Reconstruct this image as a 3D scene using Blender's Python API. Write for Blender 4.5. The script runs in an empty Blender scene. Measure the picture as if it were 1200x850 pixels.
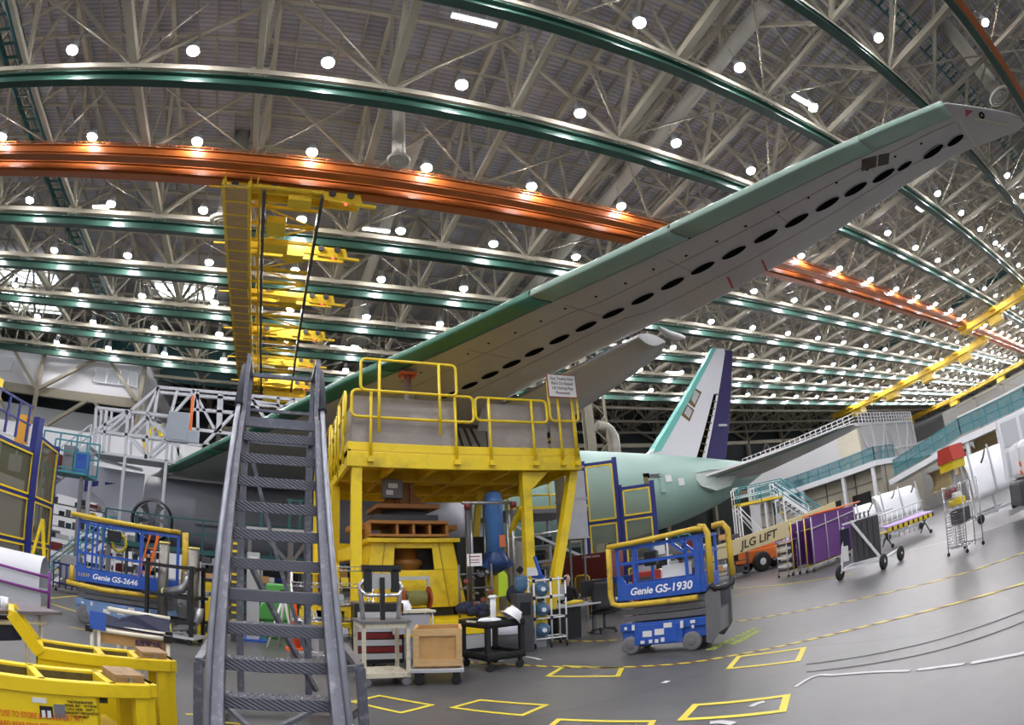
import bpy, bmesh, math, random
from mathutils import Vector, Matrix
random.seed(7)
sc = bpy.context.scene
COL = sc.collection
PI = math.pi
def V(*a): return Vector(a)

# ---------------------------------------------------------------- camera
CF = 667.65; C3 = .0412; CX = 489.72; CY = 389.57; EYE = V(0, 0, 1.6)
cd = bpy.data.cameras.new('camera'); cam = bpy.data.objects.new('camera', cd); COL.objects.link(cam); sc.camera = cam
cam.location = EYE
cam.rotation_mode = 'XYZ'
_pit, _roll, _yaw = .4323, -.019, -.2606
MC = Matrix.Rotation(_yaw, 3, 'Z') @ Matrix.Rotation(PI / 2 + _pit, 3, 'X') @ Matrix.Rotation(_roll, 3, 'Z')
cam.rotation_euler = MC.to_euler('XYZ')
cd.type = 'PANO'; cd.panorama_type = 'FISHEYE_LENS_POLYNOMIAL'
cd.sensor_width = 36; cd.sensor_fit = 'HORIZONTAL'; cd.fisheye_fov = PI
_F = CF / 1200 * 36
cd.fisheye_polynomial_k0 = 0; cd.fisheye_polynomial_k1 = -1 / _F; cd.fisheye_polynomial_k2 = 0
cd.fisheye_polynomial_k3 = -C3 / _F ** 3; cd.fisheye_polynomial_k4 = 0
cd.shift_x = (600 - CX) / 1200; cd.shift_y = (CY - 425) / 850
cd.clip_end = 1000
def ray(x, y):
    dx, dy = x - CX, CY - y; r = math.hypot(dx, dy) + 1e-9; q = r / CF; t = q + C3 * q ** 3
    return MC @ V(dx / r * math.sin(t), dy / r * math.sin(t), -math.cos(t))
def fl(x, y, z=0.0):
    d = ray(x, y); return EYE + d * ((z - EYE.z) / d.z)
def atd(x, y, D):
    d = ray(x, y); return EYE + d * (D / math.hypot(d.x, d.y))
def atx(x, y, X):
    d = ray(x, y); return EYE + d * (X / d.x)
def aty(x, y, Y):
    d = ray(x, y); return EYE + d * (Y / d.y)

# ---------------------------------------------------------------- materials
MATS = {}
def mat(name, col, rough=.5, metal=0.0, var=.0, vscale=3.0, bump=0.0, bscale=20.0, emit=None, estr=0, alpha=1.0, trans=0.0, dirt=None, damt=0.0, dscale=2.0, spec=None, aniso=(1, 1, 1)):
    if name in MATS: return MATS[name]
    m = bpy.data.materials.new(name); m.use_nodes = True
    nt = m.node_tree; n = nt.nodes; L = nt.links; b = n['Principled BSDF']
    c = (*col, 1)
    b.inputs['Base Color'].default_value = c; b.inputs['Roughness'].default_value = rough; b.inputs['Metallic'].default_value = metal
    if spec is not None: b.inputs['Specular IOR Level'].default_value = spec
    if alpha < 1: b.inputs['Alpha'].default_value = alpha
    if trans: b.inputs['Transmission Weight'].default_value = trans
    if emit: b.inputs['Emission Color'].default_value = (*emit, 1); b.inputs['Emission Strength'].default_value = estr
    if var or bump or damt:
        tc = n.new('ShaderNodeTexCoord'); mp = n.new('ShaderNodeMapping'); mp.inputs['Scale'].default_value = aniso
        L.new(tc.outputs['Object'], mp.inputs[0])
        out = None
        if var:
            nz = n.new('ShaderNodeTexNoise'); nz.inputs['Scale'].default_value = vscale; nz.inputs['Detail'].default_value = 6
            L.new(mp.outputs[0], nz.inputs[0])
            mx = n.new('ShaderNodeMix'); mx.data_type = 'RGBA'
            mx.inputs[6].default_value = tuple(max(0, v * (1 - var)) for v in col) + (1,)
            mx.inputs[7].default_value = tuple(min(1, v * (1 + var)) for v in col) + (1,)
            L.new(nz.outputs[0], mx.inputs[0]); out = mx.outputs[2]
        if damt:
            nd = n.new('ShaderNodeTexNoise'); nd.inputs['Scale'].default_value = dscale; nd.inputs['Detail'].default_value = 9; nd.inputs['Roughness'].default_value = .7
            L.new(mp.outputs[0], nd.inputs[0])
            rp = n.new('ShaderNodeValToRGB'); rp.color_ramp.elements[0].position = .52; rp.color_ramp.elements[1].position = .68
            rp.color_ramp.elements[1].color = (damt,) * 3 + (1,)
            L.new(nd.outputs[0], rp.inputs[0])
            mx = n.new('ShaderNodeMix'); mx.data_type = 'RGBA'; mx.inputs[6].default_value = c; mx.inputs[7].default_value = (*dirt, 1)
            if out: L.new(out, mx.inputs[6])
            L.new(rp.outputs[0], mx.inputs[0]); out = mx.outputs[2]
        if out: L.new(out, b.inputs['Base Color'])
        if bump:
            nb = n.new('ShaderNodeTexNoise'); nb.inputs['Scale'].default_value = bscale; nb.inputs['Detail'].default_value = 4
            L.new(mp.outputs[0], nb.inputs[0])
            bp = n.new('ShaderNodeBump'); bp.inputs['Strength'].default_value = bump; bp.inputs['Distance'].default_value = .05
            L.new(nb.outputs[0], bp.inputs['Height']); L.new(bp.outputs[0], b.inputs['Normal'])
    MATS[name] = m
    return m
Y = mat('yellow_paint', (.8, .58, .01), .38, var=.12, vscale=2, dirt=(.18, .12, .03), damt=.45, dscale=1.2)
YC = mat('crane_yellow', (.74, .5, .03), .4, var=.2, vscale=1.5)
TAN = mat('cream_steel', (.31, .285, .22), .55, var=.12, vscale=1.0)
GRN = mat('green_runway_paint', (.02, .056, .04), .34, var=.15, vscale=.5)
ORG = mat('orange_girder_paint', (.36, .095, .018), .32, var=.12, vscale=.4)
TEAL = mat('teal_paint', (.03, .22, .25), .45, var=.1)
TEALD = mat('dark_teal_steel', (.012, .075, .075), .5)
BLU = mat('blue_paint', (.02, .09, .42), .35, var=.1, dirt=(.2, .2, .25), damt=.2, dscale=3)
BLUD = mat('navy_paint', (.012, .022, .17), .4)
GRY = mat('grey_steel', (.17, .17, .18), .45, .3, var=.15)
GRYL = mat('light_grey_paint', (.45, .46, .47), .5, var=.1)
GRYD = mat('dark_grey_paint', (.06, .06, .065), .5, var=.1)
BLK = mat('black_plastic', (.012, .012, .013), .42)
RUB = mat('rubber', (.018, .018, .018), .75)
RUBG = mat('grey_rubber', (.16, .16, .165), .7, var=.15, vscale=12)
WHT = mat('white_paint', (.74, .75, .76), .45, var=.04)
CRM = mat('cream_paint', (.62, .58, .45), .5, dirt=(.2, .13, .07), damt=.6, dscale=9)
SIL = mat('bright_metal', (.62, .62, .64), .25, .9)
STL = mat('stainless_steel', (.4, .4, .41), .3, .85, var=.12, vscale=6)
WOOD = mat('pine_wood', (.58, .38, .17), .6, var=.2, vscale=5, dirt=(.2, .1, .04), damt=.5, dscale=9, aniso=(1, 1, 8))
PLY = mat('plywood', (.52, .3, .11), .6, var=.18, vscale=4, dirt=(.22, .11, .04), damt=.4, dscale=6)
RED = mat('red_paint', (.4, .03, .02), .5)
DRED = mat('dark_red_paint', (.16, .012, .012), .45, var=.1)
ORP = mat('safety_orange', (.8, .16, .02), .5)
PUR = mat('purple_fabric', (.14, .035, .2), .7, var=.1)
PURL = mat('lilac_cloth', (.42, .3, .55), .8)
YEL2 = mat('yellow_plastic', (.75, .55, .02), .4)
NAVY = mat('navy_fabric', (.012, .015, .04), .8, var=.2, vscale=20)

SPLIT = {'platform_leg', 'landing_bar', 'boom_support', 'fastener_hole', 'yellow_bar', 'joint', 'hinge_rib', 'rail_socket', 'coupling', 'carriage_wheel', 'valve_handwheel', 'deck_leg', 'wall_post', 'stand_leg', 'facial_feature', 'hanger_rod', 'bumper_arm', 'weld_seam', 'duct_flange', 'dark_riser', 'trolley_unit'}
# ---------------------------------------------------------------- mesh builder
class MB:
    def __init__(s): s.v = []; s.f = []; s.sm = []
    def _add(s, vs, fs, smooth=False):
        b = len(s.v); s.v += [tuple(v) for v in vs]; s.f += [tuple(b + i for i in f) for f in fs]; s.sm += [smooth] * len(fs); return s
    def box(s, c, d, rot=None):
        hx, hy, hz = d[0] / 2, d[1] / 2, d[2] / 2
        vs = [V(x, y, z) for x in (-hx, hx) for y in (-hy, hy) for z in (-hz, hz)]
        if rot is not None:
            R = Matrix.Rotation(rot, 3, 'Z') if isinstance(rot, (int, float)) else rot
            vs = [R @ v for v in vs]
        c = Vector(c)
        return s._add([v + c for v in vs], [(0, 1, 3, 2), (4, 6, 7, 5), (0, 4, 5, 1), (2, 3, 7, 6), (0, 2, 6, 4), (1, 5, 7, 3)])
    def b2(s, lo, hi):
        return s.box([(a + b) / 2 for a, b in zip(lo, hi)], [abs(b - a) for a, b in zip(lo, hi)])
    def bar(s, p, q, w=.05, h=None, up=(0, 0, 1)):
        p = Vector(p); q = Vector(q); h = h or w; d = q - p; l = d.length
        if l < 1e-6: return s
        z = d / l; u = Vector(up)
        if abs(z.dot(u)) > .98: u = V(0, 1, 0) if abs(z.y) < .9 else V(1, 0, 0)
        x = u.cross(z).normalized(); y = z.cross(x)
        vs = [p + x * a * w / 2 + y * b * h / 2 + z * t for t in (0, l) for a, b in ((-1, -1), (1, -1), (1, 1), (-1, 1))]
        return s._add(vs, [(0, 3, 2, 1), (4, 5, 6, 7), (0, 1, 5, 4), (1, 2, 6, 5), (2, 3, 7, 6), (3, 0, 4, 7)])
    def tube(s, p, q, r=.02, n=8, r2=None, caps=True):
        p = Vector(p); q = Vector(q); d = q - p
        if d.length < 1e-6: return s
        z = d.normalized(); u = V(0, 0, 1) if abs(z.z) < .9 else V(1, 0, 0); x = u.cross(z).normalized(); y = z.cross(x); r2 = r if r2 is None else r2
        vs = [p + (x * math.cos(2 * PI * i / n) + y * math.sin(2 * PI * i / n)) * r for i in range(n)] + [q + (x * math.cos(2 * PI * i / n) + y * math.sin(2 * PI * i / n)) * r2 for i in range(n)]
        s._add(vs, [(i, (i + 1) % n, n + (i + 1) % n, n + i) for i in range(n)], True)
        if caps:
            b = len(s.v) - 2 * n
            s.f += [tuple(b + i for i in reversed(range(n))), tuple(b + n + i for i in range(n))]; s.sm += [False, False]
        return s
    def path(s, pts, r=.02, n=8, closed=False, smooth_ends=True):
        P = [Vector(p) for p in pts]; m = len(P); rings = []
        px = None
        for i in range(m):
            if closed: t = (P[(i + 1) % m] - P[i - 1])
            else: t = P[min(i + 1, m - 1)] - P[max(i - 1, 0)]
            t.normalize()
            if px is None:
                u = V(0, 0, 1) if abs(t.z) < .9 else V(1, 0, 0); px = u.cross(t).normalized()
            else: px = (px - t * px.dot(t)).normalized()
            py = t.cross(px)
            rr = r[i] if isinstance(r, (list, tuple)) else r
            rings.append([P[i] + (px * math.cos(2 * PI * k / n) + py * math.sin(2 * PI * k / n)) * rr for k in range(n)])
        vs = [v for g in rings for v in g]; fs = []
        for i in range(m if closed else m - 1):
            a, b = i * n, ((i + 1) % m) * n
            fs += [(a + k, a + (k + 1) % n, b + (k + 1) % n, b + k) for k in range(n)]
        s._add(vs, fs, True)
        if not closed:
            b = len(s.v) - len(vs); s.f += [tuple(b + k for k in reversed(range(n))), tuple(b + (m - 1) * n + k for k in range(n))]; s.sm += [False, False]
        return s
    def prism(s, poly, d):
        """poly: list of 3-D points (planar), d: extrusion vector"""
        d = Vector(d); P = [Vector(p) for p in poly]; n = len(P)
        return s._add(P + [p + d for p in P], [tuple(reversed(range(n))), tuple(range(n, 2 * n))] + [(i, (i + 1) % n, n + (i + 1) % n, n + i) for i in range(n)])
    def lathe(s, prof, c=(0, 0, 0), n=16, axis=(0, 0, 1), caps=True):
        """prof: [(r, h)...] about axis through c"""
        z = Vector(axis).normalized(); u = V(0, 0, 1) if abs(z.z) < .9 else V(1, 0, 0); x = u.cross(z).normalized(); y = z.cross(x); c = Vector(c)
        vs = [c + z * h + (x * math.cos(2 * PI * k / n) + y * math.sin(2 * PI * k / n)) * r for r, h in prof for k in range(n)]
        fs = [(i * n + k, i * n + (k + 1) % n, (i + 1) * n + (k + 1) % n, (i + 1) * n + k) for i in range(len(prof) - 1) for k in range(n)]
        s._add(vs, fs, True)
        if caps:
            b = len(s.v) - len(vs); s.f += [tuple(b + k for k in reversed(range(n))), tuple(b + (len(prof) - 1) * n + k for k in range(n))]; s.sm += [False, False]
        return s
    def ell(s, c, r, nu=12, nv=8, rot=None):
        c = Vector(c); vs = []; 
        for i in range(nv + 1):
            a = PI * i / nv - PI / 2
            for k in range(nu):
                t = 2 * PI * k / nu; v = V(r[0] * math.cos(a) * math.cos(t), r[1] * math.cos(a) * math.sin(t), r[2] * math.sin(a))
                vs.append((rot @ v if rot else v) + c)
        return s._add(vs, [(i * nu + k, i * nu + (k + 1) % nu, (i + 1) * nu + (k + 1) % nu, (i + 1) * nu + k) for i in range(nv) for k in range(nu)], True)
    def grid(s, P, smooth=True, closed_u=False):
        """P[i][j] grid of points"""
        m, n = len(P), len(P[0]); vs = [p for r in P for p in r]
        return s._add(vs, [(i * n + j, i * n + (j + 1) % n, (i + 1) * n + (j + 1) % n, (i + 1) * n + j) for i in range(m - 1) for j in range(n if closed_u else n - 1)], smooth)
    def wheel(s, c, r, w, axis=(1, 0, 0), n=20):
        return s.lathe([(r * .55, -w * .42), (r * .9, -w / 2), (r, -w * .3), (r, w * .3), (r * .9, w / 2), (r * .55, w * .42)], c, n, axis)
    def hub(s, c, r, w, axis=(1, 0, 0), n=14):
        return s.lathe([(r * .5, -w * .46), (r * .2, -w * .5), (.001, -w * .5)], c, n, axis, False).lathe([(r * .56, -w * .3), (r * .56, w * .3)], c, n, axis).lathe([(r * .3, w * .2), (r * .25, w * .5), (.001, w * .5)], c, n, axis, False)
    def build(s, name, m, parent=None, bevel=0, loc=None, rz=None, one=False):
        if name in SPLIT and not one:
            par = list(range(len(s.v)))
            def find(i):
                while par[i] != i: par[i] = par[par[i]]; i = par[i]
                return i
            for f in s.f:
                a = find(f[0])
                for k in f[1:]: par[find(k)] = a
            gr = {}
            for i, f in enumerate(s.f): gr.setdefault(find(f[0]), []).append(i)
            first = None
            for fi in gr.values():
                m2 = MB(); ids = {}
                for i in fi:
                    for k in s.f[i]:
                        if k not in ids: ids[k] = len(m2.v); m2.v.append(s.v[k])
                    m2.f.append(tuple(ids[k] for k in s.f[i])); m2.sm.append(s.sm[i])
                o = m2.build(name, m, parent, bevel, loc, rz, True); first = first or o
            return first
        me = bpy.data.meshes.new(name); me.from_pydata(s.v, [], s.f)
        me.polygons.foreach_set('use_smooth', s.sm); me.validate(); me.update()
        if m: me.materials.append(m)
        o = bpy.data.objects.new(name, me); COL.objects.link(o)
        if parent: o.parent = parent
        if loc is not None: o.location = loc
        if rz is not None: o.rotation_euler = (0, 0, rz)
        if bevel:
            md = o.modifiers.new('bevel', 'BEVEL'); md.width = bevel; md.segments = 2; md.limit_method = 'ANGLE'; md.angle_limit = .6
        return o
def tag(o, label, cat, group=None):
    o['label'] = label; o['category'] = cat
    if group: o['group'] = group
    return o
def struct(o): o['kind'] = 'structure'; return o
def thing(name, label, cat, loc=(0, 0, 0), rz=0.0, group=None):
    o = bpy.data.objects.new(name, None); COL.objects.link(o); o.location = loc; o.rotation_euler = (0, 0, rz); o.empty_display_size = .2
    return tag(o, label, cat, group)
def kids(o): return [c for c in COL.objects if c.parent is o]
def dup(root, loc=None, rz=None, label=None):
    mp = {}
    def cp(o, par):
        c = o.copy(); COL.objects.link(c)
        if par: c.parent = par
        for k in list(o.children): cp(k, c)
        return c
    r = cp(root, None)
    if loc is not None: r.location = loc
    if rz is not None: r.rotation_euler = (0, 0, rz)
    if label: r['label'] = label
    return r
def text(s, size, m, parent, loc, rot, name='lettering', ext=.002, align='CENTER', sx=1.0, shear=0, sp=1.0):
    if '\n' in s and parent is not None:
        L_ = s.split('\n'); from mathutils import Euler
        dn = Euler(rot).to_matrix() @ V(0, -1, 0)
        for i, q in enumerate(L_): text(q, size, m, parent, Vector(loc) + dn * ((i - (len(L_) - 1) / 2) * size * 1.02 * sp), rot, name, ext, align, sx, shear)
        return
    c = bpy.data.curves.new(name, 'FONT'); c.body = s; c.size = size; c.extrude = ext; c.align_x = align; c.align_y = 'CENTER'; c.shear = shear; c.space_line = sp; c.offset = size * .022 if size > .14 else 0
    tmp = bpy.data.objects.new('tmp', c); COL.objects.link(tmp); dg = bpy.context.evaluated_depsgraph_get(); me = bpy.data.meshes.new_from_object(tmp.evaluated_get(dg)); bpy.data.objects.remove(tmp); me.materials.clear(); me.materials.append(m)
    o = bpy.data.objects.new(name, me); COL.objects.link(o); o.parent = parent; o.location = loc
    o.rotation_euler = rot; o.scale = (sx, 1, 1); return o
ORD = ['first', 'second', 'third', 'fourth', 'fifth', 'sixth', 'seventh', 'eighth', 'ninth', 'tenth', 'eleventh', 'twelfth', 'thirteenth', 'fourteenth', 'fifteenth', 'sixteenth', 'seventeenth', 'eighteenth', 'nineteenth', 'twentieth']
# ================================================================ hall shell
YK = [6.04 + 7.514 * k for k in range(-1, 12)]      # crane rail lines, [0] is k=-1
def yk(k): return 6.04 + 7.514 * k
XN = [4.3 + 7.55 * i for i in range(-6, 27)]       # truss nodes
ZB, ZT = 26.6, 34.8
# floor
def floor_mat():
    m = bpy.data.materials.new('polished_concrete'); m.use_nodes = True; nt = m.node_tree; n = nt.nodes; L = nt.links; b = n['Principled BSDF']
    tc = n.new('ShaderNodeTexCoord')
    n1 = n.new('ShaderNodeTexNoise'); n1.inputs['Scale'].default_value = .35; n1.inputs['Detail'].default_value = 10; n1.inputs['Roughness'].default_value = .6
    n2 = n.new('ShaderNodeTexNoise'); n2.inputs['Scale'].default_value = 5; n2.inputs['Detail'].default_value = 8
    L.new(tc.outputs['Object'], n1.inputs[0]); L.new(tc.outputs['Object'], n2.inputs[0])
    r = n.new('ShaderNodeValToRGB'); r.color_ramp.elements[0].position = .3; r.color_ramp.elements[0].color = (.075, .075, .075, 1)
    r.color_ramp.elements[1].position = .75; r.color_ramp.elements[1].color = (.155, .152, .149, 1); L.new(n1.outputs[0], r.inputs[0])
    mx = n.new('ShaderNodeMix'); mx.data_type = 'RGBA'; mx.blend_type = 'MULTIPLY'; mx.inputs[0].default_value = .25
    L.new(r.outputs[0], mx.inputs[6]); L.new(n2.outputs[0], mx.inputs[7])
    # control joints
    sp = n.new('ShaderNodeSeparateXYZ'); L.new(tc.outputs['Object'], sp.inputs[0]); js = []
    for ax, off in ((0, 1.3), (1, 2.2)):
        a = n.new('ShaderNodeMath'); a.operation = 'ADD'; a.inputs[1].default_value = off; L.new(sp.outputs[ax], a.inputs[0])
        p = n.new('ShaderNodeMath'); p.operation = 'PINGPONG'; p.inputs[1].default_value = 3.775; L.new(a.outputs[0], p.inputs[0])
        q = n.new('ShaderNodeMath'); q.operation = 'LESS_THAN'; q.inputs[1].default_value = .012; L.new(p.outputs[0], q.inputs[0]); js.append(q)
    mm = n.new('ShaderNodeMath'); mm.operation = 'MAXIMUM'; L.new(js[0].outputs[0], mm.inputs[0]); L.new(js[1].outputs[0], mm.inputs[1])
    sc2 = n.new('ShaderNodeMath'); sc2.operation = 'MULTIPLY'; sc2.inputs[1].default_value = .6; L.new(mm.outputs[0], sc2.inputs[0])
    m2 = n.new('ShaderNodeMix'); m2.data_type = 'RGBA'; L.new(sc2.outputs[0], m2.inputs[0]); L.new(mx.outputs[2], m2.inputs[6]); m2.inputs[7].default_value = (.03, .03, .03, 1)
    L.new(m2.outputs[2], b.inputs['Base Color'])
    rr = n.new('ShaderNodeMapRange'); rr.inputs[3].default_value = .3; rr.inputs[4].default_value = .42; b.inputs['Specular IOR Level'].default_value = .3; L.new(n1.outputs[0], rr.inputs[0]); L.new(rr.outputs[0], b.inputs['Roughness'])
    bp = n.new('ShaderNodeBump'); bp.inputs['Strength'].default_value = .1; bp.inputs['Distance'].default_value = .003; L.new(n2.outputs[0], bp.inputs['Height']); L.new(bp.outputs[0], b.inputs['Normal'])
    return m
X0, X1, Y0, Y1 = -62.0, 205.0, -34.0, 98.0
struct(MB().b2((X0, Y0, -.3), (X1, Y1, 0)).build('floor', floor_mat()))
# ceiling deck with ribs
def deck_mat():
    m = bpy.data.materials.new('corrugated_deck'); m.use_nodes = True; nt = m.node_tree; n = nt.nodes; L = nt.links; b = n['Principled BSDF']
    tc = n.new('ShaderNodeTexCoord'); w = n.new('ShaderNodeTexWave'); w.bands_direction = 'Y'; w.inputs['Scale'].default_value = .75; w.inputs['Distortion'].default_value = 0
    L.new(tc.outputs['Object'], w.inputs[0])
    r = n.new('ShaderNodeValToRGB'); r.color_ramp.elements[0].color = (.36, .35, .385, 1); r.color_ramp.elements[1].color = (.55, .53, .58, 1)
    L.new(w.outputs[0], r.inputs[0])
    nz = n.new('ShaderNodeTexNoise'); nz.inputs['Scale'].default_value = .4; L.new(tc.outputs['Object'], nz.inputs[0])
    mx = n.new('ShaderNodeMix'); mx.data_type = 'RGBA'; mx.blend_type = 'MULTIPLY'; mx.inputs[0].default_value = .5; L.new(r.outputs[0], mx.inputs[6]); L.new(nz.outputs[0], mx.inputs[7])
    L.new(mx.outputs[2], b.inputs['Base Color']); b.inputs['Roughness'].default_value = .6
    bp = n.new('ShaderNodeBump'); bp.inputs['Strength'].default_value = .5; bp.inputs['Distance'].default_value = .06; L.new(w.outputs[0], bp.inputs['Height']); L.new(bp.outputs[0], b.inputs['Normal'])
    return m
ceil = struct(MB().b2((X0, Y0, 36.0), (X1, Y1, 36.4)).build('ceiling', deck_mat()))
ox = XN[0] - 7.55 * 2
mb = MB()
for i in range(int((X1 - ox) / 1.51)):
    x = ox + i * 1.51
    if x < X0: continue
    mb.bar((x, Y0, 35.75), (x, Y1, 35.75), .13, .3)
pl = mb.build('purlins', TAN, ceil); pl['kind'] = 'stuff'
YS = [yk(k) for k in range(-3, 12)]
def node(k, i, z): return V(4.3 + 7.55 * i, yk(k), z)
NI = range(-8, 27)
for k in range(-2, 12):      # trusses along the crane rails
    mb = MB()
    a, b = NI[0], NI[-1]
    mb.bar(node(k, a, ZB), node(k, b, ZB), .42, .4); mb.bar(node(k, a, ZT), node(k, b, ZT), .3, .3)
    for i in NI:
        mb.bar(node(k, i, ZB), node(k, i, ZT), .2 if i % 2 else .16)
        mb.box(node(k, i, ZB) + V(0, 0, .15), (1.1, .2, .8))
        if i < b:
            if i % 2 == 0: mb.bar(node(k, i, ZB), node(k, i + 1, ZT), .24)
            else: mb.bar(node(k, i, ZT), node(k, i + 1, ZB), .24)
            mid = (node(k, i, ZT) + node(k, i + 1, ZT)) / 2
            lo = (node(k, i, ZB) + node(k, i + 1, ZT)) / 2 if i % 2 == 0 else (node(k, i, ZT) + node(k, i + 1, ZB)) / 2
    mb.build('roof_truss', TAN, ceil)
for i in NI:                 # cross trusses
    mb = MB(); w = .34 if i % 2 else .5
    a, b = -3, 11
    mb.bar(node(a, i, ZB + .35), node(b, i, ZB + .35), w, w * .9); mb.bar(node(a, i, ZT + .25), node(b, i, ZT + .25), .34, .34)
    for k in range(a, b):
        if k % 2 == 0: mb.bar(node(k, i, ZB + .3), node(k + 1, i, ZT), .26)
        else: mb.bar(node(k, i, ZT), node(k + 1, i, ZB + .3), .26)
        mb.bar((node(k, i, ZB) + node(k + 1, i, ZB)) / 2 + V(0, 0, .3), (node(k, i, ZT) + node(k + 1, i, ZT)) / 2, .09)
    mb.build('cross_truss', TAN, ceil)
mb = MB()                    # horizontal bracing in the bottom plane and ties in the top plane
for k in range(-3, 11):
    for i in NI:
        if i == NI[-1]: continue
        if (i + k) % 2 == 0: mb.bar(node(k, i, ZB + .3), node(k + 1, i + 1, ZB + .3), .1)
        else: mb.bar(node(k, i + 1, ZB + .3), node(k + 1, i, ZB + .3), .1)
mb.build('bottom_bracing', TAN, ceil)
mb = MB()
for k in range(-3, 11):
    for f in (.5,): mb.bar((X0, yk(k + f), ZT + .2), (X1, yk(k + f), ZT + .2), .22)
mb.build('top_ties', TAN, ceil)
# crane runways (green) and orange girders
def ibeam(mb, p, q, w, h, t=.04):
    p = Vector(p); q = Vector(q)
    mb.bar(p + V(0, 0, h / 2), q + V(0, 0, h / 2), w, t); mb.bar(p - V(0, 0, h / 2), q - V(0, 0, h / 2), w, t * 1.5); mb.bar(p, q, t, h)
    return mb
RX0, RX1 = -56, 200
gl = {-2: 'behind the viewer', -1: 'the one beside the thin orange girder', 0: 'running past the wing tip', 1: 'crossing above the middle of the wing', 2: 'thickest looking one, just nearer than the orange girders',
      4: 'next beyond the orange girders', 5: 'second beyond the orange girders', 6: 'third beyond the orange girders', 7: 'fourth beyond the orange girders', 8: 'last lit one before the back wall'}
for k in range(-1, 9):
    if k == 3: continue
    t = thing('crane_runway', 'dark green crane runway beam, ' + gl[k], 'crane beam', (0, yk(k), 25.62), 0, 'green crane runway beams')
    x1 = RX1 if k > 1 else RX1
    mb = ibeam(MB(), (RX0, 0, 0), (x1, 0, 0), .55, .72, .05)
    for i in NI: mb.box((4.3 + 7.55 * i - .35, 0, .5), (.12, .4, .35)).box((4.3 + 7.55 * i + .35, 0, .5), (.12, .4, .35))
    mb.build('beam', GRN, t)
for j, (y, lb) in enumerate(((27.65, 'nearer orange steel girder of the pair, with little posts on its top'), (29.45, 'farther orange steel girder of the pair, where the yellow crane hangs'))):
    t = thing('orange_girder', lb, 'girder', (0, y, 25.55), 0, 'orange girders')
    ibeam(MB(), (RX0, 0, 0), (RX1, 0, 0), .7, .85, .06).bar((RX0, -.3, .0), (RX1, -.3, .0), .08, .5).build('beam', ORG, t)
    if j == 0:
        mb = MB()
        for i in range(int((RX1 - RX0) / 2.5)): mb.bar((RX0 + i * 2.5, .0, .4), (RX0 + i * 2.5, .0, .95), .06)
        mb.bar((RX0, .0, .95), (RX1, .0, .95), .04); mb.build('guard_rail', ORG, t)
for y, x0, x1, z, lb in ((-2.1, 30, 120, 25.6, 'thin single orange girder above and beyond the wing tip'),):
    t = thing('orange_girder', lb, 'girder', (0, y, z)); ibeam(MB(), (x0, 0, 0), (x1, 0, 0), .5, .6).build('beam', ORG, t)
# catwalks
def catwalk(p, q, w, lb):
    t = thing('roof_catwalk', lb, 'catwalk', p); p = Vector(p); q = Vector(q); d = q - p; l = d.length; u = d / l; s = V(-u.y, u.x, 0) * w / 2
    mb = MB().bar(s, d + s, .12, .5).bar(-s, d - s, .12, .5)
    n = int(l / 1.2)
    for i in range(n): a = u * (i * 1.2); mb.bar(a - s, a + s, .22, .1)
    mb.build('walkway', TEALD, t)
    mb = MB()
    for sg in (-1, 1):
        mb.bar(s * sg + V(0, 0, 1.1), d + s * sg + V(0, 0, 1.1), .05)
        for i in range(0, n, 2): mb.bar(u * i * 1.2 + s * sg, u * i * 1.2 + s * sg + V(0, 0, 1.1), .05)
    mb.build('rail', TEALD, t)
catwalk((-20.6, 6, 28.6), (-20.6, 74, 28.6), 1.3, 'dark teal grating catwalk crossing the roof steel near the skylights')
catwalk((28, 2.9, 33.2), (140, 2.9, 33.2), 1.4, 'dark teal grating catwalk passing above the wing tip')
catwalk((98, 14, 28.8), (98, 70, 28.8), 1.6, 'dark teal catwalk behind the yellow crane that meets the orange girders')
# lamps
EM = bpy.data.materials.new('lamp_glow'); EM.use_nodes = True
_b = EM.node_tree.nodes['Principled BSDF']; _b.inputs['Base Color'].default_value = (1, 1, 1, 1); _b.inputs['Emission Color'].default_value = (.97, .95, 1, 1); _b.inputs['Emission Strength'].default_value = 185
def mk_lamp():
    t = thing('high_bay_lamp', 'x', 'lamp')
    MB().lathe([(.12, .95), (.2, .9), (.2, .5), (.3, .42), (.37, .1), (.355, .1), (.28, .38), (.06, .4)], n=14).build('ballast_housing', GRYL, t)
    MB().tube((0, 0, .9), (0, 0, 1.9), .03, 6).build('hanging_rod', GRYL, t)
    MB().lathe([(.345, .11), (.33, .0), (.24, -.09), (.12, -.13), (.01, -.14)], n=14).build('lens', EM, t)
    return t
lamp0 = mk_lamp(); first = True; NL = 0
for k in range(-4, 9):
    for i in range(-5, 25):
        x = .5 + 7.52 * i; y = 12.05 + 7.5 * (k - 1); z = 26.35
        if k == 8 and i < -4: continue
        if (i > 15 and k < 0) or (k == 0 and 4 < i < 8) or (k == -1 and i > 5) or (k < -1 and i > 3): continue
        o = lamp0 if first else dup(lamp0); first = False
        o.location = (x, y, z)
        row = 'over the orange girders' if k == 3 else ('before the ' + ORD[k - 4] + ' green beam past the orange girders' if k > 3 else ('over the thickest green beam' if k == 2 else ORD[1 - k] + ' row nearer than the thickest green beam'))
        o['label'] = 'round lamp ' + row + ', ' + ('%s from the office wall' % ORD[i + 5] if i + 5 < 20 else '%s past the twentieth' % ORD[i - 15])
        o['group'] = 'high bay lamps under the roof'; NL += 1
# extra dense lamps of the far bay on the right
for k in range(3, 9):
    for i in range(6):
        o = dup(lamp0, (124 + i * 7.5, 12.05 + 7.5 * (k - 1) - 3.6, 26.35)); o['label'] = 'small bright lamp of the dense rows past the second yellow crane'; o['group'] = 'lamps of the far right bay'
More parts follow.
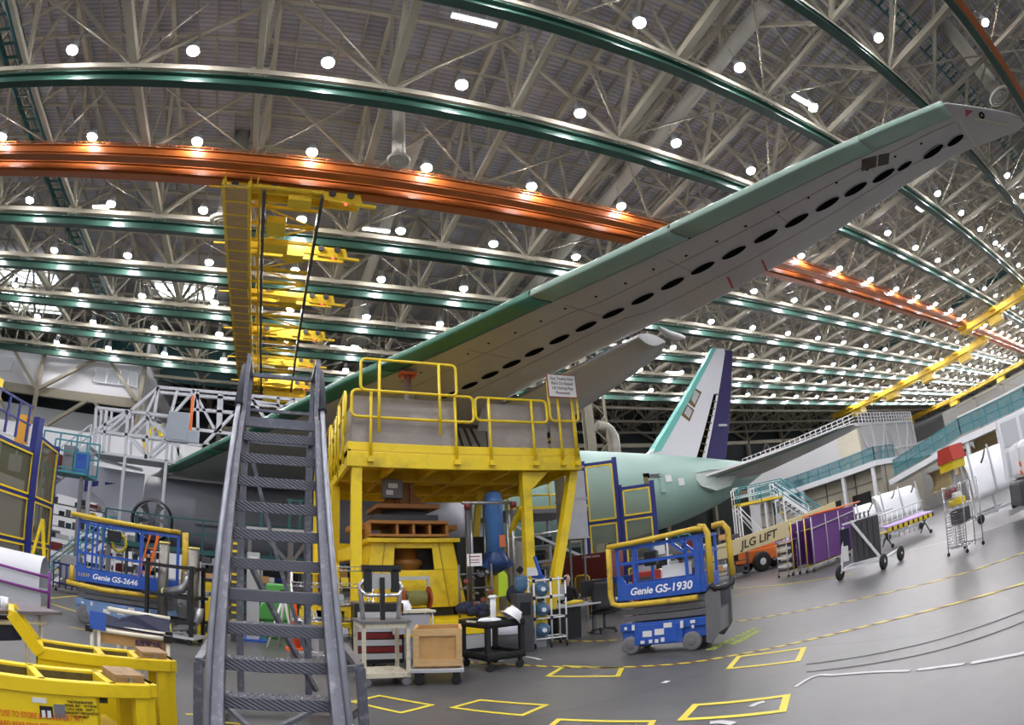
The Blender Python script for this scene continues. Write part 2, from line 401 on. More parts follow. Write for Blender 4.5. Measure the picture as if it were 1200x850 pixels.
# fluorescent strip lights
EF = bpy.data.materials.new('tube_glow'); EF.use_nodes = True
_b = EF.node_tree.nodes['Principled BSDF']; _b.inputs['Emission Color'].default_value = (1, .97, 1, 1); _b.inputs['Emission Strength'].default_value = 2.2
EF2 = EF.copy(); EF2.name = 'bright_tube_glow'; EF2.node_tree.nodes['Principled BSDF'].inputs['Emission Strength'].default_value = 25
def strip(px, py, z, l, m, lb, ax=0):
    p = fl(px, py, z); t = thing('strip_light', lb, 'strip light', p)
    d = V(l / 2, 0, 0) if ax == 0 else V(0, l / 2, 0)
    MB().bar(-d + V(0, 0, .12), d + V(0, 0, .12), .35, .12).build('fixture', GRYL, t)
    MB().bar(-d * .97, d * .97, .28, .1).build('tube', m, t)
    MB().bar(-d * .6 + V(0, 0, .15), -d * .6 + V(0, 0, 2.5), .03).bar(d * .6 + V(0, 0, .15), d * .6 + V(0, 0, 2.5), .03).build('hanger_rod', GRYL, t)
for a in ((556, 24, 28, 2.6, EF, 'unlit looking long strip light at the top centre of the roof'), (940, 118, 27, 2.0, EF2, 'bright strip light touching a round lamp above the outer wing'),
          (118, 243, 27, 1.5, EF, 'dim strip light beside a lamp, between orange girders and skylights'), (441, 270, 27, 2.2, EF, 'dim strip light beside the tan walkway crane, next to a lamp'),
          (405, 408, 27, 3.6, EF2, 'bright strip light over the padded ladder rail'), (790, 437, 27, 3, EF2, 'strip light behind the wing flap'), (912, 447, 27, 4, EF2, 'long strip light beyond the purple rudder'),
          (1173, 290, 27, 2, EF2, 'short bright strip light under the outer wing trailing edge'), (991, 451, 27, 4, EF2, 'long strip light before the second yellow crane'), (1078, 246, 28, 2, EF, 'white strip fixture below the wing tip')):
    strip(*a)
# round supply ducts with diffusers
DUC = mat('duct_cream', (.42, .40, .34), .5, var=.08, vscale=.6)
for (px, py, z, r, lb) in ((261, 262, 26.4, .66, 'cream round air duct dropping beside the yellow crane'), (467, 190, 25.2, .42, 'cream round air duct with ringed diffuser at top centre'), (1172, 114, 26, .7, 'ringed air diffuser above the wing tip'),
                       (956, 306, 27.2, .8, 'ringed air diffuser under the wing trailing edge'), (420, 401, 25, .7, 'dark ringed air diffuser beside a strip light near the yellow crane')):
    p = fl(px, py, z); t = thing('air_duct', lb, 'air duct', (p.x, p.y, z))
    MB().tube((0, 0, .5), (0, 0, 36.3 - z), r, 18).build('duct_pipe', DUC, t)
    MB().lathe([(r * .98, 1.6), (r, .9), (r * 1.05, .5), (r * 1.1, .45), (r * 1.75, .2), (r * 1.7, .05), (r * 1.45, .0), (r * 1.4, .12), (r * 1.2, .14), (r * 1.15, .0), (r * .95, .0), (r * .9, .14), (r * .7, .14), (r * .65, 0), (r * .45, 0), (r * .4, .1), (.01, .1)], n=24).build('diffuser', DUC, t)
for (a, b, r, lb) in (((26, 9, 31.5), (26, 60, 31.5), .55, 'long cream round duct running away under the roof'), ((34.5, 28, 30.2), (34.5, 70, 30.2), .7, 'thick cream round duct beyond the orange girders'), ((8, 29, 31), (8, 80, 31), .5, 'cream duct running away behind the yellow crane')):
    t = tag(MB().tube((0, 0, 0), Vector(b) - Vector(a), r, 14).build('roof_duct', DUC, None, loc=a), lb, 'air duct')
# skylights
SKY = bpy.data.materials.new('daylight_glass'); SKY.use_nodes = True
_b = SKY.node_tree.nodes['Principled BSDF']; _b.inputs['Base Color'].default_value = (.8, .85, .9, 1); _b.inputs['Emission Color'].default_value = (.86, .93, 1, 1); _b.inputs['Emission Strength'].default_value = 3.2
for j, (x0, x1, y0, y1) in enumerate(((-17.4, -9.3, 60.5, 67.5), (-44, -32.5, 59.5, 66.5), (-44, -34.5, 70, 76))):
    w = struct(MB().b2((x0, y0, 35.45), (x1, y1, 35.6)).build('window_%d' % (j + 1), SKY))
    mb = MB()
    for i in range(6): x = x0 + (x1 - x0) * i / 5; mb.bar((x, y0, 35.4), (x, y1, 35.4), .12)
    for i in range(4): y = y0 + (y1 - y0) * i / 3; mb.bar((x0, y, 35.4), (x1, y, 35.4), .12)
    mb.build('glazing_bars', WHT, w)
# ---------------------------------------------------------------- walls
WB = mat('dark_wall_panel', (.035, .045, .045), .7, var=.2, vscale=.3)
WL = mat('light_wall_panel', (.6, .61, .6), .6, var=.05, vscale=.4)
BEI = mat('beige_steel', (.3, .27, .2), .55, var=.1)
struct(MB().b2((X0, Y1, 0), (X1, Y1 + .4, 36)).build('wall_back', WB))
struct(MB().b2((X0 - .4, Y0, 0), (X0, Y1, 36)).build('wall_left', WL))
struct(MB().b2((X1, Y0, 0), (X1 + .4, Y1, 36)).build('wall_right', WL))
# back wall steel: columns, belts, braces
mb = MB()
for x in range(-10, 200, 15):
    mb.box((x, Y1 - 1, 18), (.9, .9, 36))
    mb.bar((x, Y1 - 1, 26.5), (x + 15, Y1 - 1, 34), .5); mb.bar((x + 15, Y1 - 1, 26.5), (x, Y1 - 1, 34), .5) if x % 2 else mb.bar((x, Y1 - 1, 14), (x + 7.5, Y1 - 1, 25.8), .5).bar((x + 15, Y1 - 1, 14), (x + 7.5, Y1 - 1, 25.8), .5)
mb.bar((-12, Y1 - 1, 26), (200, Y1 - 1, 26), .9, .9); mb.bar((-12, Y1 - 1, 13.5), (200, Y1 - 1, 13.5), .9, 1.1)
struct(mb.build('trim_1', BEI))
# tall column with pipes beside the platform
t = thing('steel_column', 'tall beige building column with pipes, rising behind the twelve feet warning sign', 'column', (28.6, 45, 0))
MB().bar((0, -.35, 0), (0, -.35, 26.2), .9, .1, (0, 1, 0)).bar((0, .35, 0), (0, .35, 26.2), .9, .1, (0, 1, 0)).bar((0, 0, 0), (0, 0, 26.2), .1, .7, (0, 1, 0)).build('shaft', BEI, t)
mb = MB()
for i in range(9): mb.bar((.45, -.3, 1 + i * 2.7), (1.9, -.3, 2.4 + i * 2.7), .1).bar((1.9, -.3, 2.4 + i * 2.7), (.45, -.3, 3.7 + i * 2.7), .1)
mb.bar((1.9, -.3, 0), (1.9, -.3, 26), .22); mb.build('lattice', BEI, t)
MB().path([(1.0, 0, 15), (1.9, 0, 14.9), (2.5, 0, 14.5), (2.85, 0, 13.8), (2.9, 0, 13.0), (2.9, 0, 8)], .5, 14).build('duct_elbow', DUC, t)
# left office block high on the wall
OFW = mat('office_wall_white', (.68, .67, .68), .55, var=.03)
W = struct(MB().b2((X0, 68, 21.2), (-17.6, 69, 26.1)).b2((X0, 69, 15.0), (-17.6, 78, 15.4)).b2((-18, 69, 15.4), (-17.6, 90, 30)).build('wall_office', OFW))
MB().b2((X0, 67.6, 20.1), (-17.3, 68.1, 21.3)).b2((X0, 67.7, 15.2), (-17.3, 68.4, 15.6)).build('belt_beam', BEI, W)
mb = MB()
for x in (-32.3, -17.5, -47.5):
    mb.bar((x, 67.3, 12), (x, 67.3, 26), .5)
for a, b in (((-32.1, 20.9), (-24.4, 25.8)), ((-17.8, 20.9), (-22.3, 25.6)), ((-32.5, 20.9), (-37.2, 25.6)), ((-32, 14.8), (-24.8, 20.1)), ((-17.6, 14.2), (-23.6, 20.1)), ((-35, 15.5), (-39, 20))):
    mb.bar((a[0], 67.3, a[1]), (b[0], 67.3, b[1]), .42)
mb.build('bracing', BEI, W)
OFG = mat('office_glass', (.25, .26, .27), .15, emit=(.8, .85, .9), estr=.12)
for j, (x0, x1) in enumerate(((-24.4, -22.7), (-22.6, -20.9), (-20.8, -19.6), (-19.5, -18.3), (-40, -37.4))):
    w = struct(MB().b2((x0, 67.85, 22.9), (x1, 68.05, 24.9)).build('window_%d' % (j + 4), OFG))
    MB().bar((x0, 67.8, 22.9), (x1, 67.8, 22.9), .1).bar((x0, 67.8, 24.9), (x1, 67.8, 24.9), .1).bar((x0, 67.8, 22.9), (x0, 67.8, 24.9), .1).bar((x1, 67.8, 22.9), (x1, 67.8, 24.9), .1).build('window_frame', WHT, w)
WC = mat('fluted_panel', (.5, .5, .5), .6)
mb = MB().b2((X0, 74, 15.4), (-14, 74.3, 20.2))
struct(mb.build('wall_upper_left', WL))
BW = mat('white_wall_bright', (.85, .86, .87), .6)
struct(MB().b2((X0, 62, 0), (-8, 62.3, 15.0)).build('wall_lower_left', BW))
# wall closing the right-hand bay, dark roof side panels
struct(MB().b2((-30, 77, 27), (6, 77.3, 34)).build('wall_clerestory', TEALD))
# ================================================================ aircraft
UND = mat('wing_underside_paint', (.4, .39, .37), .33, var=.07, vscale=.5, dirt=(.3, .3, .28), damt=.4, dscale=.7)
UPW = mat('wing_grey_paint', (.5, .5, .49), .3)
GPR = mat('green_primer', (.045, .17, .105), .3, var=.1, vscale=.8)
GPL = mat('pale_green_primer', (.23, .34, .27), .3, var=.08, vscale=.8)
FGR = mat('fuselage_green_film', (.27, .42, .36), .4, var=.14, vscale=.35)
FINW = mat('fin_white', (.72, .72, .74), .4, var=.03)
RUD = mat('rudder_navy', (.02, .012, .09), .3)
TGL = mat('turquoise_leading_edge', (.16, .52, .45), .35)
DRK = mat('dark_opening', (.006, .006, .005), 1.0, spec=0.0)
PRI = mat('inner_primer', (.06, .10, .04), .6, var=.2, vscale=3)
BRZ = mat('bronze_primer', (.16, .09, .02), .5)
ac = thing('airliner', 'unpainted airliner under assembly, huge grey wing overhead, green fuselage and white fin behind', 'airplane', (0, 31, 0))
AC = V(0, -31, 0)
LEP = [(28.8, -6.5), (25, -4.25), (20.5, -1.6), (15.6, 1.2), (14.57, 1.78), (12.2, 3.33), (9.5, 4.95), (7.6, 6.15), (6.3, 6.95), (4.2, 8.25), (2.55, 9.36), (1.13, 10.42), (.5, 11.7), (0, 12.75), (-.18, 13.3)]
TEP = [(28.8, 9.5), (24, 8.2), (20, 7.3), (17, 7.0), (15, 6.75), (12.5, 7.55), (10.6, 8.35), (9.6, 8.85), (9.45, 9.3), (7.14, 10.23), (5.1, 10.99), (3.1, 11.6), (1.88, 12.2), (.88, 13.0), (.1, 13.7), (-.18, 13.75)]
def interp(T, y):
    T = sorted(T)
    if y <= T[0][0]: return T[0][1]
    for (a, b), (c, d) in zip(T, T[1:]):
        if a <= y <= c: return b + (d - b) * (y - a) / (c - a + 1e-9)
    return T[-1][1]
def wz(y): return 7.85 - .0673 * y
def wsec(y, n=14):
    x0, x1 = interp(LEP, y), interp(TEP, y); c = x1 - x0; tt = .115 if y > 2 else .07
    up = []; lo = []
    for i in range(n + 1):
        u = (1 - math.cos(PI * i / n)) / 2
        yt = 5 * tt * c * (.2969 * math.sqrt(u) - .126 * u - .3516 * u * u + .2843 * u ** 3 - .1036 * u ** 4) * (1 if c < 8 else 8 / c)
        up.append(V(x0 + c * u, y, wz(y) + yt * 1.15)); lo.append(V(x0 + c * u, y, wz(y) - yt * .42))
    return up, lo
ys = [-.17, 0, .25, .6, 1.13, 1.9, 2.55, 3.3, 4.2, 5.2, 6.3, 7.2, 8.2, 9.4, 9.6, 10.6, 12.2, 13.5, 15, 16, 17, 20, 23, 26, 28.8]
P = []
for y in ys:
    up, lo = wsec(y); P.append([p + AC for p in (lo + up[::-1][1:-1])])
mb = MB(); mb.grid(P, True, True)
nn = len(P[0]); mb.f += [tuple(range(nn))[::1], tuple(len(ys) * nn - nn + i for i in reversed(range(nn)))]; mb.sm += [False, False]
wing = mb.build('wing', UND, ac)
def wlow(x, y, off=0.0):
    x0, x1 = interp(LEP, y), interp(TEP, y); c = x1 - x0; u = min(max((x - x0) / c, 0), 1); tt = .115 if y > 2 else .07
    yt = 5 * tt * c * (.2969 * math.sqrt(u) - .126 * u - .3516 * u * u + .2843 * u ** 3 - .1036 * u ** 4) * (1 if c < 8 else 8 / c)
    return V(x, y, wz(y) - yt * .42 - off) + AC
# slats along the leading edge
segs = [(1.2, 3.0, GPL), (3.0, 6.6, GPL), (6.65, 9.4, GPL), (9.45, 13.4, GPR), (13.45, 17.6, GPR), (17.65, 22, GPR), (22.05, 27.2, GPR)]
for a, b, m in segs:
    P = []; n = 8
    for j in range(n + 1):
        y = a + (b - a) * j / n; x0, x1 = interp(LEP, y), interp(TEP, y); c = x1 - x0; w = min(.52, c * .22); row = []
        def yt(u): return 5 * .115 * c * (.2969 * math.sqrt(u) - .126 * u - .3516 * u * u + .2843 * u ** 3 - .1036 * u ** 4) * (1 if c < 8 else 8 / c)
        us = [w / c * f for f in (1, .75, .5, .3, .15, .06, .015, 0)]
        for u in us: row.append(V(x0 - .05 + c * u, y, wz(y) - yt(u) * .42 - .035) + AC)
        for u in us[::-1][1:]: row.append(V(x0 - .05 + c * u, y, wz(y) + yt(u) * 1.15 + .035) + AC)
        P.append(row)
    mb = MB().grid(P)
    s = mb.build('slat', m, ac); md = s.modifiers.new('th', 'SOLIDIFY'); md.thickness = .02
mb = MB()
for j in range(60):   # dark gap behind the slats
    y = 1.3 + j * .44; y2 = y + .44
    a = wlow(interp(LEP, y) + min(.52, (interp(TEP, y) - interp(LEP, y)) * .22) - .02, y, .01); b = wlow(interp(LEP, y2) + min(.52, (interp(TEP, y2) - interp(LEP, y2)) * .22) - .02, y2, .01)
    mb.bar(a, b, .022, .02)
mb.build('slat_gap', DRK, wing)
# access panel openings: flat discs, the shade inside put into their dark colour
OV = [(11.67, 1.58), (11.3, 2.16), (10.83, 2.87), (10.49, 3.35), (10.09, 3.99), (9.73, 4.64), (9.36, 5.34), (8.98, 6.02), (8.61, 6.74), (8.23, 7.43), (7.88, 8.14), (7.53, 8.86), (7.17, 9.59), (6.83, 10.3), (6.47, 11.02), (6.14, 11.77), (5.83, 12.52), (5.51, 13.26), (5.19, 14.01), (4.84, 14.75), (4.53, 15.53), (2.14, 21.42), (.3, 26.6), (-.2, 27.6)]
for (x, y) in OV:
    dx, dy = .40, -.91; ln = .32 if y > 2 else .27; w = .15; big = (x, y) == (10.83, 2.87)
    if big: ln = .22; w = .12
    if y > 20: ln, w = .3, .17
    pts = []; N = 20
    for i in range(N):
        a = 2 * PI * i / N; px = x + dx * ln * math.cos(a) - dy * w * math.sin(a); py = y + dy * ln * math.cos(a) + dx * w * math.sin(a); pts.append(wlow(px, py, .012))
    MB().prism(pts, V(0, 0, .03)).build('opening_shade_disc', DRK, wing)
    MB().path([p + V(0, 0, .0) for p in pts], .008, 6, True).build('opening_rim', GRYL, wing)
for (x0, y0, x1, y1) in ((9.5, 3.33, 9.78, 3.07), (9.82, 3.03, 10.05, 2.85)):
    pts = [wlow(x0 - .02, y0 - .02, .012), wlow(x1 - .02, y1 - .02, .012), wlow(x1 + .25, y1 + .2, .012), wlow(x0 + .25, y0 + .2, .012)]
    MB().prism(pts, V(0, 0, .03)).build('hatch_opening', mat('hatch_dark', (.035, .022, .008), .6), wing)
mb = MB()                 # small drain holes along the panel line
for j in range(34):
    y = 2.2 + j * .62; mb.box(wlow(interp(LEP, y) + 1.05 + (.06 if j % 3 else 0), y, .006), (.05, .05, .012))
mb.build('fastener_hole', DRK, wing)
mb = MB()                 # panel seams
for y in (1.25, 3.3, 5.3, 7.4, 9.5, 11.9, 14.5, 17.5):
    x0 = interp(LEP, y) + .9; x1 = interp(LEP, y) + (interp(TEP, y) - interp(LEP, y)) * .5
    for i in range(4):
        a = x0 + (x1 - x0) * i / 4; b = x0 + (x1 - x0) * (i + 1) / 4; mb.bar(wlow(a, y + (a - x0) * .25, .003), wlow(b, y + (b - x0) * .25, .003), .012, .006)
for f in (.34, .72):
    for j in range(40):
        y = 1.3 + j * .5; y2 = y + .5
        xa = interp(LEP, y) + (interp(TEP, y) - interp(LEP, y)) * f; xb = interp(LEP, y2) + (interp(TEP, y2) - interp(LEP, y2)) * f
        mb.bar(wlow(xa, y, .003), wlow(xb, y2, .003), .012, .006)
mb.build('panel_seams', mat('seam_grey', (.2, .195, .185), .5), wing)
# red tags
for (px, py, qx, qy) in ((893, 305, 898, 318), (853, 325, 857, 334)):
    d1, d2 = ray(px, py), ray(qx, qy)
    a = EYE + d1 * ((7.28 - 1.6) / (d1.z)); b = a + V(.03, -.02, -.28)
    MB().bar(a + AC, b + AC, .07, .01).build('red_tag', RED, wing)
q = wlow(11.1, .9, .014); MB().prism([q, q + V(.24, -.12, .0), q + V(.22, .1, .0)], V(0, 0, .03)).build('navigation_light', mat('lens_red', (.3, .01, .01), .2), wing)
q = wlow(11.75, .66, .016); MB().path([q + V(.12 * math.cos(a), .05 * math.sin(a), 0) for a in [k * PI / 6 for k in range(12)]], .02, 6, True).build('light_opening', DRK, wing)
MB().bar(wlow(10.9, 1.15, .008), wlow(12.55, 1.3, .008), .02, .008).bar(wlow(11.6, .85, .012), wlow(13.1, .2, .012), .035, .008).build('tip_seam', mat('seam_cream', (.6, .55, .35), .5), wing)
# drooped flap
def flapz(y, dz): return wz(y) + dz
fp = [(8.55, 10.25), (9.75, 11.1), (9.45, 14.7), (9.3, 18.6), (5.7, 18.6), (6.75, 15.0)]
mb = MB(); P = []
for j in range(13):
    t = j / 12; y = 10.45 + t * 8.2; xl = 8.5 - (8.5 - 6.8) * min(1, (y - 10.45) / 4.55) - max(0, y - 15) * .28; xr = 9.72 - .35 * t - .02 * (y - 10.4) + (0 if j else -.35)
    row = []
    for i in range(11):
        u = i / 10; row.append(V(xl + (xr - xl) * u, y, wz(y) - .12 - .16 * math.sin(PI * min(1, u * 1.1 + .03)) ** .8 - .1 * u) + AC)
    for i in range(10, -1, -1):
        u = i / 10; row.append(V(xl + (xr - xl) * u, y, wz(y) - .05 + .10 * math.sin(PI * u) - .1 * u) + AC)
    P.append(row)
mb.grid(P, True, True); nn = len(P[0]); mb.f += [tuple(range(nn)), tuple(12 * nn + i for i in reversed(range(nn)))]; mb.sm += [False] * 2
flap = mb.build('flap', UPW, ac)
MB().tube(V(8.15, 10.7, wz(10.7) - .2) + AC, V(6.5, 15.2, wz(15.2) - .2) + AC, .045, 10).build('flap_edge_rail', SIL, flap)
MB().path([V(8.75, 9.9, 7.05) + AC, V(9.2, 10.1, 7.02) + AC, V(9.75, 10.25, 7.05) + AC, V(10.05, 10.35, 7.12) + AC], [.05, .1, .09, .02], 10).build('flap_tip_fairing', UPW, ac)
# inboard dark structure under the root between fixed wing and flap
mb = MB()
for i in range(9): mb.bar(V(4.4 + i * .35, 16.2 + (i % 3) * .3, wz(16) - .35) + AC, V(5.2 + i * .3, 17.4, wz(17) - .8) + AC, .07)
mb.bar(V(4.3, 16.4, 6.35) + AC, V(8.4, 16.2, 6.2) + AC, .1); mb.build('flap_track', GRYD, ac)
MB().prism([aty(560, 505, 15.8) + AC, aty(567, 467, 15.8) + AC, aty(600, 471, 15.8) + AC, aty(636, 481, 15.8) + AC, aty(642, 505, 15.8) + AC], V(0, .08, 0)).build('hinged_panel', GRYL, ac)
# fuselage
def body(x):
    if x < 14: return 6.0, 3.1
    t = min(1, (x - 14) / 22.5)
    R = 3.1 * (1 - t ** 2.1) + .38 * t; top = 9.1 - 1.55 * t ** 1.8
    return top - R, R
P = []
for i in range(45):
    x = 4 + 32.5 * i / 44; zc, R = body(x)
    P.append([V(x, R * math.cos(a), zc + R * math.sin(a)) for a in [2 * PI * k / 40 for k in range(40)]])
mb = MB().grid(P, True, True); mb.f += [tuple(range(40)), tuple(44 * 40 + k for k in reversed(range(40)))]; mb.sm += [False] * 2
fus = mb.build('fuselage', FGR, ac)
zc, R = body(36.4)
MB().lathe([(.36, 0), (.34, .8), (.25, 1.6), (.2, 1.62)], (36.4, 0, zc), 16, (1, 0, .1)).build('tail_cone', TGL, ac)
# doors and plates on the aft fuselage
for (px, py, w, h, m) in ((783, 561, .5, .45, FINW), (798, 565, .5, .5, FINW), (768, 558, .9, .25, GRYD), (757, 558, .5, .3, DRK), (776, 567, .4, 1.2, FGR), (757, 565, .3, .6, BRZ)):
    d = ray(px, py); best = None
    for s in range(200, 600):
        p = EYE + d * (s * .1)
        if -18 < p.x < 36:
            zc, R = body(p.x)
            if math.hypot(p.y - 31, p.z - zc) < R: best = p; break
    if best:
        zc, R = body(best.x); nrm = V(0, best.y - 31, best.z - zc).normalized(); yy = -nrm; zz = V(1, 0, 0).cross(yy)
        MB().box(V(best.x, 0, zc) + nrm * (R + .01), (w, .06, h), Matrix((V(1, 0, 0), yy, zz)).transposed()).build('access_door', m, fus)
# belly fairing and cut open structure left of the wing root
FAIR = mat('fairing_grey', (.27, .27, .30), .4, var=.05)
FAIRL = mat('fairing_light_grey', (.36, .37, .42), .4)
P = []
for i in range(17):
    t = i / 16; x = -6.2 + 15.5 * t; b = 3.0 - 1.0 * math.sin(PI * min(1, t * 1.15 + .1)) ** .6
    P.append([V(x, -3.6, 5.75), V(x, -4.3, 5.2), V(x, -4.5, 4.4), V(x, -4.3, b + .75), V(x, -3.4, b + .2), V(x, -1.5, b - .1), V(x, 1.5, b - .1)])
f = MB().grid(P).build('belly_fairing', FAIR, ac); md = f.modifiers.new('th', 'SOLIDIFY'); md.thickness = .06
MB().b2((-3.6, -4.62, 3.6), (2, -4.5, 5.0)).build('fairing_door', GRY, f)
MB().prism([V(-11.2, -4.0, 5.9), V(-6.3, -4.1, 5.75), V(-6.3, -4.3, 2.9), V(-7.2, -4.2, 2.8), V(-8.6, -4.1, 4.0), V(-11.2, -4.0, 4.2)], V(0, .1, 0)).build('forward_fairing', FAIRL, ac)
for x in (-9.4, -8.3): MB().b2((x, -4.12, 4.5), (x + .75, -4.06, 5.1)).build('vent_panel', BLUD, ac)
mb = MB().prism([V(-17, -3.5, 7.0), V(-11.3, -3.9, 6.0), V(-11.3, -3.9, 4.2), V(-13, -3.8, 4.5), V(-17, -3.5, 5.0)], V(0, .08, 0)); mb.build('open_bay', PRI, ac)
mb = MB()
for i in range(6): x = -17 + i * 1.1; mb.bar((x, -3.7, 7.0 - i * .19), (x, -3.7, 5.4 - i * .1), .1)
mb.bar((-17.2, -3.7, 7.1), (-6.4, -4.2, 5.9), .14); mb.bar((-17, -3.7, 5.0), (-11, -3.9, 4.1), .2)
mb.build('bay_frames', WHT, ac)
for x, z in ((-15.6, 5.9), (-13.6, 5.3), (-12.4, 5.1)): MB().b2((x - .4, -4.0, z - .4), (x + .4, -3.9, z + .45)).build('bay_panel', BLUD if x < -15 or x > -13 else GRYL, ac)
# vertical fin in the plane of the aircraft
def fp_(px, py): return aty(px, py, 31) + AC
def slab(pts, th0, name, m, parent, off=0):
    pts = [Vector(p) for p in pts]; z0, z1 = 8.0, 17.4
    mb = MB(); n = len(pts); fr = []; bk = []
    for p in pts:
        t = th0 * (1 - .55 * (p.z - z0) / max(z1 - z0, .1)) / 2
        fr.append(V(p.x, -t - off, p.z)); bk.append(V(p.x, t + off, p.z))
    mb._add(fr + bk, [tuple(range(n)), tuple(reversed(range(n, 2 * n)))] + [(i, n + i, n + (i + 1) % n, (i + 1) % n) for i in range(n)])
    return mb.build(name, m, parent, bevel=.02)
fin = slab([fp_(*p) for p in ((738, 541), (752, 537), (763, 528), (785, 494), (834, 409), (847, 409.5), (848, 415), (823, 543), (790, 545))], .75, 'fin', FINW, ac)
slab([fp_(*p) for p in ((849.5, 411), (857.5, 412), (856, 440), (847.5, 542), (824.5, 543))], .6, 'rudder', RUD, ac)
slab([fp_(*p) for p in ((762, 533), (771, 530), (796, 487), (838, 409.5), (833.5, 408.5), (783, 496), (764, 526))], .8, 'fin_leading_edge', TGL, fin, .01)
for q in (((812, 456), (820, 461), (811, 480), (803, 473)), ((803, 475), (811, 482), (805, 496), (794, 487))):
    slab([fp_(*p) for p in q], .72, 'fin_opening', BRZ, fin, .02)
    c = [fp_(*p) for p in q]; cc = sum(c, V(0, 0, 0)) / 4
    slab([cc * .25 + p * .75 for p in c][0:1] + [cc * .35 + p * .65 for p in c][1:3] + [cc * .5 + c[3] * .5], .73, 'inner_rib', GRYL, fin, .05)
slab([fp_(*p) for p in ((834, 463), (837, 464), (819, 539), (812.5, 538))], .74, 'hinge_slot', DRK, fin, .02)
mb = MB()
for i in range(9):
    t = i / 9; a = fp_(834.5 - 21 * t, 464 + 74 * t); b = fp_(837 - 17.5 * t, 465 + 75 * t); mb.bar(V(a.x, -.44, a.z), V(b.x, -.44, b.z), .12, .05)
mb.build('hinge_rib', BRZ, fin)
a, b = fp_(841, 500), fp_(847, 500.5); MB().box(((a.x + b.x) / 2, -.3, a.z), (.9, .15, .18)).build('rudder_plate', GRYL, ac)
# near horizontal stabilizer
le = [V(26.9, 29.2, 6.5), V(34.8, 21.2, 7.7)]; te = [V(34.5, 29.6, 6.45), V(38.4, 21.3, 7.72)]
P = []
for j in range(9):
    t = j / 8; a = le[0].lerp(le[1], t); b = te[0].lerp(te[1], t)
    if j == 8: a = a.lerp(b, .35) + V(0, -.3, 0); 
    row = []; th = .42 * (1 - .55 * t)
    for i in range(9): u = (1 - math.cos(PI * i / 8)) / 2; row.append(a.lerp(b, u) + V(0, 0, -th * .6 * math.sqrt(u) * (1 - u) * 2) + AC)
    for i in range(7, 0, -1): u = (1 - math.cos(PI * i / 8)) / 2; row.append(a.lerp(b, u) + V(0, 0, th * math.sqrt(u) * (1 - u) * 2) + AC)
    P.append(row)
mb = MB().grid(P, True, True); n = len(P[0]); mb.f += [tuple(range(n)), tuple(8 * n + i for i in reversed(range(n)))]; mb.sm += [False] * 2
st = mb.build('stabilizer', UND, ac)
MB().bar(le[0].lerp(te[0], .13) + AC + V(0, 0, -.2), le[1].lerp(te[1], .13) + AC + V(0, 0, -.12), .12, .06).build('stabilizer_stripe', GPR, st)
MB().bar(le[0] + AC + V(.1, 0, .0), le[1] + AC + V(0, 0, 0), .16, .12).build('stabilizer_leading_edge', FINW, st)
P = [V(26.3, -2.3, 6.8), V(26.8, -2.5, 5.9), V(28.2, -2.6, 5.45), V(29.8, -2.5, 5.7), V(30.8, -2.3, 6.4), V(29.8, -2.4, 6.9), V(28, -2.5, 7.0)]
MB().prism(P, V(0, .5, 0)).build('stabilizer_root_fairing', mat('root_fairing_white', (.5, .56, .52), .45), ac)
# jack under the wing
t = thing('wing_jack', 'tall silver wing jack with an orange pad, standing on the yellow platform', 'jack', (3.25, 13.3, 4.095))
jz = wlow(3.25, 13.3).z - 4.095 - .03
MB().tube((0, 0, .01), (0, 0, jz - .12), .09, 14).tube((.22, 0, .01), (.22, 0, jz - .6), .05, 8).build('column', SIL, t)
MB().box((0, 0, .05), (.7, .7, .08)).build('base_plate', GRYD, t)
MB().box((0, 0, jz - .1), (.42, .35, .06)).bar((-.16, 0, jz - .12), (-.05, 0, jz - .3), .05).bar((.16, 0, jz - .12), (.05, 0, jz - .3), .05).build('pad', mat('pad_orange', (.5, .1, .02), .6), t)

# ================================================================ yellow overhead cranes
t = thing('overhead_crane', 'long yellow overhead crane bridge with tan walkway panels hung under the green beams', 'crane', (0, 0, 24.65))
WALK = mat('walkway_tan', (.42, .27, .12), .6, var=.25, vscale=1.5, aniso=(.3, 3, 1))
MB().b2((-4.75, 28.3, -.62), (-3.3, 72, -.52)).build('walkway_panel', WALK, t)
mb = MB()
for x in (-4.85, -3.15): mb.bar((x, 28.2, -.4), (x, 72, -.4), .2, .45)
for i in range(30): mb.bar((-4.9, 28.4 + i * 1.5, -.65), (-3.1, 28.4 + i * 1.5, -.65), .1, .08)
for x in (-4.85, -3.15, -2.7):
    mb.bar((x, 28.2, .36), (x, 72, .36), .07)
    for i in range(22): mb.bar((x, 28.4 + i * 2, -.3), (x, 28.4 + i * 2, .36), .06)
mb.build('left_girder', YC, t)
mb = MB()
for x, z in ((-2.45, -.3), (1.5, -.3)): mb.bar((x, 28.4, z), (x, 71, z), .14, .3)
mb.build('bridge_chords', YC, t)
mb = MB()
for i in range(21):
    y0 = 28.6 + i * 2.05
    mb.bar((-3.1, y0, -.25), (1.5, y0, -.25), .16, .22)
    if i % 2: mb.bar((-2.3, y0, -.25), (1.5, y0 + 2, -.25), .1)
    else: mb.bar((1.5, y0, -.25), (-2.3, y0 + 2, -.25), .1)
mb.build('lattice', YC, t)
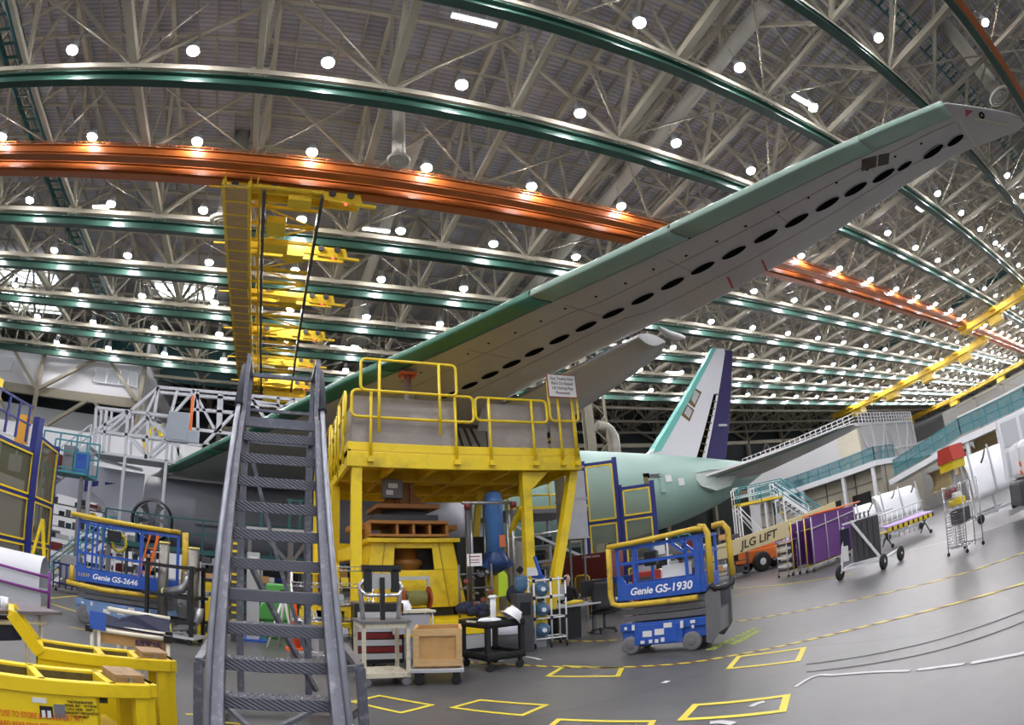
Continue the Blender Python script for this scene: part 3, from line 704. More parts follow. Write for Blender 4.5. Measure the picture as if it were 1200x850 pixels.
for k in range(3, 9):
    y = yk(k) if k > 3 else 29.45
    e = MB().bar((-5.0, y - .42, -.1), (4.0, y - .42, -.1), .12, .7).bar((-5.0, y + .42, -.1), (4, y + .42, -.1), .12, .7).b2((-.6, y - .55, -.8), (.9, y + .4, -.3)).build('end_carriage', YC, t)
    mb = MB()
    for x in (-4.2, -1.6, 2.2, 3.4): mb.tube((x, y - .62, .05), (x, y - .45, .05), .24, 12)
    mb.build('carriage_wheel', GRYD, e)
    MB().bar((3.6, y - .42, -.55), (5.1, y - .42, -.6), .2).bar((2.0, y - .5, -.55), (3.5, y - .5, -.62), .28, .2).bar((-5.0, y - .42, -.2), (-5.9, y - .42, -.25), .12).bar((3.9, y - .42, .2), (4.1, y - .42, -.6), .25).build('bumper_arm', YC, e)
    MB().ell((3.1, y - .6, -.75), (.09, .09, .09), 8, 6).build('red_lamp', mat('signal_red', (.8, .02, .02), .4, emit=(1, .05, .05), estr=4), e)
MB().bar((-2.15, 28.3, -.8), (-2.15, 71, -.8), .2, .26).build('cable_rail', GRYD, t); MB().bar((1.55, 28.3, -.8), (1.55, 71, -.8), .2, .26).build('cable_rail', GRYD, t)
MB().b2((-1.9, 31.5, -.9), (-.6, 33.2, -.35)).b2((-2.0, 34.2, -.9), (-.3, 35.4, -.4)).build('trolley_unit', YC, t)
MB().b2((-1.9, 67, -2.2), (3.4, 70, -.4)).b2((-1.4, 66.4, -1.8), (2.6, 67, -1)).build('hoist_cab', YC, t)
def crane2(x, y0, y1, z, lb, ntr=2):
    t = thing('overhead_crane', lb, 'crane', (x, 0, z + .2), 0, None)
    e = MB().b2((-1.2, y0, -.9), (-.7, y1, .1)).b2((.9, y0, -.9), (1.4, y1, .1)).build('bridge_girder', YC, t)
    mb = MB(); n = int((y1 - y0) / 2)
    for i in range(n): mb.bar((-.7, y0 + i * 2, -.5), (.9, y0 + i * 2 + (1.5 if i % 2 else -0), -.5), .12)
    for xx in (-2.2, -1.2):
        mb.bar((xx, y0, .1), (xx, y1, .1), .07)
        for i in range(n): mb.bar((xx, y0 + i * 2, -.9), (xx, y0 + i * 2, .1), .06)
    mb.bar((-1.7, y0, -.95), (-1.7, y1, -.95), 1.0, .1); mb.build('side_walkway', YC, t)
    for j in range(ntr):
        y = y0 + (y1 - y0) * (j + .6) / (ntr + .3); MB().b2((-1.3, y - 1.4, -2.3), (1.5, y + 1.4, -.9)).build('hoist_trolley', YC, t)
    for k in range(-1, 9):
        y = yk(k)
        if y0 - 1 < y < y1 + 1: MB().b2((-2.5, y - .6, -.35), (2.8, y + .6, .12)).build('end_carriage', YC, t)
crane2(100, 4, 29, 24.7, 'yellow overhead crane with box girders meeting the orange girders', 2)
crane2(116, 28.5, 72, 24.7, 'yellow overhead crane with box girders running to the back wall', 4)
crane2(172, 30, 90, 24.7, 'most distant yellow overhead crane, past the dense small lamps', 3)
# ================================================================ yellow work platform
PG = mat('fiberglass_panel', (.33, .29, .26), .45, var=.3, vscale=1.5, dirt=(.5, .47, .43), damt=.5, dscale=2, alpha=.8)
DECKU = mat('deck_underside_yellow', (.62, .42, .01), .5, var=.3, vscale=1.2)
FX0, FX1, FY0, FY1, DZ = 1.40, 6.50, 10.70, 15.6, 3.75
t = thing('work_platform', 'big yellow steel work platform on columns with guard rails, in the middle', 'platform', (0, 0, 0))
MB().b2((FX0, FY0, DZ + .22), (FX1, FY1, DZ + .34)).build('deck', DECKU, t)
mb = MB()
mb.b2((FX0, FY0 - .02, DZ), (FX1, FY0 + .06, DZ + .30)).b2((FX0, FY0 + .02, DZ + .3), (FX1, FY0 + .06, DZ + .50))
mb.b2((FX0, FY1 - .08, DZ), (FX1, FY1, DZ + .3)).b2((FX0, FY0, DZ), (FX0 + .08, FY1, DZ + .5)).b2((FX1 - .08, FY0, DZ), (FX1, FY1, DZ + .5))
mb.build('fascia', Y, t, bevel=.01)
mb = MB()
for i in range(5): x = FX0 + .9 + i * .85; mb.b2((x, FY0 + .06, DZ + .02), (x + .1, FY1, DZ + .22))
for y in (12.2, 14): mb.b2((FX0, y, DZ - .02), (FX1, y + .15, DZ + .22))
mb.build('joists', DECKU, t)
def col(x, y, w=.22, z0=0.0): MB().b2((x - w / 2, y - w / 2, z0), (x + w / 2, y + w / 2, DZ)).build('column', Y, t, bevel=.01)
col(1.6, 10.82, .2, .75); col(5.2, 10.92, .2, 0.0); col(1.6, 15.3, .2, .73); col(6.2, 15.3, .2); col(1.46, 13.2, .2, .73)
MB().bar((6.4, 10.95, DZ), (5.55, 10.75, .75), .19, .19, (0, 1, 0)).build('brace', Y, t); MB().bar((5.1, 13.4, DZ), (4.7, 13.4, .8), .14).bar((5.1, 10.95, 3.0), (4.75, 12.6, 1.0), .1).build('brace', Y, t)
MB().prism([(5.3, 10.85, DZ), (5.75, 10.85, DZ), (5.3, 10.85, DZ - .4)], (0, .12, 0)).build('gusset', Y, t)
mb = MB().b2((1.5, 15.2, 2.2), (6.3, 15.35, 2.5)).b2((1.5, 10.9, 1.95), (1.65, 15.3, 2.2)); mb.build('cross_beam', Y, t)
def rail(x0, x1, zb, zt, posts, y, nm='guard_rail', pb=None):
    r = .1; mb = MB()
    def rect(a, b, c, d):
        pts = []
        for cx, cz, s in ((b - r, d - r, 0), (a + r, d - r, 1), (a + r, c + r, 2), (b - r, c + r, 3)):
            for k in range(4): an = PI / 2 * s + PI / 6 * k; pts.append((cx + r * math.cos(an), y, cz + r * math.sin(an)))
        return pts
    mb.path(rect(x0, x1, zb, zt), .03, 8, True)
    for x in posts: mb.tube((x, y, (pb if pb is not None else DZ + .12)), (x, y, zt), .03, 8)
    return mb.build(nm, Y, t)
rail(1.46, 4.0, 4.75, 5.30, (1.85, 3.6), FY0 - .05)
rail(1.62, 3.62, 5.28, 5.95, (2.0, 3.25), FY0 - .13, 'raised_guard_rail', 4.42)
rail(4.05, 5.72, 4.80, 5.30, (4.35, 5.35), FY0 - .05)
rail(5.80, 6.52, 4.85, 5.85, (6.02, 6.38), FY0 - .05)
mb = MB()
for x in (1.85, 3.6, 4.35, 5.35, 6.02, 6.38): mb.box((x, FY0 - .06, DZ + .14), (.13, .1, .1))
mb.build('rail_socket', Y, t)
# left side rails going back
mb = MB()
for (y0, y1, z) in ((10.75, 12.0, 5.3), (12.1, 13.3, 5.15), (13.4, 15.3, 5.3)):
    mb.path([(FX0 - .05, y0, 4.4), (FX0 - .05, y0, z - .1), (FX0 - .05, y0 + .1, z), (FX0 - .05, y1 - .1, z), (FX0 - .05, y1, z - .1), (FX0 - .05, y1, 4.4)], .03, 8)
    mb.tube((FX0 - .05, y0, 4.8), (FX0 - .05, y1, 4.8), .03)
    for y in (y0 + .25, y1 - .25): mb.tube((FX0 - .05, y, DZ + .1), (FX0 - .05, y, z), .03)
mb.build('side_guard_rail', Y, t)
mb = MB().path([(FX1, 10.8, 4.2), (FX1, 10.8, 5.3), (FX1, 13.2, 5.3), (FX1, 13.2, 4.2)], .03, 8).tube((FX1, 10.8, 4.8), (FX1, 13.2, 4.8), .03); mb.build('side_guard_rail', Y, t)
MB().tube((1.5, 15.5, 5.3), (6.4, 15.5, 5.3), .03).tube((1.5, 15.5, 4.8), (6.4, 15.5, 4.8), .03).build('rear_guard_rail', Y, t)
# fiberglass screens
MB().b2((1.5, 10.78, 4.26), (3.62, 10.8, 5.22)).build('screen_panel', PG, t)
MB().b2((4.35, 10.78, 4.26), (5.75, 10.8, 5.22)).build('screen_panel', PG, t)
MB().b2((5.84, 10.78, 4.26), (6.46, 10.8, 5.3)).build('screen_panel', PG, t)
MB().b2((1.5, 10.8, 4.26), (1.52, 13.3, 5.1)).build('screen_panel', PG, t)
SIGN = mat('sign_white', (.78, .77, .74), .5); SREDF = mat('sign_red', (.3, .02, .03), .5); TXR = mat('sign_text_maroon', (.12, .015, .02), .6)
s = thing('warning_sign', 'white framed warning sign wired to the yellow platform rail', 'sign', (6.13, 10.56, 5.62))
MB().b2((-.37, 0, -.25), (.37, .02, .30)).build('sign_frame', SREDF, s); MB().b2((-.35, -.006, -.23), (.35, .0, .28)).build('sign_board', SIGN, s)
text('Stay Twelve Feet\nBack On Raised\nLift During Flap\nMovement', .098, TXR, s, (0, -.009, .025), (PI / 2, 0, 0), sx=.88, sp=1.12)
# things seen on the deck
A2 = thing('folding_ladder', 'orange folding ladder standing behind the milky screen on the platform', 'ladder', (5.0, 11.6, 4.095))
mb = MB()
for sx in (-.18, .18): mb.bar((sx * 1.3, -.2, 0), (sx, 0, 1.15), .05, .02).bar((sx * 1.3, .25, 0), (sx, 0, 1.15), .05, .02)
for z in (.25, .5, .75, 1.0): mb.bar((-.2, -.2 * (1 - z / 1.2), z), (.2, -.2 * (1 - z / 1.2), z), .04)
mb.build('frame', ORP, A2)
# plinth under the machine
PLG = mat('painted_concrete', (.42, .43, .44), .6, var=.08)
t = thing('machine_plinth', 'raised plinth with yellow top band and grey face, under the yellow platform', 'plinth', (0, 0, 0))
MB().b2((.85, 10.35, 0), (5.25, 16, .43)).build('base', PLG, t)
MB().b2((.82, 10.33, .43), (5.28, 16, .718)).build('top_band', Y, t)
# yellow machine with brown turntable
BRN = mat('machine_brown', (.40, .17, .035), .5, var=.2, vscale=3)
t = thing('positioning_machine', 'yellow trapezoid machine housing with brown turntable and pedestal on the plinth', 'machine', (2.95, 12.6, .72))
mb = MB(); zt = 1.62; zb = .2
hw0, hw1, d0, d1 = 1.12, .88, .75, .75
# front face with opening
def fpt(x, z): f = (z - zb) / (zt - zb); return V(x * (hw0 + (hw1 - hw0) * f), -(.9 - .08 * f), z)
zs = [zb, .95, 1.02, 1.45, 1.52, zt]
outer = [(-1, zb), (1, zb), (1, .85), (1, 1.6), (-1, 1.6), (-1, .85)]
mb.prism([fpt(-1, zb), fpt(1, zb), fpt(1, 1.02), fpt(-1, 1.02)], (0, .06, 0)); mb.prism([fpt(-1, 1.02), fpt(-.44, 1.02), fpt(-.44, zt), fpt(-1, zt)], (0, .06, 0)); mb.prism([fpt(.46, 1.02), fpt(1, 1.02), fpt(1, zt), fpt(.46, zt)], (0, .06, 0)); mb.prism([fpt(-.44, 1.5), fpt(.46, 1.5), fpt(.46, zt), fpt(-.44, zt)], (0, .06, 0))
for sx in (-1, 1):
    a, b = fpt(sx, zb), fpt(sx, zt); mb._add([a, b, V(b.x, .8, zt), V(a.x, .9, zb)], [(0, 1, 2, 3)])
mb.prism([V(-1.12, .9, zb), V(1.12, .9, zb), V(.88, .8, zt), V(-.88, .8, zt)], (0, .04, 0))
mb.b2((-1.0, -.95, zt), (1.0, .9, zt + .09)); h = mb.build('housing', Y, t, bevel=.01)
MB().bar(fpt(-.72, zb) + V(0, -.01, 0), fpt(-.68, zt) + V(0, -.01, 0), .02, .02).bar(fpt(.66, zb) + V(0, -.01, 0), fpt(.63, zt) + V(0, -.01, 0), .02, .02).build('weld_seam', mat('dark_yellow', (.4, .27, .01), .5), h)
MB().lathe([(.36, .2), (.33, 1.1), (.4, 1.15), (.4, 1.25), (.26, 1.3), (.26, 1.62)], (0, -.1, 0), 20).build('ram', BRN, t)
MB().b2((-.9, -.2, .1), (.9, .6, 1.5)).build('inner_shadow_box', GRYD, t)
MB().bar((-.8, -.9, .18), (-.55, -.9, 0), .15).b2((-.9, -.7, 0), (.9, .7, .2)).build('skid', GRYD, t)
mb = MB().b2((-.95, -.95, zt + .12), (.75, .9, zt + .18)).b2((-.95, -.95, zt + .4), (.75, .9, zt + .47))
for x in (-.93, -.35, 0, .35, .73): mb.b2((x - .03, -.9, zt + .18), (x + .03, .9, zt + .4))
mb.b2((-1.25, -.5, zt + .3), (-.95, .6, zt + .42)).b2((.75, -.5, zt + .3), (1.1, .6, zt + .42)).build('turntable_base', BRN, t, bevel=.01)
MB().b2((-.8, -.7, zt + .47), (.6, .7, zt + .62)).lathe([(.55, zt + .6), (.5, zt + .78)], n=24).build('bearing', GRYD, t)
mb = MB().b2((-.75, -.75, zt + .76), (.62, .7, zt + .86)); mb.build('turntable_top', BRN, t, bevel=.01)
mb = MB().prism([V(-.6, -.05, zt + .86), V(-.12, -.05, 3.03), V(-.12, -.05, zt + .86)], (0, .06, 0)).prism([V(.5, -.05, zt + .86), V(.1, -.05, 3.03), V(.1, -.05, zt + .86)], (0, .06, 0)).b2((-.2, -.2, zt + .86), (.2, .25, 3.02)).bar((-.12, -.24, zt + .86), (-.12, -.24, 3.0), .06).bar((.12, -.24, zt + .86), (.12, -.24, 3.0), .06)
mb.build('pedestal', BRN, t)
MB().b2((-.62, -.72, zt + .98), (-.18, -.5, zt + 1.4)).build('control_box', GRY, t, bevel=.02); MB().b2((-.55, -.74, zt + 1.05), (-.4, -.72, zt + 1.15)).b2((-.5, -.74, zt + 1.2), (-.3, -.72, zt + 1.3)).build('control_panel', WHT, t)
# rope reel
t = thing('rope_reel', 'dark red reel of green rope in a grey frame on the yellow machine', 'reel', (2.86, 11.42, .95))
mb = MB().bar((-.3, 0, -.0), (-.3, 0, .62), .06).bar((.3, 0, 0), (.3, 0, .62), .06).bar((-.33, 0, .62), (.33, 0, .62), .07); mb.build('frame', GRYL, t)
MB().lathe([(.12, -.22), (.16, -.2), (.155, -.1), (.165, 0), (.155, .1), (.16, .2), (.12, .22)], (0, -.15, .2), 20, (1, 0, 0)).build('rope', mat('rope_green', (.2, .2, .07), .9, bump=.6, bscale=60), t)
for sx in (-.27, .27): MB().lathe([(.24, -.015), (.25, 0), (.24, .015)], (sx, -.15, .2), 24, (1, 0, 0)).build('flange', mat('reel_red', (.3, .05, .02), .5), t)
# blue cylinder and pipework
BCY = mat('blue_cylinder_paint', (.06, .17, .42), .4, var=.1)
t = thing('pressure_cylinder', 'tall light blue pressure cylinder hanging under the platform', 'cylinder', (4.62, 11.35, 1.75))
MB().lathe([(.2, .1), (.2, 1.45), (.17, 1.6), (.08, 1.66), (.01, 1.67)], n=24).build('tank', BCY, t)
MB().lathe([(.08, -.18), (.16, -.1), (.27, .0), (.3, .12), (.22, .3), (.2, .35)], n=10).prism([V(-.36, -.15, .02), V(-.2, -.15, .22), V(-.2, -.15, -.06)], (0, .1, 0)).prism([V(.36, -.15, .02), V(.2, -.15, .22), V(.2, -.15, -.06)], (0, .1, 0)).build('clamp_collar', mat('dark_blue_paint', (.01, .04, .14), .4), t)
MB().b2((.02, -.212, .42), (.16, -.2, .68)).build('warning_label', mat('label_orange', (.55, .15, .05), .5), t)
t = thing('pipework', 'grey upright pipe frame with dark red couplings around the blue cylinder', 'pipework', (4.5, 11.2, .72))
mb = MB()
for x, y in ((-.55, 0), (-.42, .1), (-.02, .35), (.4, .1), (.52, .1), (.72, -.1)): mb.tube((x, y, 0), (x, y, 2.45 if x < .6 else 2.3), .035, 8)
mb.tube((-.75, -.28, 2.38), (.35, -.28, 2.38), .035).tube((.35, .12, 1.62), (1.7, .12, 1.75), .03).build('pipes', STL, t)
mb = MB()
for p in ((-.62, -.28, 2.3), (.4, -.28, 2.33), (.62, -.1, 2.25), (.72, -.1, 1.9), (.72, -.1, .55)): mb.lathe([(.06, -.06), (.07, 0), (.06, .06)], p, 10)
mb.build('coupling', DRED, t)
mb = MB().tube((.72, -.15, .4), (.72, -.15, 2.3), .05).tube((-.62, -.28, .2), (-.62, -.28, 2.3), .045); mb.build('dark_riser', GRYD, t)
t = thing('control_cabinet', 'black tall cabinet behind the pipes under the platform', 'cabinet', (4.3, 12.2, .72)); MB().b2((-.35, -.2, 0), (.35, .3, 1.75)).build('body', BLK, t, bevel=.02); MB().b2((-.32, -.22, .1), (.0, -.2, 1.65)).build('door', BLK, t)
t = thing('grey_tank', 'grey cylindrical tank with a diamond sticker behind the pipes', 'tank', (5.45, 12.3, .0)); MB().lathe([(.34, .05), (.36, .15), (.36, 2.15), (.3, 2.3), (.05, 2.36)], n=24).build('shell', mat('tank_grey', (.3, .29, .27), .5, var=.15), t)
MB().prism([V(-.1, -.37, 1.65), V(0, -.37, 1.75), V(.1, -.37, 1.65), V(0, -.37, 1.55)], (0, .01, 0)).build('diamond_label', BLK, t)
t = thing('valve_manifold', 'cluttered valve and gauge manifold beside the yellow machine', 'manifold', (4.05, 11.05, .72))
random.seed(3); mb = MB()
for i in range(16): x, z = random.uniform(-.3, .3), random.uniform(.2, .95); mb.tube((x, -.1, z), (x + random.uniform(-.12, .12), .1, z + random.uniform(-.1, .1)), .03, 8)
for z in (.3, .6, .9): mb.tube((-.35, 0, z), (.35, 0, z), .02)
mb.tube((-.35, 0, 0), (-.35, 0, 1.1), .025).tube((.35, 0, 0), (.35, 0, 1.1), .025).build('pipes', GRY, t)
mb = MB()
for x, z in ((-.25, .75), (.1, .35), (.25, .5), (-.05, .25)): mb.wheel((x, -.14, z), .055, .03, (0, 1, 0), 12)
mb.build('valve_handwheel', mat('rust_red', (.22, .05, .03), .6), t)
s = thing('notice_card', 'small white notice with red text on the pipes beside the black cabinet', 'notice', (3.98, 10.88, 1.78)); MB().b2((-.16, 0, 0), (.16, .01, .26)).build('card', SIGN, s); MB().b2((-.12, -.003, .19), (.12, 0, .21)).b2((-.1, -.003, .12), (.1, 0, .135)).b2((-.1, -.003, .07), (.1, 0, .085)).build('text_lines', SREDF, s)
s = thing('notice_card', 'white card taped to the platform column beside the water cooler', 'notice', (5.2, 10.79, 1.5)); MB().b2((-.12, 0, 0), (.13, .01, .18)).build('card', SIGN, s)
t = thing('hi_vis_vest', 'yellow green safety vest hanging below the blue cylinder', 'vest', (4.62, 11.0, 1.1)); MB().prism([V(-.1, 0, 0), V(.12, 0, .02), V(.11, 0, .45), V(.04, 0, .55), V(-.08, 0, .5)], V(0, .05, 0)).build('cloth', mat('hi_vis', (.45, .65, .03), .7), t)
t = thing('punching_bag_cover', 'dark navy cloth bag hanging beside the safety vest', 'bag', (4.85, 10.98, .95)); MB().ell((0, 0, .18), (.17, .15, .2)).build('cloth', NAVY, t)
# clothes and bags on the plinth
random.seed(11)
for j, (x, y, r, lb) in enumerate(((3.7, 10.6, .2, 'dark navy jacket bundle on the plinth at the yellow machine corner'), (4.05, 10.6, .16, 'dark work bag on the plinth beside the jacket bundle'), (2.55, 10.62, .14, 'dark blue bag on the plinth in front of the rope reel'))):
    o = MB(); 
    for q in range(5): o.ell((random.uniform(-r, r) * .6, random.uniform(-.05, .05), r * .6 + random.uniform(-.02, r * .7)), (r * .7, r * .6, r * .55), 12, 8)
    tag(o.build('cloth_bundle', NAVY, None, loc=(x, y, .72)), lb, 'clothes')
# blue floor box etc under front
t = thing('yellow_ladder', 'yellow access ladder behind the front column of the platform', 'ladder', (.95, 12.4, .73)); mb = MB()
for s_ in (-.22, .22): mb.bar((0, s_, 0), (0, s_, 3.2), .07)
for i in range(10): mb.bar((0, -.22, .3 + i * .3), (0, .22, .3 + i * .3), .035)
mb.build('frame', Y, t)
MB().b2((-.5, -.9, .9), (.4, -.4, 1.15)).build('step_box', Y, t)

# ================================================================ furniture in front of the plinth
def caster(mb, mh, x, y, r=.06, z=0):
    mb.wheel((x, y, z + r), r, .035, (0, 1, 0), 14); mh.box((x, y, z + r * 1.7), (.05, .06, r * .9)); return mb
# black utility cart
c1 = fl(573, 788); c2 = fl(611, 782); w = (c2 - c1).length
t = thing('utility_cart', 'black plastic two shelf utility cart with a white helmet on top', 'cart', c1, math.atan2(c2.y - c1.y, c2.x - c1.x))
def shelf(z): return MB().b2((-.06, -.05, z - .1), (w + .06, .85, z - .04)).b2((-.06, -.05, z - .1), (w + .06, -.02, z + .02)).b2((-.06, .82, z - .1), (w + .06, .85, z + .02)).b2((-.06, -.05, z - .1), (-.03, .85, z + .02)).b2((w + .03, -.05, z - .1), (w + .06, .85, z + .02))
shelf(.82).build('top_tray', BLK, t, bevel=.01); shelf(.28).build('lower_tray', BLK, t, bevel=.01)
for x, y in ((-.01, 0), (w + .01, 0), (-.01, .79), (w + .01, .79)): MB().bar((x, y, .2), (x, y, .8), .075).build('leg', BLK, t)
for x, y in ((.02, 0), (w - .02, 0), (.02, .75), (w - .02, .75)): MB().wheel((x, y, .07), .07, .04, (0, 1, 0), 16).box((x, y, .14), (.05, .06, .08)).build('caster', RUB, t)
MB().bar((-.18, .3, .84), (-.05, .3, .82), .1, .03).build('push_handle', CRM, t)
HEL = mat('helmet_white', (.82, .82, .84), .25)
def helmet(loc, lb, tilt=0, s=1.0):
    h = thing('hard_hat', lb, 'hard hat', loc); h.rotation_euler = (0, tilt, 0)
    MB().lathe([(.135, 0), (.14, .03), (.13, .09), (.1, .135), (.05, .16), (.001, .168)], n=20, caps=False).lathe([(.13, 0.001), (.17, -.005), (.17, .005), (.135, .015)], n=20, caps=False).build('shell', HEL, h)
    MB().bar((-.1, 0, .13), (.1, 0, .13), .03, .07).build('ridge', HEL, h); h.scale = (s, s, s); return h
q = c1 + V(.42, .1, .80); helmet((q.x, q.y, .86), 'white hard hat tipped on its side on the black cart', .7, 1.1)
q = c1 + V(.12, .1, 0)
t = thing('paper_roll', 'white crumpled paper roll with tube standing on the black cart', 'paper roll', (q.x + .05, q.y + .1, .79)); MB().tube((0, 0, 0), (0, 0, .42), .045, 12).lathe([(.03, .4), (.09, .43), (.04, .46), (.01, .46)], n=10).build('tube', WHT, t); MB().ell((-.12, 0, .05), (.14, .1, .05)).ell((.02, -.04, .04), (.1, .1, .045)).build('paper', WHT, t)
# white bucket stuff behind the cart
t = thing('trash_bag_bin', 'dark bin with a clear liner behind the black cart', 'bin', (4.15, 9.7, 0)); MB().lathe([(.2, 0), (.24, .55)], n=20).build('bin', GRYD, t); MB().lathe([(.25, .45), (.27, .6), (.24, .62), (.22, .5)], n=20, caps=False).build('liner', mat('liner', (.5, .5, .55), .3), t)
t = thing('white_stand', 'thin white post with round foot behind the black cart', 'stand', (3.75, 9.5, 0)); MB().tube((0, 0, .03), (0, 0, .75), .04, 12).build('post', WHT, t); MB().lathe([(.24, 0), (.24, .02), (.03, .05)], n=20).build('foot', WHT, t)
# wood crate on dolly
c1 = fl(487, 803); c2 = fl(537, 802)
t = thing('platform_dolly', 'low grey platform dolly with black casters carrying the wooden crate', 'dolly', (c1.x, c1.y, 0), math.atan2(c2.y - c1.y, c2.x - c1.x)); w = (c2 - c1).length
MB().b2((-.06, -.08, .19), (w + .08, .95, .25)).build('deck', GRYL, t, bevel=.01)
for x, y in ((.04, 0), (w - .02, 0), (.04, .8), (w - .02, .8)): MB().wheel((x, y, .07), .07, .05, (0, 1, 0), 14).box((x, y, .16), (.1, .09, .06)).build('caster', BLK, t)
k = thing('wooden_crate', 'open plywood crate with pale pine battens on the dolly', 'crate', (c1.x, c1.y, .255), t.rotation_euler.z)
x0, x1, y0, y1, h = .0, w + .04, -.02, .75, .58
mb = MB().b2((x0, y0, 0), (x1, y0 + .02, h)).b2((x0, y1 - .02, 0), (x1, y1, h)).b2((x0, y0, 0), (x0 + .02, y1, h)).b2((x1 - .02, y0, 0), (x1, y1, h)).b2((x0, y0, 0), (x1, y1, .02)); mb.build('panels', PLY, k)
mb = MB()
for z in (.03, h - .1): mb.b2((x0 - .02, y0 - .025, z), (x1 + .02, y0 - .001, z + .1)).b2((x0 - .02, y1 + .001, z), (x1 + .02, y1 + .025, z + .1)).b2((x0 - .025, y0 - .02, z), (x0 - .001, y1, z + .1)).b2((x1 + .001, y0 - .02, z), (x1 + .025, y1, z + .1))
for x in (x0 - .02, x1 - .06): mb.b2((x, y0 - .024, .13), (x + .08, y0 - .001, h - .1))
mb.build('battens', WOOD, k)
# cream cart with bender tools
c1 = fl(430, 806); c2 = fl(475, 804)
t = thing('shelf_cart', 'chipped cream steel shelf cart beside the wooden crate', 'cart', (c1.x, c1.y, 0), math.atan2(c2.y - c1.y, c2.x - c1.x)); w = (c2 - c1).length + .02
mb = MB()
for x in (-.03, w + .03):
    for y in (0, .6): mb.bar((x, y, .14), (x, y, .92), .05)
for z in (.17, .9):
    mb.bar((-.05, 0, z), (w + .05, 0, z), .05, .07).bar((-.05, .6, z), (w + .05, .6, z), .05, .07).bar((-.03, 0, z), (-.03, .6, z), .05, .06).bar((w + .03, 0, z), (w + .03, .6, z), .05, .06)
mb.build('frame', CRM, t); MB().b2((-.04, 0, .16), (w + .04, .6, .19)).build('lower_shelf', CRM, t); MB().b2((-.08, -.05, .94), (w + .08, .65, .97)).build('top_plate', GRY, t)
for x, y in ((0, 0), (w, 0), (0, .6), (w, .6)): MB().wheel((x, y, .065), .065, .035, (0, 1, 0), 14).build('caster', RUBG, t)
k = thing('tube_handle_tool', 'grey tubular handled tool head standing on the cream cart', 'tool', (c1.x, c1.y, .972), t.rotation_euler.z)
mb = MB()
pts = [(.02, .3, 0), (.0, .3, .35), (-.02, .3, .5), (.08, .3, .62), (w - .08, .3, .62), (w + .02, .3, .5), (w, .3, .35), (w - .02, .3, 0)]
mb.path(pts, .035, 8).path([(-.02, .26, .45), (.05, .2, .36), (w - .05, .2, .36), (w + .02, .26, .45)], .03, 8).build('tube_frame', SIL, k)
MB().b2((.03, .2, .4), (.13, .3, .74)).b2((w - .13, .2, .4), (w - .03, .3, .74)).b2((0, .2, .7), (w, .3, .8)).b2((w / 2 - .03, .15, 0), (w / 2 + .03, .22, .62)).build('clamp', BLK, k)
MB().b2((.14, .22, .45), (w - .14, .3, .68)).build('plate', GRYL, k)
t = thing('tool_drawers', 'black tool cabinet with red and silver drawers behind the cream cart', 'tool cabinet', (1.35, 9.3, 0))
MB().b2((0, 0, .1), (.8, .5, 1.15)).build('body', BLK, t, bevel=.01)
for i in range(7): MB().b2((.04, -.02, .18 + i * .12), (.76, 0, .28 + i * .12)).build('drawer', DRED if i % 2 else GRYL, t)
t = thing('wire_shelf', 'chrome wire shelf full of small parts behind the ladder and cream cart', 'shelf', (.35, 9.6, 0))
mb = MB()
for x in (0, 1.35):
    for y in (0, .5): mb.tube((x, y, 0), (x, y, 1.75), .015)
for z in (.2, .5, .8, 1.1, 1.4, 1.7):
    for y in (0, .1, .2, .3, .4, .5): mb.tube((0, y, z), (1.35, y, z), .008, 5)
    for i in range(19): mb.tube((i * .075, 0, z), (i * .075, .5, z), .005, 4)
    for i in range(19): mb.tube((i * .075, 0, z), (i * .075, 0, z + .07), .005, 4)
    mb.tube((0, 0, z + .07), (1.35, 0, z + .07), .008, 5)
mb.build('wire_frame', SIL, t)
random.seed(5)
cols_ = [YEL2, GRYL, BLU, WHT, RED, GRYD, YEL2]
for i in range(22):
    x, z = random.uniform(.06, 1.2), random.choice((.23, .53, .83, 1.13, 1.43)); m = random.choice(cols_)
    kk = tag(MB().b2((0, 0, 0), (.11, .22, .15)).b2((.01, -.01, .05), (.1, 0, .1)).build('parts_bin', m, None, loc=(x, .12 + 9.6, z)), 'small parts bin on the chrome wire shelf behind the ladder', 'bin', 'parts bins on the wire shelf'); kk.location.x += .35
h = helmet((2.2, 9.55, 1.02), 'white hard hat lying on the cream worktop behind the crate'); 
t = thing('small_table', 'small cream topped table with grey sloped tray behind the crate', 'table', (1.95, 9.3, 0)); MB().b2((-.1, 0, .97), (.75, .55, 1.01)).build('table_top', CRM, t)
for x, y in ((-.05, .05), (.7, .05), (-.05, .5), (.7, .5)): MB().tube((x, y, 0), (x, y, .97), .018).build('leg', CRM, t)
MB().prism([V(.0, .0, .93), V(.65, .0, .93), V(.6, -.15, .62), V(-.02, -.15, .62)], V(0, .02, .02)).build('sloped_tray', GRY, t)
# water cooler
p = fl(618, 757); t = thing('water_cooler', 'dark water cooler with a blue bottle on top, at the plinth corner', 'water cooler', (4.62, 10.1, 0))
MB().b2((-.16, -.16, 0), (.16, .16, 1.18)).build('body', GRYD, t, bevel=.02); MB().b2((-.1, -.18, .75), (.1, -.16, 1.0)).build('tap_panel', BLK, t)
WBL = mat('water_bottle_blue', (.12, .25, .42), .12, trans=.5)
MB().lathe([(.04, 1.18), (.1, 1.24), (.13, 1.3), (.13, 1.36), (.125, 1.38), (.13, 1.4), (.13, 1.5), (.1, 1.53)], n=20).build('bottle', WBL, t)
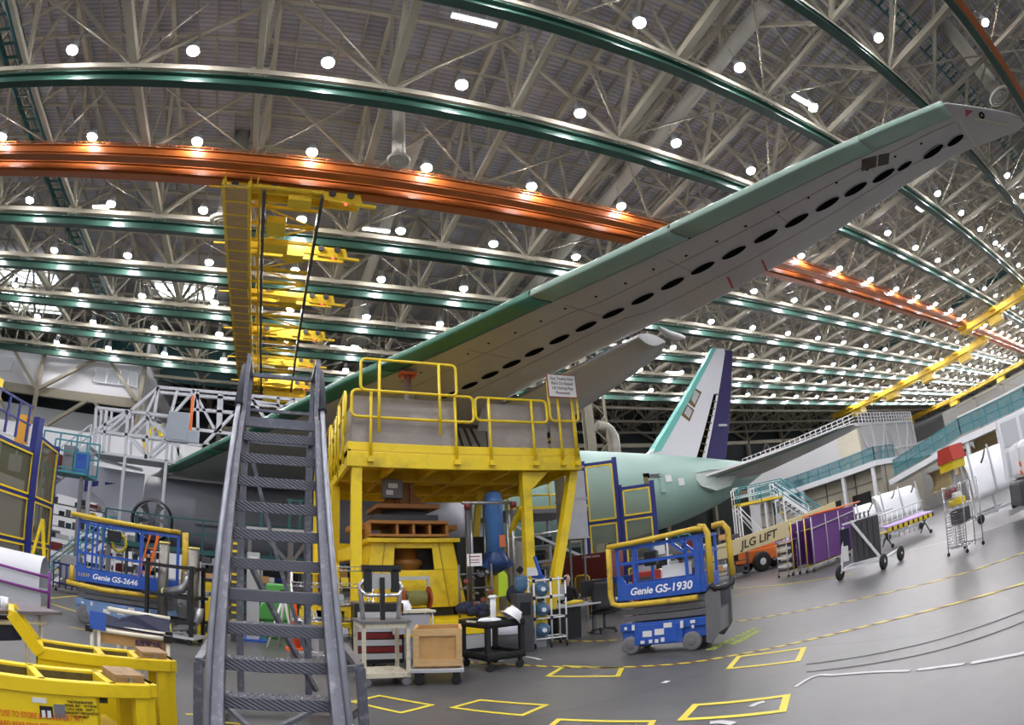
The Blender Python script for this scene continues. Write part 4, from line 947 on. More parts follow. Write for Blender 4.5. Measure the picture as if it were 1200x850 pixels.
# bottle rack
p = fl(623, 760); q = fl(656, 755)
t = thing('bottle_rack', 'white pipe rack on casters holding three water bottles', 'rack', (p.x, p.y - .22, 0), -.2)
mb = MB()
for x in (-.02, .32, .62):
    for y in (0, .45): mb.tube((x, y, .12), (x, y, 1.45), .018)
for z in (.2, .62, 1.05, 1.4):
    mb.tube((-.02, 0, z), (.62, 0, z), .016).tube((-.02, .45, z), (.62, .45, z), .016)
    for x in (-.02, .32, .62): mb.tube((x, 0, z), (x, .45, z), .016)
mb.build('pipe_frame', WHT, t)
mb = MB()
for x in (-.02, .32, .62):
    for z in (.62, 1.05, 1.4): mb.box((x, 0, z), (.05, .05, .07))
mb.build('joint', BLK, t)
for x, y in ((-.02, 0), (.62, 0), (.3, 0), (-.02, .45), (.62, .45)): MB().wheel((x, y, .06), .06, .03, (1, 0, 0), 12).build('caster', BLK, t)
for i, z in enumerate((.38, .8, 1.22)):
    b = thing('water_bottle', ('lowest', 'middle', 'topmost')[i] + ' blue water bottle lying in the white pipe rack', 'water bottle', (p.x, p.y - .22, 0), -.2)
    MB().lathe([(.05, -.02), (.14, .03), (.15, .08), (.15, .22), (.145, .25), (.15, .28), (.15, .42), (.12, .45)], (.16, -.0, z), 20, (0, 1, 0)).build('bottle', WBL, b); MB().lathe([(.045, -.06), (.045, -.01)], (.16, 0, z), 12, (0, 1, 0)).build('cap', WHT, b)
t = tag(MB().bar((0, 0, 1.47), (0, .45, 1.47), .06).bar((.0, .1, 1.5), (.0, .35, 1.9), .05).build('blue_rag', BLU, None, loc=(p.x + .25, p.y - .1, 0)), 'blue rag or strap hanging on the white pipe rack', 'cloth')
# desk, chair, monitor, person
dsk = atd(674, 707, 12.9)
t = thing('desk', 'grey desk with dark front behind the office chair', 'desk', (dsk.x, dsk.y, 0), -.12)
MB().b2((-.6, -.4, .72), (2.3, .4, .76)).build('desk_top', GRYL, t, bevel=.01); MB().b2((-.55, -.3, 0), (0.0, .35, .72)).build('pedestal', BLK, t)
for x in (.45, 2.2): MB().bar((x, -.3, 0), (x, .35, 0), .06).bar((x, 0, 0), (x, 0, .72), .07).build('leg', GRY, t)
t = thing('monitor', 'black computer monitor on the desk behind the office chair', 'monitor', (atd(699, 700, 12.9).x, atd(699, 700, 12.9).y + .1, .765), -.35); MB().b2((-.3, 0, .12), (.3, .04, .5)).build('screen', BLK, t, bevel=.01); MB().tube((0, .04, 0), (0, .04, .25), .025).b2((-.12, -.06, 0), (.12, .12, .015)).build('stand', BLK, t)
t = thing('monitor', 'grey cased monitor on the desk beside the seated person', 'monitor', (atd(652, 700, 13.1).x, atd(652, 700, 13.1).y, .765), .2); MB().b2((-.24, 0, .1), (.24, .06, .46)).build('screen', GRYL, t, bevel=.01); MB().tube((0, .04, 0), (0, .04, .2), .025).b2((-.12, -.06, 0), (.12, .12, .015)).build('stand', GRYL, t)
t = tag(MB().path([(-.15, 0, .03), (-.05, -.05, .05), (.08, 0, .04), (.2, -.04, .05), (.28, .02, .03)], .04, 8).path([(-.1, .08, .03), (.1, .05, .07), (.25, .1, .04)], .035, 8).build('yellow_gloves', YEL2, None, loc=(atd(670, 703, 12.6).x, atd(670, 703, 12.6).y, .77)), 'yellow gloves lying on the desk before the seated person', 'gloves')
t = thing('office_chair', 'dark grey swivel office chair, empty, with high back', 'office chair', fl(699, 741) + V(0, -.35, 0), 2.6)
CHF = mat('chair_fabric', (.035, .035, .04), .85)
MB().ell((0, 0, .5), (.27, .26, .06), 16, 8).build('seat', CHF, t)
P = [[V(x * .24 * (1 - .25 * (z / .62) ** 3), .28 + .05 * abs(x) ** 2 * -1 + .1 * z - .06 * math.sin(z * 5) , .58 + z) for x in (-1, -.6, -.2, .2, .6, 1)] for z in (0, .12, .25, .38, .5, .58, .62)]
b = MB().grid(P).build('backrest', CHF, t); md = b.modifiers.new('t', 'SOLIDIFY'); md.thickness = .06
for sx in (-1, 1): MB().path([(sx * .2, .1, .47), (sx * .31, .08, .5), (sx * .32, .05, .7)], .02, 8).bar((sx * .32, -.12, .72), (sx * .32, .15, .72), .07, .035).build('armrest', BLK, t)
MB().tube((0, 0, .1), (0, 0, .46), .03, 12).build('gas_lift', GRYD, t)
for k in range(5): a = k * 2 * PI / 5; MB().bar((0, 0, .12), (.3 * math.cos(a), .3 * math.sin(a), .08), .05, .03).wheel((.31 * math.cos(a), .31 * math.sin(a), .035), .03, .03, (math.sin(a), math.cos(a), 0), 10).build('base_arm', BLK, t)
# ---- seated person
SKIN = mat('skin', (.62, .36, .27), .5, var=.06); SHIRT = mat('black_shirt', (.012, .012, .014), .85); HAIR = mat('grey_hair', (.42, .40, .38), .9); TRO = mat('dark_trousers', (.03, .035, .05), .85)
def skin_mesh(name, verts, edges, radii, m, parent, sub=2):
    me = bpy.data.meshes.new(name); me.from_pydata([tuple(v) for v in verts], edges, []); me.update()
    o = bpy.data.objects.new(name, me); COL.objects.link(o); o.parent = parent
    md = o.modifiers.new('skin', 'SKIN'); 
    sv = me.skin_vertices[0].data if me.skin_vertices else None
    if sv is None:
        bm = bmesh.new(); bm.from_mesh(me); bm.verts.layers.skin.verify(); bm.to_mesh(me); bm.free(); sv = me.skin_vertices[0].data
    for i, r in enumerate(radii): sv[i].radius = (r, r) if not isinstance(r, tuple) else r; sv[i].use_root = (i == 0)
    md.use_smooth_shade = True
    s = o.modifiers.new('sub', 'SUBSURF'); s.levels = sub; s.render_levels = sub
    me.materials.append(m); return o
pr = thing('person', 'bald person in a black shirt seated at the desk, face towards the camera', 'person', (atd(667, 690, 13.7).x, atd(667, 690, 13.7).y + .12, 0), -.3)
vs = [(0, .05, .52), (0, .03, .72), (0, 0, .95), (0, -.02, 1.1), (0, -.03, 1.18), (0, -.04, 1.24),
      (-.09, 0, .5), (-.12, -.42, .53), (-.12, -.42, .1), (-.12, -.55, .05), (.09, 0, .5), (.12, -.42, .53), (.12, -.42, .1), (.12, -.55, .05),
      (-.19, -.01, 1.06), (-.25, -.06, .82), (-.2, -.3, .79), (-.17, -.38, .8), (.19, -.01, 1.06), (.25, -.06, .82), (.2, -.3, .79), (.17, -.38, .8)]
es = [(0, 1), (1, 2), (2, 3), (3, 4), (4, 5), (0, 6), (6, 7), (7, 8), (8, 9), (0, 10), (10, 11), (11, 12), (12, 13), (3, 14), (14, 15), (15, 16), (16, 17), (3, 18), (18, 19), (19, 20), (20, 21)]
rr = [(.17, .13), (.16, .12), (.18, .12), (.13, .09), .06, .055, .1, .08, .05, .04, .1, .08, .05, .04, .075, .055, .04, .03, .075, .055, .04, .03]
skin_mesh('body', vs, es, rr, SHIRT, pr)
hd = MB().ell((0, -.06, 1.33), (.077, .095, .115), 20, 16).ell((0, -.155, 1.315), (.014, .022, .03), 8, 6).ell((-.078, -.05, 1.32), (.012, .022, .032), 8, 6).ell((.078, -.05, 1.32), (.012, .022, .032), 8, 6).ell((0, -.12, 1.25), (.045, .04, .04), 12, 8).tube((0, -.04, 1.15), (0, -.05, 1.27), .055, 14)
h = hd.build('head', SKIN, pr)
MB().ell((-.03, -.146, 1.345), (.012, .006, .007), 8, 6).ell((.03, -.146, 1.345), (.012, .006, .007), 8, 6).ell((0, -.15, 1.268), (.024, .008, .006), 10, 6).build('facial_feature', GRYD, h)
P = MB()
for sx in (-1, 1): P.ell((sx * .062, -.02, 1.34), (.025, .07, .05), 12, 8)
P.ell((0, .02, 1.32), (.065, .035, .06), 12, 8).build('hair', HAIR, pr)
for sx in (-1, 1):
    vs = [(sx * .165, -.38, .8), (sx * .16, -.44, .795), (sx * .16, -.47, .79)]; es = [(0, 1), (1, 2)]; rr = [.03, .035, .025]
    for k in range(4):
        b = len(vs); x = sx * .16 + (k - 1.5) * .02; vs += [(x, -.48, .79), (x, -.515, .788), (x, -.54, .778)]; es += [(2, b), (b, b + 1), (b + 1, b + 2)]; rr += [.009, .008, .007]
    b = len(vs); vs += [(sx * .16 - sx * .035, -.45, .788), (sx * .16 - sx * .055, -.48, .785)]; es += [(1, b), (b, b + 1)]; rr += [.01, .008]
    skin_mesh('hand', vs, es, rr, SKIN, pr, 1)
t = thing('stool', 'dark stool under the seated person', 'chair', (pr.location.x, pr.location.y, 0)); MB().lathe([(.2, .36), (.21, .4), (.18, .42)], n=16).tube((0, 0, .02), (0, 0, .36), .03).lathe([(.24, 0), (.24, .03)], n=16).build('seat', BLK, t)
# ================================================================ scissor lifts
LBL = mat('label_white', (.72, .72, .7), .5); LTX = mat('letter_white', (.85, .86, .88), .4); LGLD = mat('letter_gold', (.6, .48, .12), .4)
BLUW = mat('worn_blue_paint', (.16, .27, .48), .5, var=.25, vscale=3, dirt=(.5, .53, .58), damt=.7, dscale=4)
def scissor(name, lb, loc, rz, L, W, H, panel_lines, pad_style, chassis, wr, big=True):
    """local x: along the long side (0..L), y: away from the viewer, z up"""
    t = thing(name, lb, 'scissor lift', loc, rz, None)
    zc0, zc1 = .16, .54
    mb = MB().b2((.02, .06, zc0 + .06), (L * .98, W - .06, zc1)); mb.b2((.26, .0, zc0), (L * .72, .07, zc1 - .04)).b2((0, .02, zc1 - .14), (L, .09, zc1)).b2((0, W - .09, zc1 - .14), (L, W - .02, zc1)).b2((.26, W - .07, zc0), (L * .72, W, zc1 - .04))
    ch = mb.build('chassis', chassis, t, bevel=.01)
    MB().b2((.34, -.012, zc0 + .03), (L * .66, 0, zc1 - .1)).build('battery_door', chassis, ch, bevel=.01)
    random.seed(2)
    for (x, z, w, h) in ((.4, .30, .16, .1), (.6, .32, .16, .1), (.36, .19, .07, .05), (.5, .19, .06, .06), (.6, .19, .06, .06), (.7, .2, .06, .07), (.09, .44, .05, .05), (.22, .43, .05, .09), (.75, .43, .14, .08), (1.02, .4, .05, .12), (1.18, .46, .08, .05), (1.2, .38, .04, .05)):
        k = L / 1.45; MB().b2((x * k, -.02, z), (x * k + w, -.012, z + h)).build('label', LBL, ch)
    MB().b2((L * .86, -.03, .2), (L + .12, W + .03, .95 if pad_style == 1 else .6)).build('x', GRY, t) if False else None
    # counterweight end box
    e = MB(); x0 = L - .03
    for y in (0.0, W - .06): e.prism([V(x0, y, .12), V(x0 + .1, y, .1), V(x0 + .24, y, .3), V(x0 + .24, y, .9 if pad_style == 1 else .62), V(x0 + .12, y, .98 if pad_style == 1 else .7), V(x0, y, .9 if pad_style == 1 else .62)], (0, .06, 0))
    e.b2((x0 + .05, .06, .25), (x0 + .2, W - .06, .62)); e.build('end_box', GRY, t)
    for wx in (wr + .02, L - wr - .12):
        for wy in (.06, W - .06):
            q = MB().wheel((wx, wy, wr), wr, .12, (0, 1, 0), 28).build('wheel', RUBG, t); MB().hub((wx, wy, wr), wr * .8, .14, (0, 1, 0), 16).build('hub', GRY, q)
    # folded scissor stack
    mb = MB(); n = 3
    for i in range(n):
        z = zc1 + .03 + i * .115
        for y in (.06, W - .1): mb.b2((.05, y, z), (L - .02, y + .05, z + .1))
        for x in (.15, .5 * L, L - .15): mb.tube((x, .05, z + .05), (x, W - .05, z + .05), .025, 8)
    for i in range(n):
        z = zc1 + .08 + i * .115
        for j in range(6): mb.box((.25 + j * (L - .5) / 5, .055, z), (.03, .012, .03))
    mb.build('scissor_arms', GRY, t)
    # platform
    zp = zc1 + .40; ph = .27
    dk = MB().b2((.0, 0, zp), (L, W, zp + .05)).build('platform_deck', GRYD, t)
    pn = MB().b2((0, -.02, zp), (L, .01, zp + ph)).b2((0, W - .01, zp), (L, W + .02, zp + ph)).b2((0, 0, zp), (.03, W, zp + ph)).b2((L - .03, 0, zp), (L, W, zp + ph)).build('side_panel', BLU, t, bevel=.004)
    for (s, size, x, sx, m, sh) in panel_lines: text(s, size, m, pn, (x, -.024, zp + ph / 2), (PI / 2, 0, 0), shear=sh, sx=sx, ext=.003)
    zt = H - .04
    mb = MB()
    for y in (-.0, W):
        mb.bar((0, y, zp + ph + .35), (L, y, zp + ph + .35), .04, .05).bar((0, y, zt), (L, y, zt), .045, .05)
        xs = (0.02, .32, L - .3, L - .03) if pad_style == 1 else (.02, .2, .45, L * .62, L - .03)
        for x in xs: mb.bar((x, y, zp), (x, y, zt), .045)
    for x in (0, L):
        mb.bar((x, 0, zp + ph + .35), (x, W, zp + ph + .35), .04).bar((x, 0, zt), (x, W, zt), .04)
    if pad_style == 1: mb.bar((L - .12, 0, zp), (L - .12, 0, zt - .02), .08, .06).bar((L * .62, 0, zt), (L - .3, 0, zp + ph + .38), .045).bar((L * .72, 0, zt), (L - .14, 0, zt - .25), .045)
    mb.prism([V(.02, -.01, zp + ph), V(.16, -.01, zp + ph), V(.1, -.01, zp + ph + .13), V(.04, -.01, zp + ph + .13)], (0, .02, 0))
    mb.build('guard_rails', BLU, t)
    MB().b2((L * .28, .15, zt - .35), (L * .42, .3, zt - .1)).build('control_box', BLK, t, bevel=.02)
    return t, zp, zt, ph
PADY = mat('foam_pad_yellow', (.62, .42, .03), .6, var=.2, vscale=4, dirt=(.22, .13, .05), damt=.9, dscale=4)
a = fl(730, 768.5); b = fl(830, 761.5); rz = math.atan2(b.y - a.y, b.x - a.x); u = (b - a).normalized(); a0 = a - u * .05
L1 = 1.52
t, zp, zt, ph = scissor('scissor_lift', 'blue scissor lift GS-1930 with yellow foam padding, near the desk', a0, rz, L1, .76, 1.86,
   [('Genie', .165, .42, 1.0, LTX, .25), ('GS-1930', .18, .98, 1.0, LTX, .15)], 1, BLU, .16)
mb = MB().path([(-.1, -.08, zt + .02), (-.1, -.08, zt - .3), (-.1, -.08, zp + .12), (-.07, -.08, zp - .03), (.05, -.08, zp - .07), (.3, -.08, zp - .07), (L1 - .12, -.08, zp - .07)], .045, 12)
mb.path([(-.12, -.07, zt + .05), (.4, -.07, zt + .07), (L1 - .1, -.07, zt + .12), (L1 + .02, -.06, zt + .1)], .042, 12)
mb.path([(L1 - .05, -.05, zt + .14), (L1 + .04, -.05, zt + .13), (L1 + .1, -.05, zt + .02), (L1 + .1, -.05, zt - .2), (L1 + .1, -.05, zp + .12)], .048, 12)
mb.path([(L1 + .08, .3, zt + .12), (L1 + .26, .3, zt + .13), (L1 + .34, .3, zt + .02), (L1 + .34, .3, zt - .25), (L1 + .36, .3, zp + .16)], .05, 12)
mb.build('foam_padding', PADY, t)
MB().path([(L1 + .08, -.03, zp + .1), (L1 + .14, 0, zp + .02), (L1 + .25, .2, zp - .0), (L1 + .34, .3, zp + .04), (L1 + .36, .3, zp + .18)], .05, 10).build('black_hose', BLK, t)
MB().tube((L1 * .55, .2, zp + .05), (L1 * .55, .2, zt + .1), .015).b2((L1 * .5, .1, zp + .3), (L1 * .8, .25, zp + .5)).build('tool_hook', WHT, t)
#text('TAMPA ELECTRIC', .04, LTX, t, (.62, -.0, .485), (PI / 2, 0, 0)) if False else None
# GS-2646 on the left
a = fl(88, 729); b = atd(200, 690, 12.6); b.z = 0; rz = math.atan2(b.y - a.y, b.x - a.x)
L2 = 2.3
t, zp, zt, ph = scissor('scissor_lift', 'blue and worn pale blue scissor lift GS-2646 with long yellow padded rails', a, rz, L2, 1.17, 2.3,
   [('51039', .11, .18, 1, LGLD, 0), ('Genie', .165, .57, 1, LTX, .25), ('GS-2646', .165, 1.1, 1, LTX, .15)], 2, BLUW, .21)
mb = MB().path([(-.18, -.08, zt + .1), (.5, -.08, zt + .08), (L2, -.08, zt + .05)], .05, 12).path([(-.1, 1.2, zt + .1), (L2, 1.2, zt + .05)], .05, 12).path([(-.2, -.1, zp - .08), (.6, -.1, zp - .12), (L2 * .85, -.1, zp - .1)], .055, 12).tube((-.08, -.08, zp - .05), (-.08, -.08, zp + .3), .05).path([(L2 + .1, -.05, zt + .06), (L2 + .12, -.05, zt - .4), (L2 + .1, -.05, zp + .1)], .07, 12)
mb.build('foam_padding', PADY, t)
k = MB().bar((L2 * .58, .6, zp + .1), (L2 * .70, .6, zt - .05), .07, .04).bar((L2 * .68, .6, zp + .1), (L2 * .78, .6, zt - .05), .07, .04)
for i in range(5): f = (i + .5) / 5; k.bar((L2 * (.58 + .12 * f), .6, zp + .1 + f * .95), (L2 * (.68 + .1 * f), .6, zp + .1 + f * .95), .05, .03)
k = tag(k.build('step_ladder', ORP, None, loc=a, rz=rz), 'orange step ladder leaning inside the GS-2646 scissor lift', 'ladder')
k = tag(MB().path([(.9 + .16 * math.cos(q), .55, zt - .35 + .2 * math.sin(q)) for q in [i * PI / 8 for i in range(16)]], .035, 8, True).build('coiled_strap', mat('strap_yellow_black', (.5, .4, .02), .7, dirt=(.01, .01, .01), damt=1, dscale=14), None, loc=a, rz=rz), 'yellow and black coiled strap hanging in the GS-2646 scissor lift', 'strap')
# pipe cart
p = fl(172, 748); q = fl(224, 757); rz = math.atan2(q.y - p.y, q.x - p.x); w = (q - p).length
t = thing('pipe_cart', 'black padded pipe frame cart holding stainless ducts, before the GS-2646 scissor lift', 'cart', p, rz)
mb = MB()
for x in (0, w):
    for y in (0, .6): mb.bar((x, y, .12), (x, y, 1.6), .07)
for z in (.45, .95, 1.55):
    for y in (0, .6): mb.bar((-.1, y, z), (w + .1, y, z), .07)
    for x in (0, w): mb.bar((x, -.05, z), (x, .65, z), .06)
mb.build('padded_frame', BLK, t); MB().b2((-.08, -.05, .12), (w + .08, .65, .17)).build('deck', GRYL, t)
for x in (.05, w - .05):
    for y in (0, .55): MB().wheel((x, y, .065), .065, .04, (0, 1, 0), 14).build('caster', BLK, t)
CAPY = mat('cap_yellow', (.8, .7, .2), .5)
for j, (x, y, z0, z1, lb) in enumerate(((.2, .3, .2, 2.0, 'left upright stainless duct with yellow cap'), (.85, .35, .2, 1.95, 'right upright stainless duct with yellow cap'))):
    k = thing('stainless_duct', lb + ' on the black pipe cart', 'duct', p, rz)
    MB().tube((x, y, z0), (x + .02, y, z1), .11, 16).build('tube', mat('weathered_steel', (.2, .19, .17), .4, .7, var=.2), k); MB().tube((x + .02, y, z1), (x + .02, y, z1 + .04), .115, 16).build('cap', CAPY, k)
for j, (x0, z0, x1, z1, lb) in enumerate(((.35, 1.0, .75, 1.12, 'short polished elbow duct with yellow cap, middle of the black pipe cart'), (.55, .3, 1.0, .42, 'short duct with yellow cap lying low on the black pipe cart'))):
    k = thing('stainless_duct', lb, 'duct', p, rz)
    MB().path([(x0, .1, z0), (x1, .12, z1), (x1 + .08, .15, z1 + .15), (x1 + .1, .15, z1 + .35)], .09, 14).build('tube', STL, k); MB().tube((x0 - .03, .1, z0 - .005), (x0, .1, z0), .095, 14).build('cap', CAPY, k)
# ================================================================ foreground stair ladder
LAD = mat('ladder_grey_paint', (.125, .13, .16), .36, .2, var=.15, vscale=8, dirt=(.4, .4, .42), damt=.5, dscale=12)
TRE = bpy.data.materials.new('diamond_tread'); TRE.use_nodes = True
def _tread(m):
    nt = m.node_tree; n = nt.nodes; L = nt.links; b = n['Principled BSDF']; b.inputs['Base Color'].default_value = (.095, .1, .122, 1); b.inputs['Roughness'].default_value = .4
    tc = n.new('ShaderNodeTexCoord'); outs = []
    for s in (1, -1):
        mp = n.new('ShaderNodeMapping'); mp.inputs['Rotation'].default_value = (s * PI / 4, PI / 4, s * PI / 4); L.new(tc.outputs['Object'], mp.inputs[0])
        w = n.new('ShaderNodeTexWave'); w.inputs['Scale'].default_value = 14; L.new(mp.outputs[0], w.inputs[0]); outs.append(w)
    mx = n.new('ShaderNodeMath'); mx.operation = 'MULTIPLY'; L.new(outs[0].outputs[1], mx.inputs[0]); L.new(outs[1].outputs[1], mx.inputs[1])
    bp = n.new('ShaderNodeBump'); bp.inputs['Strength'].default_value = .9; bp.inputs['Distance'].default_value = .006; L.new(mx.outputs[0], bp.inputs['Height']); L.new(bp.outputs[0], b.inputs['Normal'])
_tread(TRE)
PADG = mat('foam_grip_grey', (.05, .052, .062), .75)
S0 = V(.03, 3.62, .765); S1 = V(.03, 5.08, 2.875)     # lowest and highest visible tread
st = (S1 - S0) / 9
t = thing('rolling_ladder', 'grey steel rolling stair ladder with padded hand rails and diamond plate treads', 'ladder', (0, 0, 0))
hw = .325
def sp(i, x=0, dz=0): p = S0 + st * i; return V(p.x + x, p.y, p.z + dz)
for i in range(-3, 10):
    p = sp(i)
    if p.z < .1: continue
    MB().b2((p.x - hw, p.y, p.z - .035), (p.x + hw, p.y + .17, p.z + .0)).b2((p.x - hw, p.y - .01, p.z - .085), (p.x + hw, p.y + .012, p.z)).build('tread', TRE, t, bevel=.004)
for sx in (-1, 1):
    MB().bar(sp(-3.2, sx * (hw + .02)), sp(9.7, sx * (hw + .02)), .035, .16).build('stringer', LAD, t)
    MB().bar(sp(-3.2, sx * (hw + .065), .02), sp(9.5, sx * (hw + .05), .04), .05, .07).build('outer_stringer', LAD, t)
    a = sp(-3.2, sx * (hw + .11), .1); b = sp(9.7, sx * (hw + .075), .13); c = sp(11.9, sx * (hw + .06), .12)
    MB().path([a, b, c, c + V(0, .25, .03)], .024, 12).build('hand_rail', SIL if False else mat('rail_scuffed', (.3, .31, .35), .3, .5, var=.4, vscale=10, aniso=(1, 1, .3)), t)
    g = c
    MB().path([sp(9.6, sx * (hw + .075), .13), c, c + V(0, .06, .0)], .046, 14).build('foam_grip', PADG, t)
    MB().bar(sp(9.6, sx * (hw + .02)), V(sp(0).x + sx * (hw + .02), 5.25, 3.7), .04).bar((sx * (hw + .02) + .03, 5.2, 3.0), (sx * (hw + .02) + .03, 6.0, 3.0), .05, .07).bar((sx * (hw + .02) + .03, 5.95, 3.0), (sx * (hw + .02) + .03, 6.0, 3.75), .04).bar((sx * (hw + .02) + .03, 5.3, 3.7), (sx * (hw + .02) + .03, 6.0, 3.75), .04).build('landing_rail', LAD, t)
    MB().bar((sx * (hw + .02) + .03, 5.95, .1), (sx * (hw + .02) + .03, 5.95, 3.0), .07).build('rear_post', LAD, t)
MB().bar((-hw, 5.2, 3.0), (hw + .06, 5.2, 3.0), .06, .09).bar((-hw, 5.95, 3.0), (hw + .06, 5.95, 3.0), .05, .07).bar((-hw, 5.98, 3.35), (hw + .06, 5.98, 3.35), .03).bar((-hw, 5.98, 3.75), (hw + .06, 5.98, 3.75), .04).build('landing_bar', LAD, t)
MB().bar((-.2, 5.2, 1.7), (.45, 5.9, .35), .05, .04).bar((-.22, 5.9, 2.75), (.42, 5.9, .55), .06, .04).bar((.38, 5.9, 2.1), (.38, 5.9, .3), .05).bar((-hw, 5.9, .95), (hw, 5.9, .95), .04).build('cross_brace', LAD, t)
l0 = atd(233, 776, 4.35); l1 = atd(249, 748, 5.3); r0 = atd(422, 783, 4.35); r1 = atd(402, 757, 5.3)
mb = MB()
for p0, p1 in ((l0, l1), (r0, r1)):
    s = -1 if p0.x < 0 else 1
    mb.bar(p0, p1, .06).bar(p0, (p0.x + s * .03, p0.y - .02, .08), .07).bar(p0, (s * .4, p0.y - .0, p0.z - .02), .05).bar((p0.x, p0.y, p0.z * .6), (s * .4, p0.y + .2, .25), .05).bar(p1, (p1.x, p1.y, .08), .06).bar((p0.x + s * .03, p0.y - .1, .1), (p1.x, 6.1, .1), .07)
mb.bar((l0.x, 4.3, .1), (r0.x, 4.3, .1), .07).bar((l1.x, 6.1, .1), (r1.x, 6.1, .1), .07).bar((-.5, 6.0, .12), (.05, 4.3, .12), .05).bar((-.35, 4.3, .14), (.5, 6.0, .14), .05)
mb.build('outrigger_base', LAD, t)
mb = MB()
for i in range(16):
    z = .62 - i * .036; p = V(.47, 3.42, z); mb.path([p + V(.012 * math.cos(q) * (1 if i % 2 else .2), .012 * math.cos(q) * (.2 if i % 2 else 1), .024 * math.sin(q)) for q in [k * PI / 5 for k in range(10)]], .0045, 6, True)
mb.build('chain', GRYL, t)
# ================================================================ yellow storage fixtures
TRED = mat('stencil_orange', (.75, .12, .02), .6); TBLK = mat('stencil_black', (.03, .025, .01), .6)
INS = mat('scuffed_inner', (.12, .09, .02), .7, var=.5, vscale=10, dirt=(.03, .025, .02), damt=1, dscale=7)
def fixture(loc, rz, L, H, lb, front=True):
    t = thing('storage_fixture', lb, 'storage fixture', loc, rz, None); W = .42
    mb = MB(); th = .10
    # top ring with two openings and a right bay; local x runs along, right end at x=0
    def ring(x0, x1, y0, y1): return mb
    for (a, b) in ((-L, -L + .06), (-L * .56, -L * .56 + .06), (-.36, -.30), (-.05, 0)): mb.b2((a, 0, H - th), (b, W, H))
    mb.b2((-L, -.02, H - th), (-.06, .05, H)).b2((-L, W - .05, H - th), (-.06, W + .02, H))
    mb.prism([V(-.07, -.02, H - th), V(.0, .06, H - th), V(0, .0 + W - .06, H - th), V(-.07, W + .02, H - th)], (0, 0, th))
    mb.build('top_frame', Y, t, bevel=.006)
    MB().b2((-L, .0, .05), (-.44, .02, H - th)).b2((-L, W - .02, .05), (-.44, W, H - th)).b2((-.46, 0, .05), (-.44, W, H - th)).b2((-.47, -.0, .1), (-.25, W, .35)).build('body_panel', Y, t)
    MB().b2((-L, .05, H - .16), (-.36, W - .05, H - .12)).b2((-L + .06, .05, H - .14), (-.36, .06, H - .02)).b2((-L + .06, W - .06, H - .14), (-.36, W - .05, H - .02)).build('tray_liner', INS, t)
    for x, y in ((-.13, .0), (-.04, W - .08), (-.13, W - .1), (-.05, .02)): MB().b2((x - .04, y, 0), (x + .04, y + .07, H - th)).build('leg', Y, t)
    for x in (-.9, -L + .1): MB().b2((x, .1, 0), (x + .08, W - .1, .06)).build('foot', GRYD, t)
    MB().b2((-.30, .05, H - .1), (-.06, W - .06, H - .07)).build('bay_shelf', GRYD, t)
    return t
fr = atd(184, 803, 4.05); H1 = fr.z
fb = atd(2, 765, 3.72); rz1 = math.atan2(fr.y - fb.y, fr.x - fb.x)
f1 = fixture((fr.x, fr.y, 0), rz1, 1.55, H1, 'yellow steel storage fixture with long orange lettering on its side')
text('"USE TO STORE & TRANSPORT AFT\nINBOARD REAR SPAR STRONGBACK ATTACH\nFITTING. RETURN TO C/C 738 FOR', .062, TRED, f1, (-.86, -.004, H1 - .34), (PI / 2, 0, 0), sx=.6, sp=1.15)
text('THE FOUNDATION\nMODEL 4331    W F 07 03\nS.W.A 16530    UNIT 3\nTRANSPORT MECHANICAL\nEQUIPMENT', .026, TBLK, f1, (-.58, -.004, H1 - .2), (PI / 2, 0, 0), sx=.8)
MB().b2((-.87, -.006, H1 - .27), (-.78, 0, H1 - .19)).build('name_plate', BLK, f1); MB().b2((-.77, -.006, H1 - .27), (-.69, 0, H1 - .17)).build('name_plate', STL, f1); MB().b2((-.92, -.006, H1 - .17), (-.82, 0, H1 - .135)).build('paper_label', LBL, f1)
for xx in (-.86, -.82): MB().b2((xx, -.009, H1 - .27), (xx + .025, -.006, H1 - .22)).build('plate_marks', LBL, f1)
fr2 = atd(207, 775, 4.95); fb2 = atd(52, 742, 4.75); H2 = fr2.z; rz2 = math.atan2(fr2.y - fb2.y, fr2.x - fb2.x)
f2 = fixture((fr2.x, fr2.y, 0), rz2, 1.2, H2, 'yellow steel storage fixture with tow handle, behind the lettered one')
text('ATTACH\nSTORAGE', .06, TRED, f2, (-.52, -.004, H2 - .32), (PI / 2, 0, 0), sx=.7)
MB().bar((-1.18, -.02, H2 - .05), (-1.42, -.05, H2 + .24), .1, .03, (0, 1, 0)).bar((-1.18, .42, H2 - .05), (-1.42, .42, H2 + .24), .1, .03, (0, 1, 0)).bar((-1.42, -.05, H2 + .24), (-1.42, .42, H2 + .24), .05).build('tow_handle', Y, f2)
WBX = mat('old_wood_box', (.33, .21, .1), .7, var=.3, vscale=8, dirt=(.06, .05, .04), damt=.7, dscale=8)
for (f, H, lb) in ((f1, H1, 'old wooden tool box set in the near yellow fixture'), (f2, H2, 'old wooden tool box set in the rear yellow fixture')):
    k = thing('wooden_box', lb, 'box', f.location, f.rotation_euler.z)
    MB().b2((-.29, .06, H - .068), (-.07, .34, H + .05)).build('box', WBX, k, bevel=.004); MB().b2((-.295, .055, H + .03), (-.065, .345, H + .055)).build('lid', WBX, k); MB().box((-.18, .052, H + .01), (.03, .012, .05)).build('latch', STL, k)
